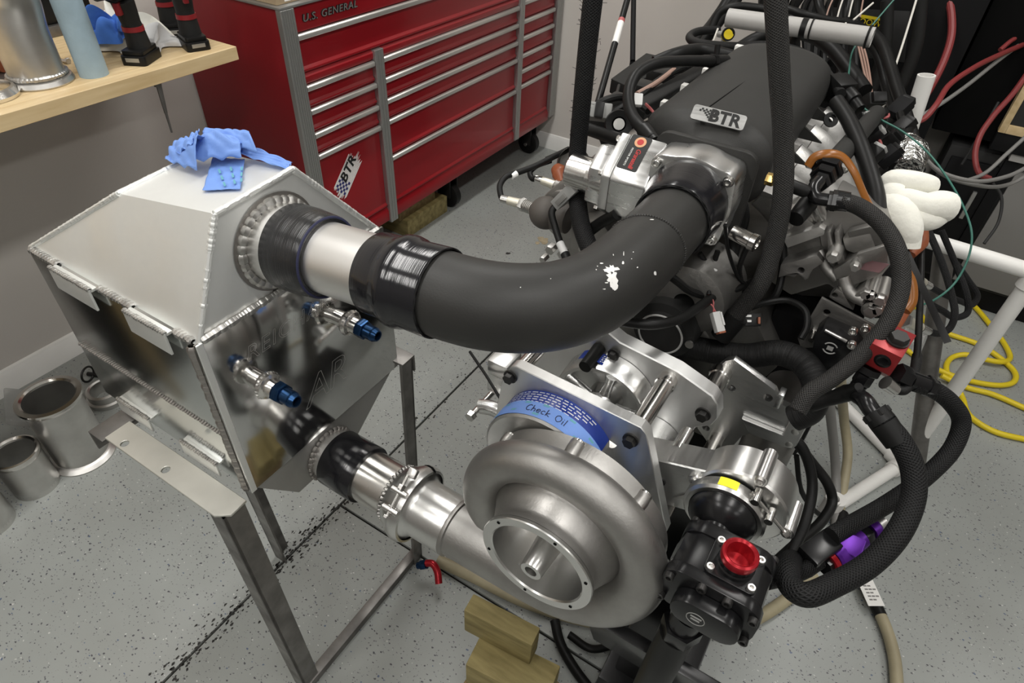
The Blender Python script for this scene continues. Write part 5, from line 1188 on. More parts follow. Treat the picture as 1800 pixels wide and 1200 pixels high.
fA = dp(1446, 322, 1.051); fB = dp(1430, 338, 1.042); fC = dp(1452, 350, 1.032); fD = dp(1482, 353, 1.023)
obj('hose_nut', MB().hexn(dp(1455, 352, 1.032), fD - fC, .0155, .018).cyl(dp(1470, 352, 1.028), dp(1492, 355, 1.021), .0165, .0155, 20).hexn(dp(1462, 352, 1.030), fD - fC, .0172, .008), M['gloss'], hC)
obj('elbow', MB().tube([dp(1440, 318, 1.056), dp(1430, 332, 1.046), dp(1434, 347, 1.039), dp(1456, 352, 1.032)], .0105, 16, 6), M['gloss'], hC)
ax0 = dp(1425, 345, 1.042) - dp(1455, 297, 1.079)
obj('adapter', MB().hexn(dp(1456, 296, 1.083), ax0, .026, .012).hexn(dp(1450, 306, 1.074), ax0, .0215, .014).hexn(dp(1444, 316, 1.067), ax0, .0165, .014), M['gloss'], hC)
rl = thing('right_fuel_rail', 'dark bronze fuel rail end behind the amber tube', 'fuel rail', dp(1462, 290, 1.116))
pipe_between('rail', dp(1452, 302, 1.088), dp(1540, 200, 1.442), .019, M['mani'], rl, 20)
for px, py, d in ((1423, 292, 1.097), (1482, 300, 1.107), (1440, 285, 1.116)): obj('rail_bolt', MB().hexn(dp(px, py, d), (0, -.3, 1), .008, .012), M['chrome'], rl)
H('return_hose', 'smooth glossy black hose arching behind the white glove', 'hose', [(1470, 178, 1.265), (1488, 205, 1.237), (1510, 250, 1.190), (1528, 300, 1.153), (1541, 350, 1.125), (1544, 395, 1.116), (1541, 430, 1.107)], .0148, M['rub2'], seg=20)
t = thing('breather_cap', 'black angled breather fitting plugged in the right head', 'fitting', dp(1535, 420, 1.088))
obj('plug', MB().cyl(dp(1528, 395, 1.097), dp(1537, 432, 1.069), .026, .022, 24).cyl(dp(1537, 432, 1.069), dp(1546, 446, 1.060), .018, .018, 20), M['rub2'], t)
t = thing('hose_barb', 'black angled plug on a steel neck beside the big braided hose', 'fitting', dp(1405, 380, 1.060))
obj('plug', MB().cyl(dp(1420, 358, 1.069), dp(1398, 385, 1.051), .016, .014, 16), M['rub2'], t)
obj('neck', MB().cyl(dp(1432, 348, 1.079), dp(1416, 362, 1.069), .013, .014, 20), M['chrome'], t)
# amber silicone tubes
H('amber_tube', 'looped amber plastic tube arching over the black rail fitting', 'tube', [(1420, 292, 1.088), (1432, 276, 1.079), (1455, 270, 1.069), (1480, 275, 1.069), (1500, 300, 1.069), (1518, 340, 1.079), (1530, 365, 1.088)], .0085, M['orange'], seg=14, flat=.5)
at_ = H('amber_tube', 'amber plastic tube bundle showing right of the black braided line', 'tube', [(1588, 478, 1.023), (1598, 500, 1.023), (1598, 530, 1.023), (1588, 545, 1.023)], .0115, M['orange'], seg=14)
H('orange_boot', 'long orange boot beneath the black braided line near the red block', 'boot', [(1590, 520, 1.08), (1580, 545, 1.07), (1566, 572, 1.06), (1554, 590, 1.06)], [.010, .017, .015, .008], M['orangeb'], seg=14)
H('orange_boot', 'orange heat boot dangling under the white glove', 'boot', [(1618, 400, 1.18), (1612, 425, 1.17), (1600, 448, 1.16)], [.013, .019, .009], M['orangeb'], seg=14)
H('orange_boot', 'orange boot hidden below the cylinder head chamber', 'boot', [(1520, 512, 1.12), (1545, 515, 1.12), (1565, 500, 1.12)], [.012, .02, .012], M['orangeb'], seg=14)
# red fuel block with ports
RBY = .90
def rb(px, py, y): return at(px, py, 'y', y)
TLb, TRb, BLb = dp(1533, 603, .958), dp(1586, 629, .938), dp(1511, 634, .990)
UX = (TRb - TLb).normalized(); UZ_ = (TLb - BLb); UZ_ = (UZ_ - UX * UZ_.dot(UX)).normalized(); UY_ = UZ_.cross(UX).normalized()
bw, bh = (TRb - TLb).length, (TLb - BLb).length
bl_ = thing('fuel_block', 'red anodized fuel block with black plug and hex cap', 'fuel block', (TLb + TRb) / 2 - V(0, 0, .07))
pf0 = [(0, 0), (.062, 0), (.062, -bh - .036), (.034, -bh - .036), (0, -bh)]
obj('block', MB().prism(pf0, TLb, UY_, UZ_, UX * bw), M['blockred'], bl_, bevel=.0012)
c = TLb + UX * bw * .56 - UZ_ * bh * .52
obj('port_plug', MB().lathe(c, -UY_, [(.0003, 0), (.0003, .0065), (.0014, .0085), (.0006, .0122), (-.001, .0122)], 32), M['gloss'], bl_)
c = TLb + UX * bw * .60 + UY_ * .030
obj('hex_cap', MB().hexn(c, UZ_, .0145, .012).cyl(c, c + UZ_ * .003, .0165, seg=24), M['bolt'], bl_)
cn = (UY_ * .030 - UZ_ * .020).normalized(); cn = (-UY_ * .030 - UZ_ * .020).normalized()
lowc = TLb + UX * bw * .36 + UY_ * .012 - UZ_ * (bh + .013)
dwn = (-UZ_ * .85 - UY_ * .45).normalized()
obj('lower_fitting', MB().hexn(lowc, dwn, .0175, .012).hexn(lowc + dwn * .013, dwn, .0145, .018), M['gloss'], bl_)
# big hose E from elbow
e1 = lowc + dwn * .031
hE = H('supply_hose', 'thick black hose looping from below the red block toward the purple filter', 'hose', [(1545, 735, .93), (1578, 770, .92), (1603, 820, .91), (1606, 870, .90), (1580, 935, .88), (1530, 990, .87), (1470, 1025, .86), (1415, 1045, .85), (1390, 1030, .87), (1384, 1000, .9), (1392, 985, .95)], .0165, M['braid'], seg=24)
obj('elbow', MB().tube([e1, e1 + dwn * .014, dp(1522, 706, .945), dp(1533, 722, .935), dp(1546, 736, .93)], .0125, 16, 6), M['gloss'], hE)
obj('hose_nut', MB().cyl(dp(1536, 722, .935), dp(1552, 742, .928), .0185, .0195, 20).hexn(dp(1538, 724, .935), dp(1552, 742, .928) - dp(1538, 724, .935), .021, .01).cyl(dp(1552, 742, .928), dp(1578, 778, .92), .0195, .0178, 20), M['rub2'], hE)
hF = H('return_line', 'thinner black hose curving from the red block side around the white pipe', 'hose', [(1604, 672, .97), (1640, 684, .98), (1672, 708, .99), (1690, 740, 1.0), (1676, 785, 1.0), (1630, 835, .99), (1560, 885, .97), (1490, 925, .95), (1462, 942, .94)], .0135, M['braid'], seg=22)
obj('hose_nut', MB().hexn(dp(1576, 656, .965), dp(1610, 672, .97) - dp(1576, 656, .965), .0175, .022).cyl(dp(1596, 666, .968), dp(1640, 682, .98), .0150, .0145, 20).hexn(dp(1626, 676, .975), dp(1640, 684, .98) - dp(1610, 672, .97), .0165, .014), M['gloss'], hF)
H('inlet_hose', 'black hose running between the pump and the small black filter block', 'hose', [(1345, 1022, .90), (1380, 1014, .92), (1412, 1003, .93), (1440, 985, .94)], .012, M['braid'], seg=18)
pf = thing('purple_filter', 'purple anodized inline filter with black end blocks near the floor', 'filter', dp(1490, 965, .96))
fa, fb = dp(1462, 982, .95), dp(1548, 918, .985)
fd = (fb - fa).normalized()
obj('body', MB().lathe(fa, fd, [(0, 0), (0, .018), (.004, .021), (.045, .021), (.049, .017), (.062, .017), (.062, 0)], 32), M['purple'], pf)
obj('purple_bracket', MB().box(fa + fd * .028 + V(.002, -.004, .021), (.034, .03, .006), frame(V(0, -.5, .9))), M['purple'], pf, bevel=.002)
obj('hex_adapter', MB().hexn(fa + fd * .063, fd, .017, .016), M['gloss'], pf); obj('hex_adapter', MB().hexn(fa - fd * .020, fd, .018, .02), M['gloss'], pf)
obj('purple_nut', MB().lathe(fa + fd * .082, fd, [(0, 0), (0, .0155), (.012, .0165), (.016, .014), (.016, 0)], 24), M['purple'], pf)
obj('steel_tip', MB().lathe(fa + fd * .0985, fd, [(0, 0), (0, .012), (.014, .012), (.014, .007), (0, .006)], 20), M['steel'], pf)
obj('red_collar', MB().lathe(fa - fd * .012, fd, [(0, .015), (0, .0215), (.008, .0215), (.008, .015)], 24), M['anred'], pf)
obj('end_block', MB().box(dp(1437, 972, .95), (.035, .045, .055), frame(fd)), M['gloss'], pf, bevel=.003)
obj('cap_line', MB().tube([dp(1462, 945, .955), dp(1480, 934, .955), dp(1498, 928, .96)], .010, 12, 4), M['rub2'], pf)
# black fuel regulator on its steel plate
mp_ = thing('mounting_plate', 'grey steel angle plate with hole carrying the black regulator', 'bracket', at(1470, 560, 'y', 1.02))
MY = 1.035
pl = polyY([(1444, 523), (1568, 590), (1575, 600), (1505, 640), (1440, 610), (1408, 612), (1402, 595)], MY)
obj('plate', MB().prism(pl, (0, MY, 0), (1, 0, 0), (0, 0, 1), (0, .006, 0), holes=[circ(*polyY([(1453, 549)], MY)[0], .006, 14)[::-1]]), M['castdark'], mp_, bevel=.001)
c = at(1432, 582, 'y', MY); obj('plate_stud', MB().hexn((c.x, MY - .0001, c.z), (0, -1, 0), .0085, .008).cyl((c.x, MY - .008, c.z), (c.x, MY - .03, c.z), .0045, seg=12), M['chrome'], mp_)
rg = thing('regulator', 'black anodized regulator body with round emblem left of the red block', 'regulator', at(1465, 620, 'y', .98))
P_ = polyY([(1432, 590), (1446, 578), (1496, 600), (1512, 620), (1492, 655), (1440, 640), (1428, 612)], .985)
obj('body', MB().prism(P_, (0, .985, 0), (1, 0, 0), (0, 0, 1), (0, .045, 0)), M['gloss'], rg, bevel=.004)
obj('bright_edge', MB().cyl(at(1450, 580, 'y', .984), at(1488, 600, 'y', .984), .0028, seg=10), M['steel'], rg)
c = at(1459, 612, 'y', .9845); obj('emblem', MB().torus(c, A_, .011, .0012, 24, 6, a0=.5, a1=2.6).torus(c, A_, .011, .0012, 24, 6, a0=3.6, a1=5.8).bx(c + V(-.005, -.0008, -.004), c + V(.005, .0002, .004)), M['greyp'], rg)
for px, py in ((1498, 604), (1500, 580), (1522, 575)):
    c = at(px, py, 'y', .98); obj('body_screw', MB().capbolt(c, (0, -1, 0), .007, .008), M['chrome'], rg)
H('coolant_hose', 'wide black ribbed hose bend below the regulator', 'hose', [(1180, 600, 1.26), (1225, 612, 1.22), (1310, 625, 1.17), (1370, 620, 1.13), (1415, 640, 1.1), (1435, 680, 1.08), (1425, 720, 1.08), (1395, 735, 1.1)], .023, M['loom'], seg=20)
H('taped_loom', 'black taped wire loom between the hose bend and the red block', 'cable', [(1395, 712, 1.06), (1425, 710, 1.04), (1455, 702, 1.02), (1490, 690, 1.0), (1510, 680, .97)], [.009, .013, .011, .014, .007], M['rub2'], seg=12)
# black electrical cables looping at the right of the pump
H('black_cable', 'black cable looping down beside the accessory bracket to the floor', 'cable', [(1385, 760, 1.15), (1412, 790, 1.15), (1428, 850, 1.15), (1415, 920, 1.13), (1390, 975, 1.1), (1384, 1010, 1.08), (1400, 1040, 1.1), (1430, 1036, 1.12)], .0095, M['rub2'], seg=14)
H('black_cable', 'second black cable loop around the grey pipe end', 'cable', [(1395, 770, 1.2), (1425, 810, 1.2), (1455, 850, 1.2), (1463, 880, 1.2), (1445, 915, 1.17), (1400, 955, 1.13), (1350, 1000, 1.08)], .0095, M['rub2'], seg=14)
H('black_cable', 'thin black cable crossing behind the grey pipe end', 'cable', [(1400, 800, 1.22), (1408, 860, 1.25), (1430, 895, 1.28), (1450, 910, 1.3)], .005, M['rub2'], seg=10)
# small engine front wiring
H('wire_loom', 'dark wire loom hanging below the throttle body', 'cable', [(1295, 330, 1.12), (1305, 380, 1.14), (1290, 430, 1.17), (1280, 480, 1.18), (1295, 530, 1.2)], .013, M['plast'], seg=14)
H('wire_loom', 'thin dark wire draped from throttle body to the engine front', 'cable', [(1275, 395, 1.05), (1280, 440, 1.1), (1300, 490, 1.15), (1330, 510, 1.2)], .0035, M['plast'], seg=8)
H('wire_loom', 'black cable crossing the engine front under the elbow', 'cable', [(1150, 465, 1.08), (1190, 494, 1.1), (1215, 512, 1.12), (1250, 520, 1.14), (1300, 505, 1.16), (1320, 495, 1.2)], .007, M['rub2'], seg=10)
H('wire_loom', 'black cable dropping beside the large braided hose', 'cable', [(1376, 400, 1.15), (1376, 470, 1.17), (1362, 520, 1.18), (1335, 535, 1.2)], .007, M['rub2'], seg=10)
H('wire_loom', 'grey black cable leading from the round cover to the loom', 'cable', [(1075, 560, 1.0), (1115, 568, 1.0), (1150, 570, 1.0), (1195, 560, 1.04), (1235, 535, 1.1), (1265, 512, 1.15)], .0085, M['rub2'], seg=12)
H('wire_loom', 'dark wire arching beneath the mounting plate', 'cable', [(1300, 548, 1.18), (1345, 532, 1.16), (1385, 528, 1.15), (1415, 545, 1.13), (1418, 575, 1.12), (1408, 595, 1.12)], .006, M['rub2'], seg=10)
for k, (a, b, c_) in enumerate((((1215, 470), (1240, 500), (1262, 545)), ((1262, 440), (1250, 480), (1248, 520)), ((1230, 445), (1255, 480), (1290, 498)), ((1320, 420), (1300, 470), (1310, 520)))):
    H('wire_loom', ('black lead crossing under the throttle coupler', 'black lead dropping toward the grey plug', 'black lead slanting below the throttle body', 'black lead behind the hanging braided hose')[k], 'cable', [(*a, 1.13), (*b, 1.15), (*c_, 1.18)], .005, M['plast'], seg=8)
pg = thing('wire_plug', 'small pale grey plug on twisted pink wires at the engine front', 'connector', dp(1262, 575, 1.1))
for s in (-1, 1): obj('pink_wire', MB().tube([dp(1246, 518, 1.12), dp(1250 + 4 * s, 530, 1.11), dp(1254, 540, 1.11), dp(1256 + 2 * s, 548, 1.105)], .0014, 6, 6), M['pinkw'], pg)
dq = (dp(1266, 582, 1.1) - dp(1257, 548, 1.105)).normalized(); fx = frame(dq)
obj('shell', MB().box(dp(1261, 566, 1.102), (.016, .012, .036), fx), M['lgrey'], pg, bevel=.002)
obj('latch', MB().box(dp(1269, 560, 1.10), (.004, .006, .024), fx), M['lgrey'], pg, bevel=.001)
obj('orange_seal', MB().box(dp(1267, 583, 1.1), (.013, .010, .006), fx), M['orangeb'], pg)
obj('sheath', MB().tube([dp(1254, 478, 1.13), dp(1247, 498, 1.125), dp(1246, 518, 1.12)], .0045, 10, 4), M['rub2'], pg)
obj('pale_splice', MB().cyl(dp(1257, 474, 1.128), dp(1250, 488, 1.125), .005, seg=10), M['lgrey'], pg)
t = thing('relay_plug', 'black plug with two white marks near the hose end', 'connector', dp(1318, 562, 1.16))
obj('shell', MB().box(dp(1318, 562, 1.17), (.035, .02, .024), (ROT @ V(1, 0, 0), ROT @ V(0, 0, 1), ROT @ V(0, 1, 0))), M['plast'], t, bevel=.002)
for py in (555, 564): obj('white_mark', MB().box(dp(1315, py, 1.158), (.012, .001, .004), (ROT @ V(1, 0, 0), ROT @ V(0, 0, 1), ROT @ V(0, 1, 0))), M['white'], t)
obj('orange_lock', MB().box(dp(1334, 563, 1.158), (.004, .004, .012), (ROT @ V(1, 0, 0), ROT @ V(0, 0, 1), ROT @ V(0, 1, 0))), M['orangeb'], t)
# left side: sensors, curved hose, crossover pipe
H('curved_hose', 'black rubber hose curving in a hook over the coil packs', 'hose', [(1240, 107, 1.35), (1195, 108, 1.3), (1150, 113, 1.25), (1118, 132, 1.22), (1105, 165, 1.2), (1110, 200, 1.18), (1128, 225, 1.16), (1147, 245, 1.13)], .0112, M['rub2'], seg=18)
t = thing('hose_tee', 'black hose connector at the far end of the hook shaped hose', 'fitting', dp(1250, 108, 1.37))
obj('body', MB().cyl(dp(1234, 107, 1.35), dp(1275, 108, 1.4), .012, .014, 16).cyl(dp(1258, 108, 1.385), dp(1262, 78, 1.37), .006, seg=12).hexn(dp(1250, 108, 1.37), dp(1275, 108, 1.4) - dp(1250, 108, 1.37), .016, .014), M['plast'], t)
t = thing('hose_clamp_fitting', 'black clamp fitting where the hook shaped hose meets the manifold', 'fitting', dp(1148, 245, 1.13))
obj('fitting', MB().cyl(dp(1132, 228, 1.155), dp(1152, 250, 1.125), .0145, .011, 16), M['plast'], t)
t = thing('crossover_pipe', 'dark ribbed rubber pipe from hanging hose to throttle body', 'pipe', dp(1080, 240, 1.25))
obj('pipe', MB().tube([dp(1020, 222, 1.3), dp(1060, 236, 1.26), dp(1118, 256, 1.18)], .0125, 18, 6), M['rub2'], t)
t2 = H('lower_hose', 'black hose crossing diagonally below the throttle body motor', 'hose', [(1025, 415, 1.24), (1055, 392, 1.2), (1085, 376, 1.15)], .011, M['rub2'], seg=16)
def o2(label, tip, body, cable, d, big=True):
    a, b, c_, e_ = [dp(*p) for p in body]
    t = thing('exhaust_sensor', label, 'sensor', b, 'exhaust sensors on the left bank')
    obj('sleeve', MB().cyl(a, b, .0092, .0105, 20), M['probe'], t); obj('hex', MB().hexn(b, c_ - b, .0145, .012), M['steel'], t)
    L = (e_ - c_).length; mb = MB()
    for k in range(6): mb.lathe(c_ + (e_ - c_) * (k / 6), e_ - c_, [(0, .009), (0, .0135), (L / 9, .0135), (L / 8, .009)], 20)
    obj('thread', mb.cyl(c_, e_, .0095, seg=16), M['steel'], t)
    obj('crimp', MB().cyl(a + (a - b).normalized() * .016, a, .0085, .0092, 16), M['chrome'], t)
    obj('lead', MB().tube([a + (a - b).normalized() * .014] + [dp(*p) for p in cable], .0066, 12, 8), M['rub2'], t)
    return t
s1 = o2('exhaust sensor with long looped lead, screwed in the dark grey bulb', None, [(893, 352, 1.36), (916, 358, 1.35), (922, 361, 1.345), (938, 367, 1.33)], [(880, 342, 1.37), (879, 325, 1.38), (890, 310, 1.39), (905, 305, 1.4), (940, 292, 1.42), (980, 272, 1.45), (1000, 262, 1.47)], 0)
obj('white_band', MB().cyl(dp(899, 310, 1.395), dp(908, 305, 1.4), .0072, seg=12), M['white'], s1)
s2 = o2('exhaust sensor with short hooked lead above the other sensor', None, [(953, 317, 1.44), (975, 325, 1.43), (977, 326, 1.43), (988, 331, 1.42)], [(936, 314, 1.45), (932, 302, 1.46), (942, 292, 1.46), (968, 282, 1.47)], 0)
bu = thing('exhaust_bulb', 'dark grey rubber bulb boot holding the lower exhaust sensor', 'boot', dp(958, 372, 1.32))
obj('bulb', MB().sphere(dp(960, 374, 1.32), .036, 28, sc=(1, 1, .95)).cyl(dp(962, 374, 1.32), dp(1000, 386, 1.3), .03, .03, 24), M['castb'] if 'castb' in M else M['plastm'], bu, smooth=60)
H('orange_boot', 'orange plug boot behind the grey throttle connector', 'boot', [(978, 296, 1.45), (985, 305, 1.44), (990, 322, 1.43)], [.014, .02, .014], M['orangeb'], seg=14)
tp_ = thing('throttle_plug', 'grey rectangular plug on the throttle motor with braided lead', 'connector', dp(998, 342, 1.22))
da_, db_ = dp(1012, 326, 1.2), dp(980, 358, 1.25); fx = frame(db_ - da_)
obj('shell', MB().box((da_ + db_) / 2, (.028, .022, (db_ - da_).length), fx), M['greyp'], tp_, bevel=.002)
obj('latch', MB().box((da_ + db_) / 2 + (db_ - da_) * .2 + (CAM - da_).normalized() * .012, (.018, .01, .03), fx), M['cabg'], tp_, bevel=.001)
obj('lead', MB().tube([db_, dp(970, 372, 1.25), dp(976, 400, 1.25), dp(984, 425, 1.24)], .007, 12, 6), M['rub2'], tp_)
obj('pale_joint', MB().cyl(dp(984, 427, 1.24), dp(993, 446, 1.23), .008, seg=12), M['lgrey'], tp_)
obj('lead_end', MB().tube([dp(993, 446, 1.23), dp(1000, 462, 1.22), dp(1012, 480, 1.21)], .009, 12, 4), M['rub2'], tp_)
t = thing('header_shield', 'curved grey casting shield behind the hanging hose', 'shield', dp(990, 300, 1.5))
obj('shield', MB().lathe(dp(1000, 285, 1.5), (.5, -.6, .3), [(0, .0), (0, .022), (.02, .034), (.05, .038)], 32), M['cast'], t)
obj('shield_rod', MB().cyl(dp(960, 280, 1.5), dp(1000, 262, 1.5), .006, seg=10), M['plast'], t)
# bottom left thin rod and small pipes near the plates
H('dipstick_tube', 'thin black rod slanting between the floor joint and the plates', 'rod', [(826, 618, 1.25), (856, 662, 1.2), (884, 708, 1.15)], .003, M['plast'], n=1, seg=8)
# ground hoses
def G(pts): return [(lambda p: V(p.x, p.y, z))(at(x, y, 'z', z)) for x, y, z in pts]
H('tan_hose', 'tan rubber hose lying from the stand past the pump foot to the filter', 'hose', G([(770, 985, .02), (830, 1012, .02), (930, 1060, .02), (1040, 1092, .02), (1120, 1102, .02), (1220, 1110, .02), (1310, 1095, .02), (1380, 1055, .02), (1430, 1010, .02)]), .017, M['tan'], seg=18)
mb = [dp(1475, 640, 1.7)] + G([(1484, 740, .20), (1490, 800, .10), (1480, 870, .03), (1474, 940, .02), (1490, 985, .02)])
th = H('tan_hose', 'tan hose coming down from the engine to a black joint on the floor', 'hose', mb, .0145, M['tan'], seg=18)
a, b = G([(1480, 902, .025), (1476, 940, .022)]); obj('black_joint', MB().cyl(a, b, .019, .017, 18), M['rub2'], th)
th2 = H('tan_hose', 'tan hose with a white paper tag running off the bottom edge', 'hose', G([(1497, 985, .02), (1512, 1010, .02), (1535, 1055, .02), (1558, 1105, .02), (1572, 1155, .02), (1578, 1230, .02)]), .0155, M['tan'], seg=18)
a, b = G([(1500, 990, .021), (1516, 1018, .021)]); obj('black_sleeve', MB().cyl(a, b, .0168, seg=18), M['rub2'], th2)
a, b = G([(1540, 1064, .021), (1548, 1082, .021)]); obj('black_sleeve', MB().cyl(a, b, .0166, seg=18), M['rub2'], th2)
a, b = G([(1518, 1018, .034), (1540, 1066, .034)]); dd = (b - a).normalized(); ss = V(-dd.y, dd.x, 0)
tg_ = obj('paper_tag', MB().box((a + b) / 2 + V(0, 0, .004), ((b - a).length, .046, .0008), (dd, ss, V(0, 0, 1))), M['paper'], th2)
mb = MB()
for i in range(5):
    for j in range(2 + i % 2): mb.box((a + b) / 2 + V(0, 0, .0048) + dd * (-.018 + .010 * i) + ss * (-.008 + .011 * j), (.004, .009, .0004), (dd, ss, V(0, 0, 1)))
obj('tag_print', mb, M['cabg'], tg_, kind='stuff')
H('black_floor_hose', 'black hose curled on the floor at the bottom beside the timber blocks', 'hose', G([(975, 1090, .03), (985, 1130, .02), (1010, 1175, .02), (1040, 1215, .02)]), .013, M['rub2'], seg=14)
H('black_floor_hose', 'thick black hose bend on the floor under the pump', 'hose', G([(1060, 1215, .03), (1090, 1170, .03), (1140, 1150, .03), (1200, 1148, .03)]), .026, M['rub2'], seg=18)
H('black_floor_hose', 'black hose passing between the timber and the stand foot', 'hose', G([(1000, 1115, .02), (1040, 1140, .02), (1085, 1130, .02), (1130, 1112, .02)]), .01, M['rub2'], seg=14)
# red blue fitting under the outlet
t = thing('coolant_fitting', 'blue fitting with short red hose on the stand floor bar', 'fitting', at(745, 990, 'z', .04))
c = at(741, 993, 'z', .055); obj('blue_nut', MB().hexn(c, (.7, .3, .5), .014, .018).cyl(c - V(.01, .004, .006), c, .010, seg=12), M['anblue'], t)
obj('red_hose', MB().tube([c + V(.008, .006, .008), c + V(.028, .014, .014), c + V(.050, .006, .006), c + V(.068, -.012, -.012)], .010, 14, 6), M['anred'], t)
# white glove
gl = thing('work_glove', 'white cotton work glove draped over the right cylinder head', 'glove', dp(1600, 370, 1.15))
def gfin(P, R, nm): return obj(nm, MB().tube([dp(*p) for p in P], R, 18, 6), M['cloth'], gl, smooth=50)
gfin([(1552, 330, 1.16), (1570, 318, 1.14), (1600, 320, 1.13), (1625, 325, 1.13), (1636, 328, 1.135)], [.016, .020, .0205, .0195, .018], 'finger')
gfin([(1560, 352, 1.15), (1590, 352, 1.12), (1625, 362, 1.11), (1650, 362, 1.11), (1664, 364, 1.115)], [.016, .021, .023, .027, .0265], 'finger')
gfin([(1575, 375, 1.14), (1605, 378, 1.12), (1635, 385, 1.115), (1655, 378, 1.12)], [.02, .024, .020, .016], 'finger')
gfin([(1545, 335, 1.17), (1556, 360, 1.14), (1580, 370, 1.12), (1597, 400, 1.11), (1598, 425, 1.12)], [.014, .024, .028, .023, .018], 'palm')
gfin([(1555, 345, 1.17), (1572, 345, 1.14), (1590, 345, 1.13)], [.024, .03, .022], 'knuckles')
obj('cuff', MB().tube([dp(1598, 405, 1.115), dp(1597, 420, 1.12), dp(1594, 433, 1.125)], [.020, .0205, .0215], 20, 4), M['cloth'], gl, smooth=80)
obj('cuff_opening', MB().cyl(dp(1594, 433.3, 1.125), dp(1594, 434, 1.125), .018, seg=20), M['clothg'], gl)
# ------------------------------------------------------------------ right side: white pipe frame, pole, cord
pf_ = thing('pipe_frame', 'white plastic pipe frame with floor bars and tall upright right of the engine', 'pipe frame', at(1585, 815, 'z', 0))
e = at(1585, 815, 'z', .024); r = .021
obj('upright', MB().cyl(e, e + V(0, 0, 1.1), r, seg=28), M['pvc'], pf_)
a1 = at(1482, 712, 'z', .024); a1 = e + (a1 - e) * 1.25; a2 = at(1462, 893, 'z', .024)
obj('floor_bar', MB().cyl(e, a1, r, seg=24), M['pvc'], pf_); obj('floor_bar', MB().cyl(e, a2, r, seg=24), M['pvc'], pf_)
def collar(p, q, t_=.055): return MB().lathe(p, q - p, [(.01, r), (.01, r + .006), (t_, r + .006), (t_, r)], 28)
obj('elbow', MB().sphere(e, r + .007, 20).cyl(e, e + (a1 - e).normalized() * .05, r + .006, seg=24).cyl(e, e + (a2 - e).normalized() * .05, r + .006, seg=24).cyl(e, e + V(0, 0, .05), r + .006, seg=24), M['pvc'], pf_)
ty = at(1461, 905, 'z', .03)
obj('tee', MB().sphere(a2, r + .008, 20).cyl(a2 + V(0, 0, -.02), a2 + V(0, 0, .05), r + .006, seg=24), M['pvc'], pf_)
tb_ = e + V(0, 0, 0); h = at(1700, 441, 'y', e.y).z; l_0 = at(1612, 424, 'y', e.y)
obj('top_bar', MB().cyl(V(l_0.x - .05, e.y, h), V(e.x + .35, e.y, h - .012), r, seg=24), M['pvc'], pf_)
obj('tee', MB().cyl(V(e.x, e.y, h - .05), V(e.x, e.y, h + .05), r + .006, seg=24), M['pvc'], pf_)
p = at(1447, 905, 'z', 0)
gp = thing('open_pipe', 'short open grey white pipe standing on the floor inside black cable loops', 'pipe', p)
obj('stub', MB().lathe(p, (.0, .0, 1), [(0, .022), (.085, .022)], 28).lathe(p, (0, 0, 1), [(.0, .018), (.086, .018)], 28), M['pvcg'], gp)
obj('rim', MB().lathe(p + V(0, 0, .085), (0, 0, 1), [(0, .017), (0, .0235), (.006, .0235), (.006, .017), (0, .017)], 28), M['pvc'], gp)
a, b = at(1608, 840, 'z', 0), dp(1660, 440, 1.75)
obj('steel_pole', MB().cyl(a, b, .026, .026, 24), M['rawsteel'], label='dark grey steel pole leaning behind the white upright', cat='pole')
a, b = at(1470, 930, 'z', .012), dp(1456, 690, 1.75)
H('grey_hose', 'grey hose running down to the floor beside the tan hose', 'hose', [a, at(1469, 830, 'z', .08), b], .014, M['cabg'], seg=14)
def GY(l): return [(lambda p: V(p.x, p.y, .012 + k))(at(x, y, 'z', .012 + k)) for x, y, k in l]
H('extension_cord', 'yellow extension cord coiled in loose loops on the floor', 'cord', GY([(1608, 540, 0), (1622, 521, 0), (1662, 507, 0), (1700, 527, 0), (1740, 570, 0), (1770, 612, 0), (1775, 630, 0), (1758, 636, .012), (1725, 630, .012), (1697, 623, .012), (1676, 627, 0), (1664, 641, 0), (1666, 658, 0), (1680, 676, .012), (1692, 700, 0), (1704, 730, 0), (1745, 757, 0), (1810, 774, 0)]), .0105, M['yellow'], seg=12)
H('extension_cord', 'second length of yellow cord looping under the white upright', 'cord', GY([(1590, 612, 0), (1630, 640, 0), (1664, 656, .014), (1712, 671, 0), (1760, 677, 0), (1782, 671, 0), (1784, 655, 0), (1764, 634, 0), (1722, 606, 0), (1666, 586, 0), (1632, 570, 0), (1618, 552, 0)]), .0105, M['yellow'], seg=12)
H('extension_cord', 'yellow cord end running to the frame edge above the lowest loop', 'cord', GY([(1655, 660, .016), (1700, 681, 0), (1745, 693, 0), (1810, 721, 0)]), .0105, M['yellow'], seg=12)

# ------------------------------------------------------------------ dark equipment at the back wall
CY = 3.02
L0 = at(1645, 480, 'y', CY); top = at(1760, 262, 'y', CY).z
cx0 = at(1700, 420, 'y', CY).x
gc_ = thing('steel_cabinet', 'grey steel cabinet with dark posts and pale worktop edge at the back', 'cabinet', (cx0 + .5, CY + .15, 0))
obj('body', MB().bx((cx0 - .22, CY + .02, .10), (1.75, BY - .02, top - .03)), M['cabd'], gc_, bevel=.004)
obj('base', MB().bx((cx0 - .20, CY + .04, 0), (1.73, BY - .03, .0995)), M['grill'], gc_)
for k, (x0, x1) in enumerate(((cx0 - .20, cx0 - .03), (cx0 + .03, cx0 + .52), (cx0 + .56, cx0 + 1.02))):
    d_ = obj('door', MB().bx((x0, CY, .12), (x1, CY + .0199, top - .07)), M['cabg'] if k else M['grill'], gc_, bevel=.003)
    obj('handle', MB().bx((x1 - .04, CY - .015, .40), (x1 - .025, CY - .0002, .52)), M['trimal'], d_, bevel=.002)
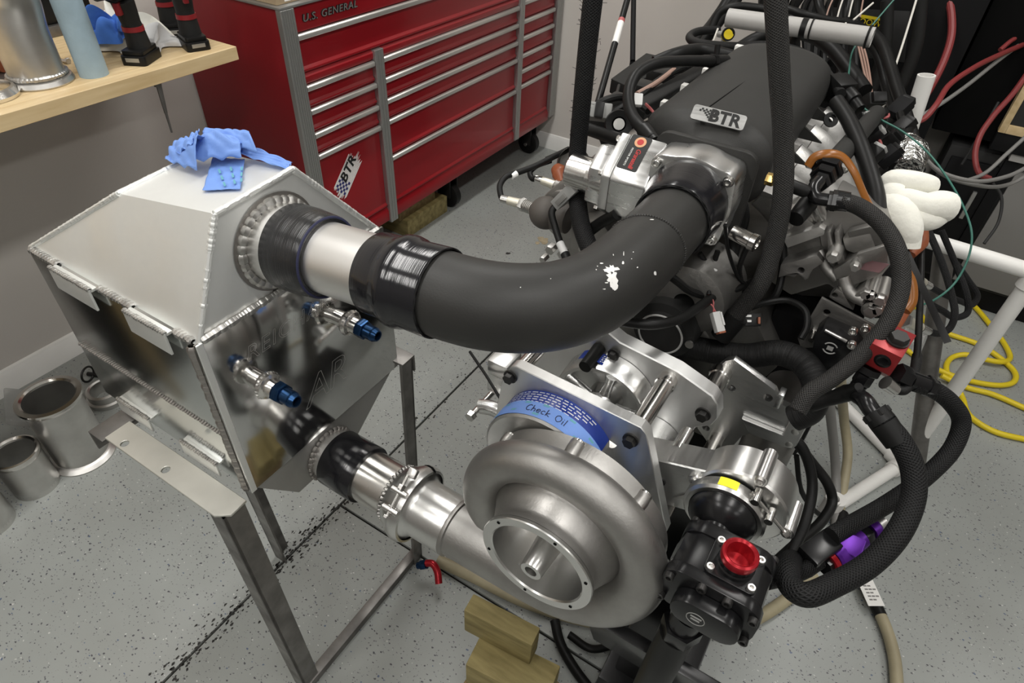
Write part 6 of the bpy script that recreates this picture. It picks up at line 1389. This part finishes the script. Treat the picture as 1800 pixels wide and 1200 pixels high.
for x in (cx0, cx0 + .54): obj('post', MB().bx((x - .025, CY - .006, .10), (x + .018, CY + .0198, top - .031)), M['grill'], gc_, bevel=.002)
obj('worktop', MB().bx((cx0 - .02, CY - .02, top - .0295), (1.78, BY - .02, top)), M['pvcg'], gc_, bevel=.003)
RX0 = at(1445, 40, 'y', 3.0).x
rk = thing('equipment_rack', 'tall black equipment rack with yellow striped label behind the engine', 'rack', (RX0 + .5, 3.15, 0))
obj('case', MB().bx((RX0, 3.0, .06), (RX0 + .52, BY - .02, 2.0)), M['grill'], rk, bevel=.006)
obj('side_case', MB().bx((RX0 + .53, 3.06, top + .004), (1.7, BY - .02, 2.1)), M['void'], rk, bevel=.006)
obj('foot', MB().bx((RX0 + .03, 3.03, 0), (RX0 + .49, BY - .05, .0595)), M['grill'], rk)
pl_ = [at(x, y, 'y', 2.998) for x, y in ((1440, 12), (1600, 20), (1590, 110), (1470, 95))]
obj('panel', MB().plate(pl_, .004), M['cabd'], rk, bevel=.001)
ys = [at(x, y, 'y', 2.99) for x, y in ((1481, 20), (1558, 33), (1558, 38), (1481, 26))]
obj('yellow_stripe', MB().plate(ys, .002), M['yellow'], rk)
obj('panel_lettering', text_mb('WOOW', .030, flatmap(at(1522, 39, 'y', 2.991), (1, 0, 0), (0, 0, 1)), .0005), M['yellow'], rk)
for k in range(3):
    a, b = at(1620 - 60 * k, 0, 'y', 2.9 - .05 * k), at(1580 - 50 * k, 160, 'y', 2.9 - .05 * k)
    H('rack_hose', ('black hose hanging in front of the rack at the right', 'black hose hanging before the rack beside the label', 'black hose hanging before the rack behind the white bar')[k], 'hose', [a, (a + b) / 2 + V(.02, 0, 0), b, b + V(-.02, 0, -.25)], .022, M['plastm'], seg=14)
wf = thing('wood_framed_panel', 'dark panel in a light wooden frame standing on the cabinet', 'panel', at(1790, 220, 'y', 3.0))
q0, q1 = at(1763, 190, 'y', 3.0), at(1765, 222, 'y', 3.0)
obj('frame_side', MB().bx((q1.x - .012, 2.985, q1.z - .02), (q1.x + .012, 3.03, q1.z + .40)), M['butch'], wf, bevel=.002)
obj('frame_bottom', MB().bx((q1.x + .0122, 2.985, q1.z - .02), (q1.x + .6, 3.03, q1.z + .012)), M['butch'], wf, bevel=.002)
obj('panel', MB().bx((q1.x + .0122, 2.995, q1.z + .0122), (q1.x + .6, 3.025, q1.z + .42)), M['cabd'], wf)
obj('stand_board', MB().bx((q1.x - .01, 2.99, top + .0005), (q1.x + .6, 3.035, q1.z - .0202)), M['grill'], wf, bevel=.002)
# white post with rolled pipe
a = at(1602, 215, 'y', 2.15); b = at(1629, 132, 'y', 2.15); dd = (b - a).normalized()
obj('plastic_post', MB().lathe(a - dd * (a.z / dd.z), dd, [(0, .018), (0, .023), (a.z / dd.z + (b - a).length, .023), (a.z / dd.z + (b - a).length, .018), (.6, .018)], 28), M['pvc'], label='white plastic pipe post standing open ended before the dark rack', cat='pipe')
# conduit bar across the wiring
a, b = at(1279, 31, 'y', 1.85), at(1534, 66, 'y', 1.85)
cb_ = thing('conduit_bar', 'grey white plastic pipe bar carrying the wiring over the manifold rear', 'pipe', (a + b) / 2)
ra = .0225
obj('pipe', MB().pipe(a, b, ra, .003, 28), M['pvcg'], cb_)
for f in (.42, .60, .97):
    c = a + (b - a) * f; obj('cable_tie', MB().torus(c, b - a, ra + .0012, .003 if f < .5 or f > .9 else .0022, 24, 6), M['plast'], cb_)
c = a + (b - a) * .55; obj('tape_wrap', MB().cyl(c - (b - a) * .02, c + (b - a) * .02, ra + .0012, seg=24), M['plast'], cb_)
c = a + (b - a) * .5
obj('hanger_post', MB().cyl(c - V(0, -.03, .0), c - V(0, -.03, .48), .012, seg=12), M['bolt'], cb_)
# harness: cables around the bar
D = 1.85
for k, (lab_, pts, rr, mm) in enumerate((
    ('thick corrugated loom looping around the manifold rear', [(1262, 52, 1.9), (1225, 56, 1.85), (1212, 66, 1.8), (1228, 76, 1.74), (1290, 82, 1.68), (1350, 80, 1.62), (1400, 90, 1.58), (1438, 112, 1.54), (1462, 142, 1.48), (1478, 165, 1.42)], .0115, 'loom'),
    ('thick black hose arching over the manifold rear end', [(1290, 92, 1.85), (1330, 68, 1.85), (1380, 55, 1.8), (1425, 62, 1.75), (1462, 85, 1.7), (1495, 125, 1.65), (1520, 160, 1.6)], .019, 'rub2'),
    ('black cable trunk climbing along the back of the engine', [(1200, 110, 1.9), (1228, 72, 1.95), (1258, 35, 2.0), (1285, -10, 2.0), (1310, -110, 2.0), (1340, -320, 2.1)], .019, 'rub2'),
    ('second black cable trunk beside the climbing one', [(1215, 105, 1.9), (1242, 68, 1.93), (1270, 30, 1.97), (1300, -10, 2.0), (1326, -110, 2.0), (1362, -320, 2.1)], .016, 'rub2'),
    ('black cable laid along the top of the white bar', [(1250, 50, 1.9), (1265, 22, 1.88), (1290, 12, 1.86), (1330, 14, 1.85), (1380, 25, 1.85)], .012, 'rub2'),
    ('black hose bending behind the fuel rail end', [(1150, 110, 1.5), (1185, 96, 1.5), (1230, 88, 1.55), (1262, 93, 1.55), (1290, 100, 1.55)], .015, 'rub2'),
    ('black loom hanging from the bar end toward the connectors', [(1535, 60, 1.85), (1552, 80, 1.8), (1566, 120, 1.75), (1578, 160, 1.7), (1592, 200, 1.65), (1606, 250, 1.6), (1614, 300, 1.55)], .016, 'rub2'),
    ('second black loom hanging from the bar end', [(1528, 70, 1.87), (1545, 100, 1.83), (1558, 150, 1.8), (1570, 190, 1.7), (1568, 230, 1.6)], .014, 'rub2'),
    ('black cable rising to the top edge behind the white bar', [(1395, 40, 1.95), (1380, 20, 1.95), (1372, 0, 1.95), (1380, -120, 2.0), (1400, -320, 2.1)], .016, 'plast'),
    ('black cable crossing above the white bar', [(1360, 8, 1.9), (1410, 24, 1.85), (1450, 34, 1.85), (1500, 42, 1.87), (1530, 55, 1.9)], .011, 'rub2'),
    ('black cable hanging behind the bar near the brown wires', [(1430, -320, 2.1), (1432, -60, 2.0), (1440, 10, 2.0), (1452, 40, 1.95), (1462, 80, 1.9)], .014, 'plast'),
    ('black cable falling behind the green wire', [(1530, -320, 2.2), (1503, -60, 2.1), (1490, 20, 2.1), (1475, 70, 2.05), (1462, 110, 2.0)], .013, 'plast'),
)):
    H('harness_cable', lab_, 'cable', pts, rr, M[mm], seg=14)
mb = MB(); q = random.Random(17)
for k in range(16):
    x = 1335 + k * 11; mb.tube([dp(x + q.uniform(20, 60), -330, 2.25), dp(x + q.uniform(-10, 30), -40, 2.15), dp(x + q.uniform(-8, 10), 20, 2.1), dp(x + q.uniform(-6, 6), 80, 2.05), dp(x + q.uniform(-10, 10), 150, 2.0)], q.uniform(.008, .016), 8, 5)
obj('cable_bundle', mb, M['plast'], label='dense bundle of black cables hanging behind the manifold', cat='cable', kind='stuff')
def wire(lab_, pts, rr, m): H('wire', lab_, 'wire', pts, rr, M[m], seg=8)
wire('green wire arcing from the top edge across to the sensors', [(1578, -8, 1.6), (1552, 22, 1.6), (1520, 60, 1.6), (1501, 85, 1.6), (1493, 120, 1.55), (1493, 150, 1.5), (1510, 182, 1.45), (1545, 208, 1.4), (1585, 230, 1.35), (1625, 262, 1.3), (1660, 305, 1.25), (1692, 360, 1.22), (1708, 410, 1.2), (1703, 450, 1.2), (1680, 495, 1.2), (1640, 528, 1.18), (1590, 542, 1.15)], .0020, 'green')
wire('white twine hanging from the top edge near the rack', [(1613, -8, 1.9), (1600, 35, 1.9), (1586, 80, 1.9), (1572, 122, 1.88)], .0032, 'whitew')
wire('short white twine tail above the connectors', [(1563, 158, 1.8), (1560, 175, 1.78), (1547, 195, 1.75)], .003, 'whitew')
for k in range(3): wire(('brown wire hanging below the white bar', 'pale brown wire beside the first brown wire', 'third brown wire curling to the black plug')[k], [(1506 + 4 * k, 70, 1.84), (1513 + 5 * k, 100, 1.8), (1522 + 4 * k, 140, 1.72), (1531 + k, 170, 1.65)], .0028, 'brownw')
for k in range(4): wire(('tan wire rising above the white bar', 'pale wire bent above the white bar', 'thin grey wire rising to the top edge', 'tan wire looped above the bar end')[k], [(1452 + 20 * k, 30, 1.9), (1458 + 19 * k, 12, 1.9), (1468 + 17 * k, -10, 1.9)], .0024, ('brownw', 'whitew', 'whitew', 'brownw')[k])
for k, (a_, b_) in enumerate((((1500, 35), (1535, 5)), ((1475, 70), (1487, 40)), ((1455, 100), (1470, 80)), ((1250, 82), (1262, 50)))): wire(('thin pale wire slanting across the yellow stripe', 'white zip tie tail near the loom', 'white zip tie tail behind the manifold', 'silver rod beside the yellow cap')[k], [(*a_, 1.8), (*b_, 1.8)], .0026, 'whitew')
def cable(name, lab_, pts, rr, m, seg=10): H(name, lab_, 'cable', pts, rr, M[m], seg=seg)
cable('red_cable', 'red cable dropping from the top edge behind the white post', [(1666, -15, 2.3), (1673, 30, 2.3), (1672, 65, 2.3), (1660, 105, 2.3), (1638, 150, 2.3), (1622, 175, 2.3)], .013, 'redw')
cable('red_cable', 'red cable sweeping up from the white post to the right edge', [(1608, 216, 2.0), (1625, 208, 2.0), (1645, 185, 2.0), (1668, 150, 2.05), (1710, 120, 2.1), (1760, 95, 2.2), (1800, 78, 2.3)], .0088, 'redw')
cable('red_cable', 'red cable curving past the wooden frame to the grey cabinet', [(1812, 120, 2.3), (1780, 165, 2.3), (1745, 205, 2.3), (1722, 240, 2.3), (1714, 275, 2.3), (1722, 305, 2.3), (1740, 314, 2.3)], .0098, 'redw')
cable('red_cable', 'short red cable at the upper right edge', [(1812, 55, 2.3), (1780, 70, 2.3), (1758, 88, 2.3)], .008, 'redw')
for k, (lab_, pts) in enumerate((
    ('grey cable pair running from the white post to the right edge', [(1612, 208, 2.1), (1650, 185, 2.1), (1700, 150, 2.15), (1750, 110, 2.2), (1790, 80, 2.3)]),
    ('grey cable slack across the grey cabinet front', [(1610, 260, 2.0), (1650, 300, 2.0), (1710, 318, 2.0), (1770, 310, 2.05), (1812, 290, 2.1)]),
    ('second grey cable slack below the first', [(1615, 270, 2.05), (1660, 308, 2.05), (1720, 326, 2.05), (1770, 325, 2.1), (1812, 305, 2.1)]),
    ('grey cable rising in front of the pale worktop', [(1690, 320, 2.2), (1730, 305, 2.2), (1770, 270, 2.2), (1812, 232, 2.2)]),
    ('dark cable drooping over the grey cabinet door', [(1745, 322, 2.2), (1760, 345, 2.2), (1755, 390, 2.2), (1730, 428, 2.2)]),
    ('thin dark cable hanging before the rack at the top edge', [(1755, -10, 2.6), (1730, 60, 2.6), (1700, 120, 2.6), (1690, 160, 2.6)]),
    ('thin dark cable crossing the upper right corner', [(1745, -10, 2.5), (1770, 30, 2.5), (1812, 60, 2.5)]),
    ('thin cable slanting down past the white post', [(1755, 180, 2.4), (1720, 240, 2.4), (1690, 290, 2.4)]))):
    cable('grey_cable', lab_, pts, .0065 if k < 4 else .005, 'cabg' if k < 4 else 'cabd', 10)
# connectors at the right rear of the engine
sb = thing('rear_sensor', 'black sensor body with plug behind the right runners', 'sensor', dp(1480, 160, 1.45))
obj('body', MB().cyl(dp(1466, 140, 1.47), dp(1502, 178, 1.43), .020, .018, 18).box(dp(1476, 152, 1.45), (.05, .04, .045), frame(dp(1502, 178, 1.43) - dp(1466, 140, 1.47))), M['plast'], sb, bevel=.003)
obj('tail', MB().cyl(dp(1502, 178, 1.43), dp(1512, 192, 1.42), .012, seg=12), M['plast'], sb)
t = thing('bracket_ring', 'small black bracket with eye hole beside the runners', 'bracket', dp(1462, 205, 1.38))
obj('eye', MB().prism([(x, y) for x, y in circ(0, 0, .016, 20)], dp(1461, 210, 1.38), ROT @ V(1, 0, 0), ROT @ V(0, 1, 0), (ROT @ V(0, 0, 1)) * -.004, holes=[circ(0, 0, .006, 12)[::-1]]), M['plast'], t)
obj('arm', MB().tube([dp(1466, 204, 1.38), dp(1474, 190, 1.38), dp(1480, 178, 1.39)], .007, 8, 4), M['plast'], t)
for k, (px, py, d, s_, m) in enumerate(((1530, 180, 1.6, .045, 'plastm'), (1515, 212, 1.42, .034, 'plast'), (1540, 205, 1.5, .03, 'plast'), (1560, 250, 1.42, .04, 'plast'), (1535, 240, 1.4, .03, 'plast'), (1560, 275, 1.35, .034, 'grill'), (1585, 225, 1.5, .036, 'plast'), (1530, 275, 1.33, .035, 'plast'), (1582, 190, 1.6, .04, 'grill'))):
    c = dp(px, py, d); t = thing('black_plug', ('round black cap behind the green wire', 'black plug under the rear sensor', 'black plug with red wires near the runners', 'black plug on the right valve cover', 'small black plug beside the arching hose', 'black plug above the white glove', 'black plug behind the green wire bend', 'black plug beside the glossy hose', 'black plug below the bar end loom')[k], 'connector', c)
    fx = frame(V(.4, -.5 + .15 * k, .6)); obj('shell', MB().box(c, (s_, s_ * .7, s_ * 1.3), fx), M[m], t, bevel=.004); obj('collar', MB().box(c + fx[2] * s_ * .7, (s_ * .8, s_ * .55, s_ * .3), fx), M['greyp'] if k % 3 == 1 else M['plast'], t, bevel=.002)
for k in range(4): wire(('pink wire curl near the white twine', 'pink wire above the silver plug lead', 'pink wire between the black plugs', 'red wire from the rear sensor')[k], (([(1548, 200, 1.5), (1558, 196, 1.5), (1562, 204, 1.5), (1552, 208, 1.5)], [(1540, 235, 1.4), (1549, 255, 1.38), (1545, 275, 1.36)], [(1520, 225, 1.42), (1530, 228, 1.42), (1534, 224, 1.42)], [(1498, 182, 1.43), (1504, 190, 1.43), (1508, 194, 1.43)]))[k], .003, 'pinkw')
# silver wrapped spark plug leads
sw = thing('foil_sleeve', 'silver foil heat sleeve over the plug leads beside the white glove', 'sleeve', dp(1590, 280, 1.4))
obj('sleeve', MB().tube([dp(1592, 245, 1.42), dp(1598, 270, 1.4), dp(1596, 300, 1.36)], [.022, .040, .028], 18, 6), M['foil'], sw, smooth=60)
obj('cuff', MB().tube([dp(1578, 240, 1.44), dp(1573, 265, 1.41), dp(1574, 295, 1.37)], [.014, .015, .014], 12, 6), M['plast'], sw)
obj('white_marker', MB().cyl(dp(1611, 263, 1.4), dp(1613, 284, 1.38), .0085, seg=12), M['white'], sw)
for k, (pts, lab_) in enumerate((
    ([(1582, 200, 1.55), (1588, 225, 1.5), (1580, 250, 1.45)], 'black lead entering the silver sleeve'),
    ([(1600, 225, 1.5), (1594, 240, 1.45), (1590, 262, 1.42)], 'second black lead entering the silver sleeve'),
    ([(1613, 285, 1.38), (1618, 320, 1.36), (1622, 360, 1.33)], 'black lead under the white marker'))): cable('plug_lead', lab_, pts, .009, 'rub2', 10)
# temperature probes in the right exhaust side with woven leads
def probe(lab_, a, b, lead, d0, d1):
    A1, B1 = dp(*a, d0), dp(*b, d1); t = thing('temperature_probe', lab_, 'probe', B1, 'probes in the right exhaust side')
    obj('stem', MB().cyl(A1, A1 + (B1 - A1) * .62, .0105, .0095, 18), M['probe'], t); obj('hex', MB().hexn(A1 - (B1 - A1) * .03, B1 - A1, .0145, .010), M['steel'], t)
    obj('tip', MB().cyl(A1 + (B1 - A1) * .66, B1, .0088, .0075, 18), M['chrome'], t)
    obj('lead', MB().tube([B1] + [dp(*p) for p in lead], .0065, 10, 8), M['braid'], t)
probe('lowest pale probe with lead curling up past the flat black strip', (1588, 562), (1632, 582), [(1650, 586, 1.2), (1668, 578, 1.2), (1678, 555, 1.2), (1672, 515, 1.22), (1655, 460, 1.25), (1632, 405, 1.28)], 1.12, 1.19)
probe('middle pale probe below the orange boot', (1602, 518), (1634, 534), [(1655, 545, 1.28), (1680, 558, 1.3), (1700, 550, 1.3), (1700, 520, 1.3), (1682, 470, 1.32), (1655, 405, 1.32)], 1.2, 1.26)
probe('highest pale probe behind the vertical black cable', (1602, 486), (1634, 503), [(1655, 515, 1.35), (1690, 530, 1.38), (1710, 535, 1.4), (1718, 520, 1.4), (1700, 490, 1.4), (1680, 462, 1.4)], 1.26, 1.32)
cable('black_cable', 'vertical black cable dropping to a loom at the red block', [(1620, 400, 1.2), (1619, 480, 1.15), (1616, 560, 1.08), (1613, 610, 1.03), (1608, 650, .99), (1604, 664, .98)], .0055, 'rub2', 12)
H('loom_tail', 'ribbed black loom tail at the red block side fitting', 'cable', [(1612, 625, 1.02), (1608, 650, .99), (1600, 672, .97), (1588, 686, .96), (1575, 684, .96)], .0075, M['loom'], seg=14)
obj('side_sensor', MB().cyl(dp(1556, 672, .95), dp(1572, 684, .955), .011, .0095, 18).cyl(dp(1572, 684, .955), dp(1576, 686, .956), .0075, seg=14), M['chrome'], label='small silver sensor screwed under the red block', cat='sensor')
a, b = dp(1588, 432, 1.12), dp(1666, 602, 1.05)
obj('cable_tie', MB().box((a + b) / 2, (.011, .002, (b - a).length), frame(b - a, CAM - a)), M['plast'], label='long flat black cable tie slanting before the probes', cat='cable tie')
obj('clear_bag', MB().grid(lambda u, v: dp(1590 + 40 * u - 8 * v, 572 + 40 * v + 6 * u, 1.32) + V(0, .01 * sin(9 * u), .012 * sin(7 * v + 4 * u)), 10, 10), M['film'], label='crumpled clear plastic bag behind the red block', cat='bag', smooth=60)
# dark lifting rods by the back wall
a, b = at(1120, -20, 'y', 2.9), at(1048, 190, 'y', 2.2)
rd = thing('support_rod', 'slim black rod with a white label slanting beside the hanging hose', 'rod', a)
a, b = dp(1106, -12, 1.9), dp(1050, 185, 1.75)
obj('rod', MB().cyl(a, b, .0095, seg=14), M['plast'], rd)
c0, c1 = a + (b - a) * .28, a + (b - a) * .47
obj('white_sleeve', MB().cyl(c0, c1, .0100, seg=14), M['paper'], rd); obj('red_mark', MB().cyl(a + (b - a) * .25, c0, .0101, seg=14), M['pinkw'], rd)
a, b = dp(1114, -12, 2.1), dp(1112, 108, 2.0)
obj('thin_post', MB().cyl(a, b, .0085, seg=12).cyl(b, b + V(0, 0, -.35), .0085, seg=12), M['grill'], label='thin dark post behind the labelled rod', cat='post')
t = thing('yellow_cap', 'small yellow round cap on a silver fitting behind the manifold', 'cap', dp(1280, 60, 1.75))
obj('cap', MB().cyl(dp(1281, 60, 1.74), dp(1276, 64, 1.78), .013, seg=18), M['yellow'], t); obj('collar', MB().torus(dp(1280, 60, 1.745), CAM - dp(1280, 60, 1.74), .014, .004, 18, 6), M['plast'], t)
obj('neck', MB().cyl(dp(1276, 62, 1.78), dp(1268, 84, 1.8), .008, seg=12).cyl(dp(1276, 62, 1.78), dp(1264, 60, 1.8), .009, seg=12), M['trimal'], t)
# left bank wiring
for k, (lab_, pts, rr, m) in enumerate((
    ('black cable arcing from the hanging hose over the grey plug', [(1042, 190, 1.3), (1060, 178, 1.3), (1085, 171, 1.32), (1100, 172, 1.34)], .008, 'rub2'),
    ('black cable hugging the coil packs', [(1100, 200, 1.35), (1125, 170, 1.4), (1160, 140, 1.45), (1200, 118, 1.5)], .008, 'rub2'),
    ('tan sleeve cable among the coil packs', [(1120, 165, 1.4), (1150, 148, 1.43), (1185, 122, 1.48)], .006, 'brownw'),
    ('dark cable behind the round sensor', [(1068, 205, 1.3), (1090, 190, 1.32), (1118, 182, 1.33), (1140, 195, 1.3)], .008, 'plast'),
    ('thin lead below the flat black cover', [(1088, 150, 1.6), (1085, 162, 1.55), (1082, 172, 1.5)], .004, 'plast'))): cable('bank_cable', lab_, pts, rr, m, 10)
for k in range(2): wire(('red wire pair end beside the white tag', 'second red wire beside the white tag')[k], [(1135, 182 + 2 * k, 1.26), (1145, 192 + 2 * k, 1.25), (1153, 202 + 2 * k, 1.25)], .0022, 'pinkw')
for k in range(2): wire(('copper wire left of the grey plug', 'second copper wire left of the grey plug')[k], [(1040, 196 + 3 * k, 1.3), (1048, 192 + 3 * k, 1.3), (1054, 186 + 3 * k, 1.3)], .003, 'orangeb')
obj('white_tag', MB().box(dp(1121, 176, 1.24), (.018, .024, .012), frame(V(.3, -.6, .7))), M['white'], label='small white plastic tag inside the hook shaped hose', cat='tag', bevel=.002)
obj('wire_tail', MB().tube([dp(1154, 204, 1.25), dp(1162, 218, 1.23), dp(1172, 232, 1.2)], .008, 8, 4), M['plast'], label='black wire tail between fuel rail and manifold', cat='wire')
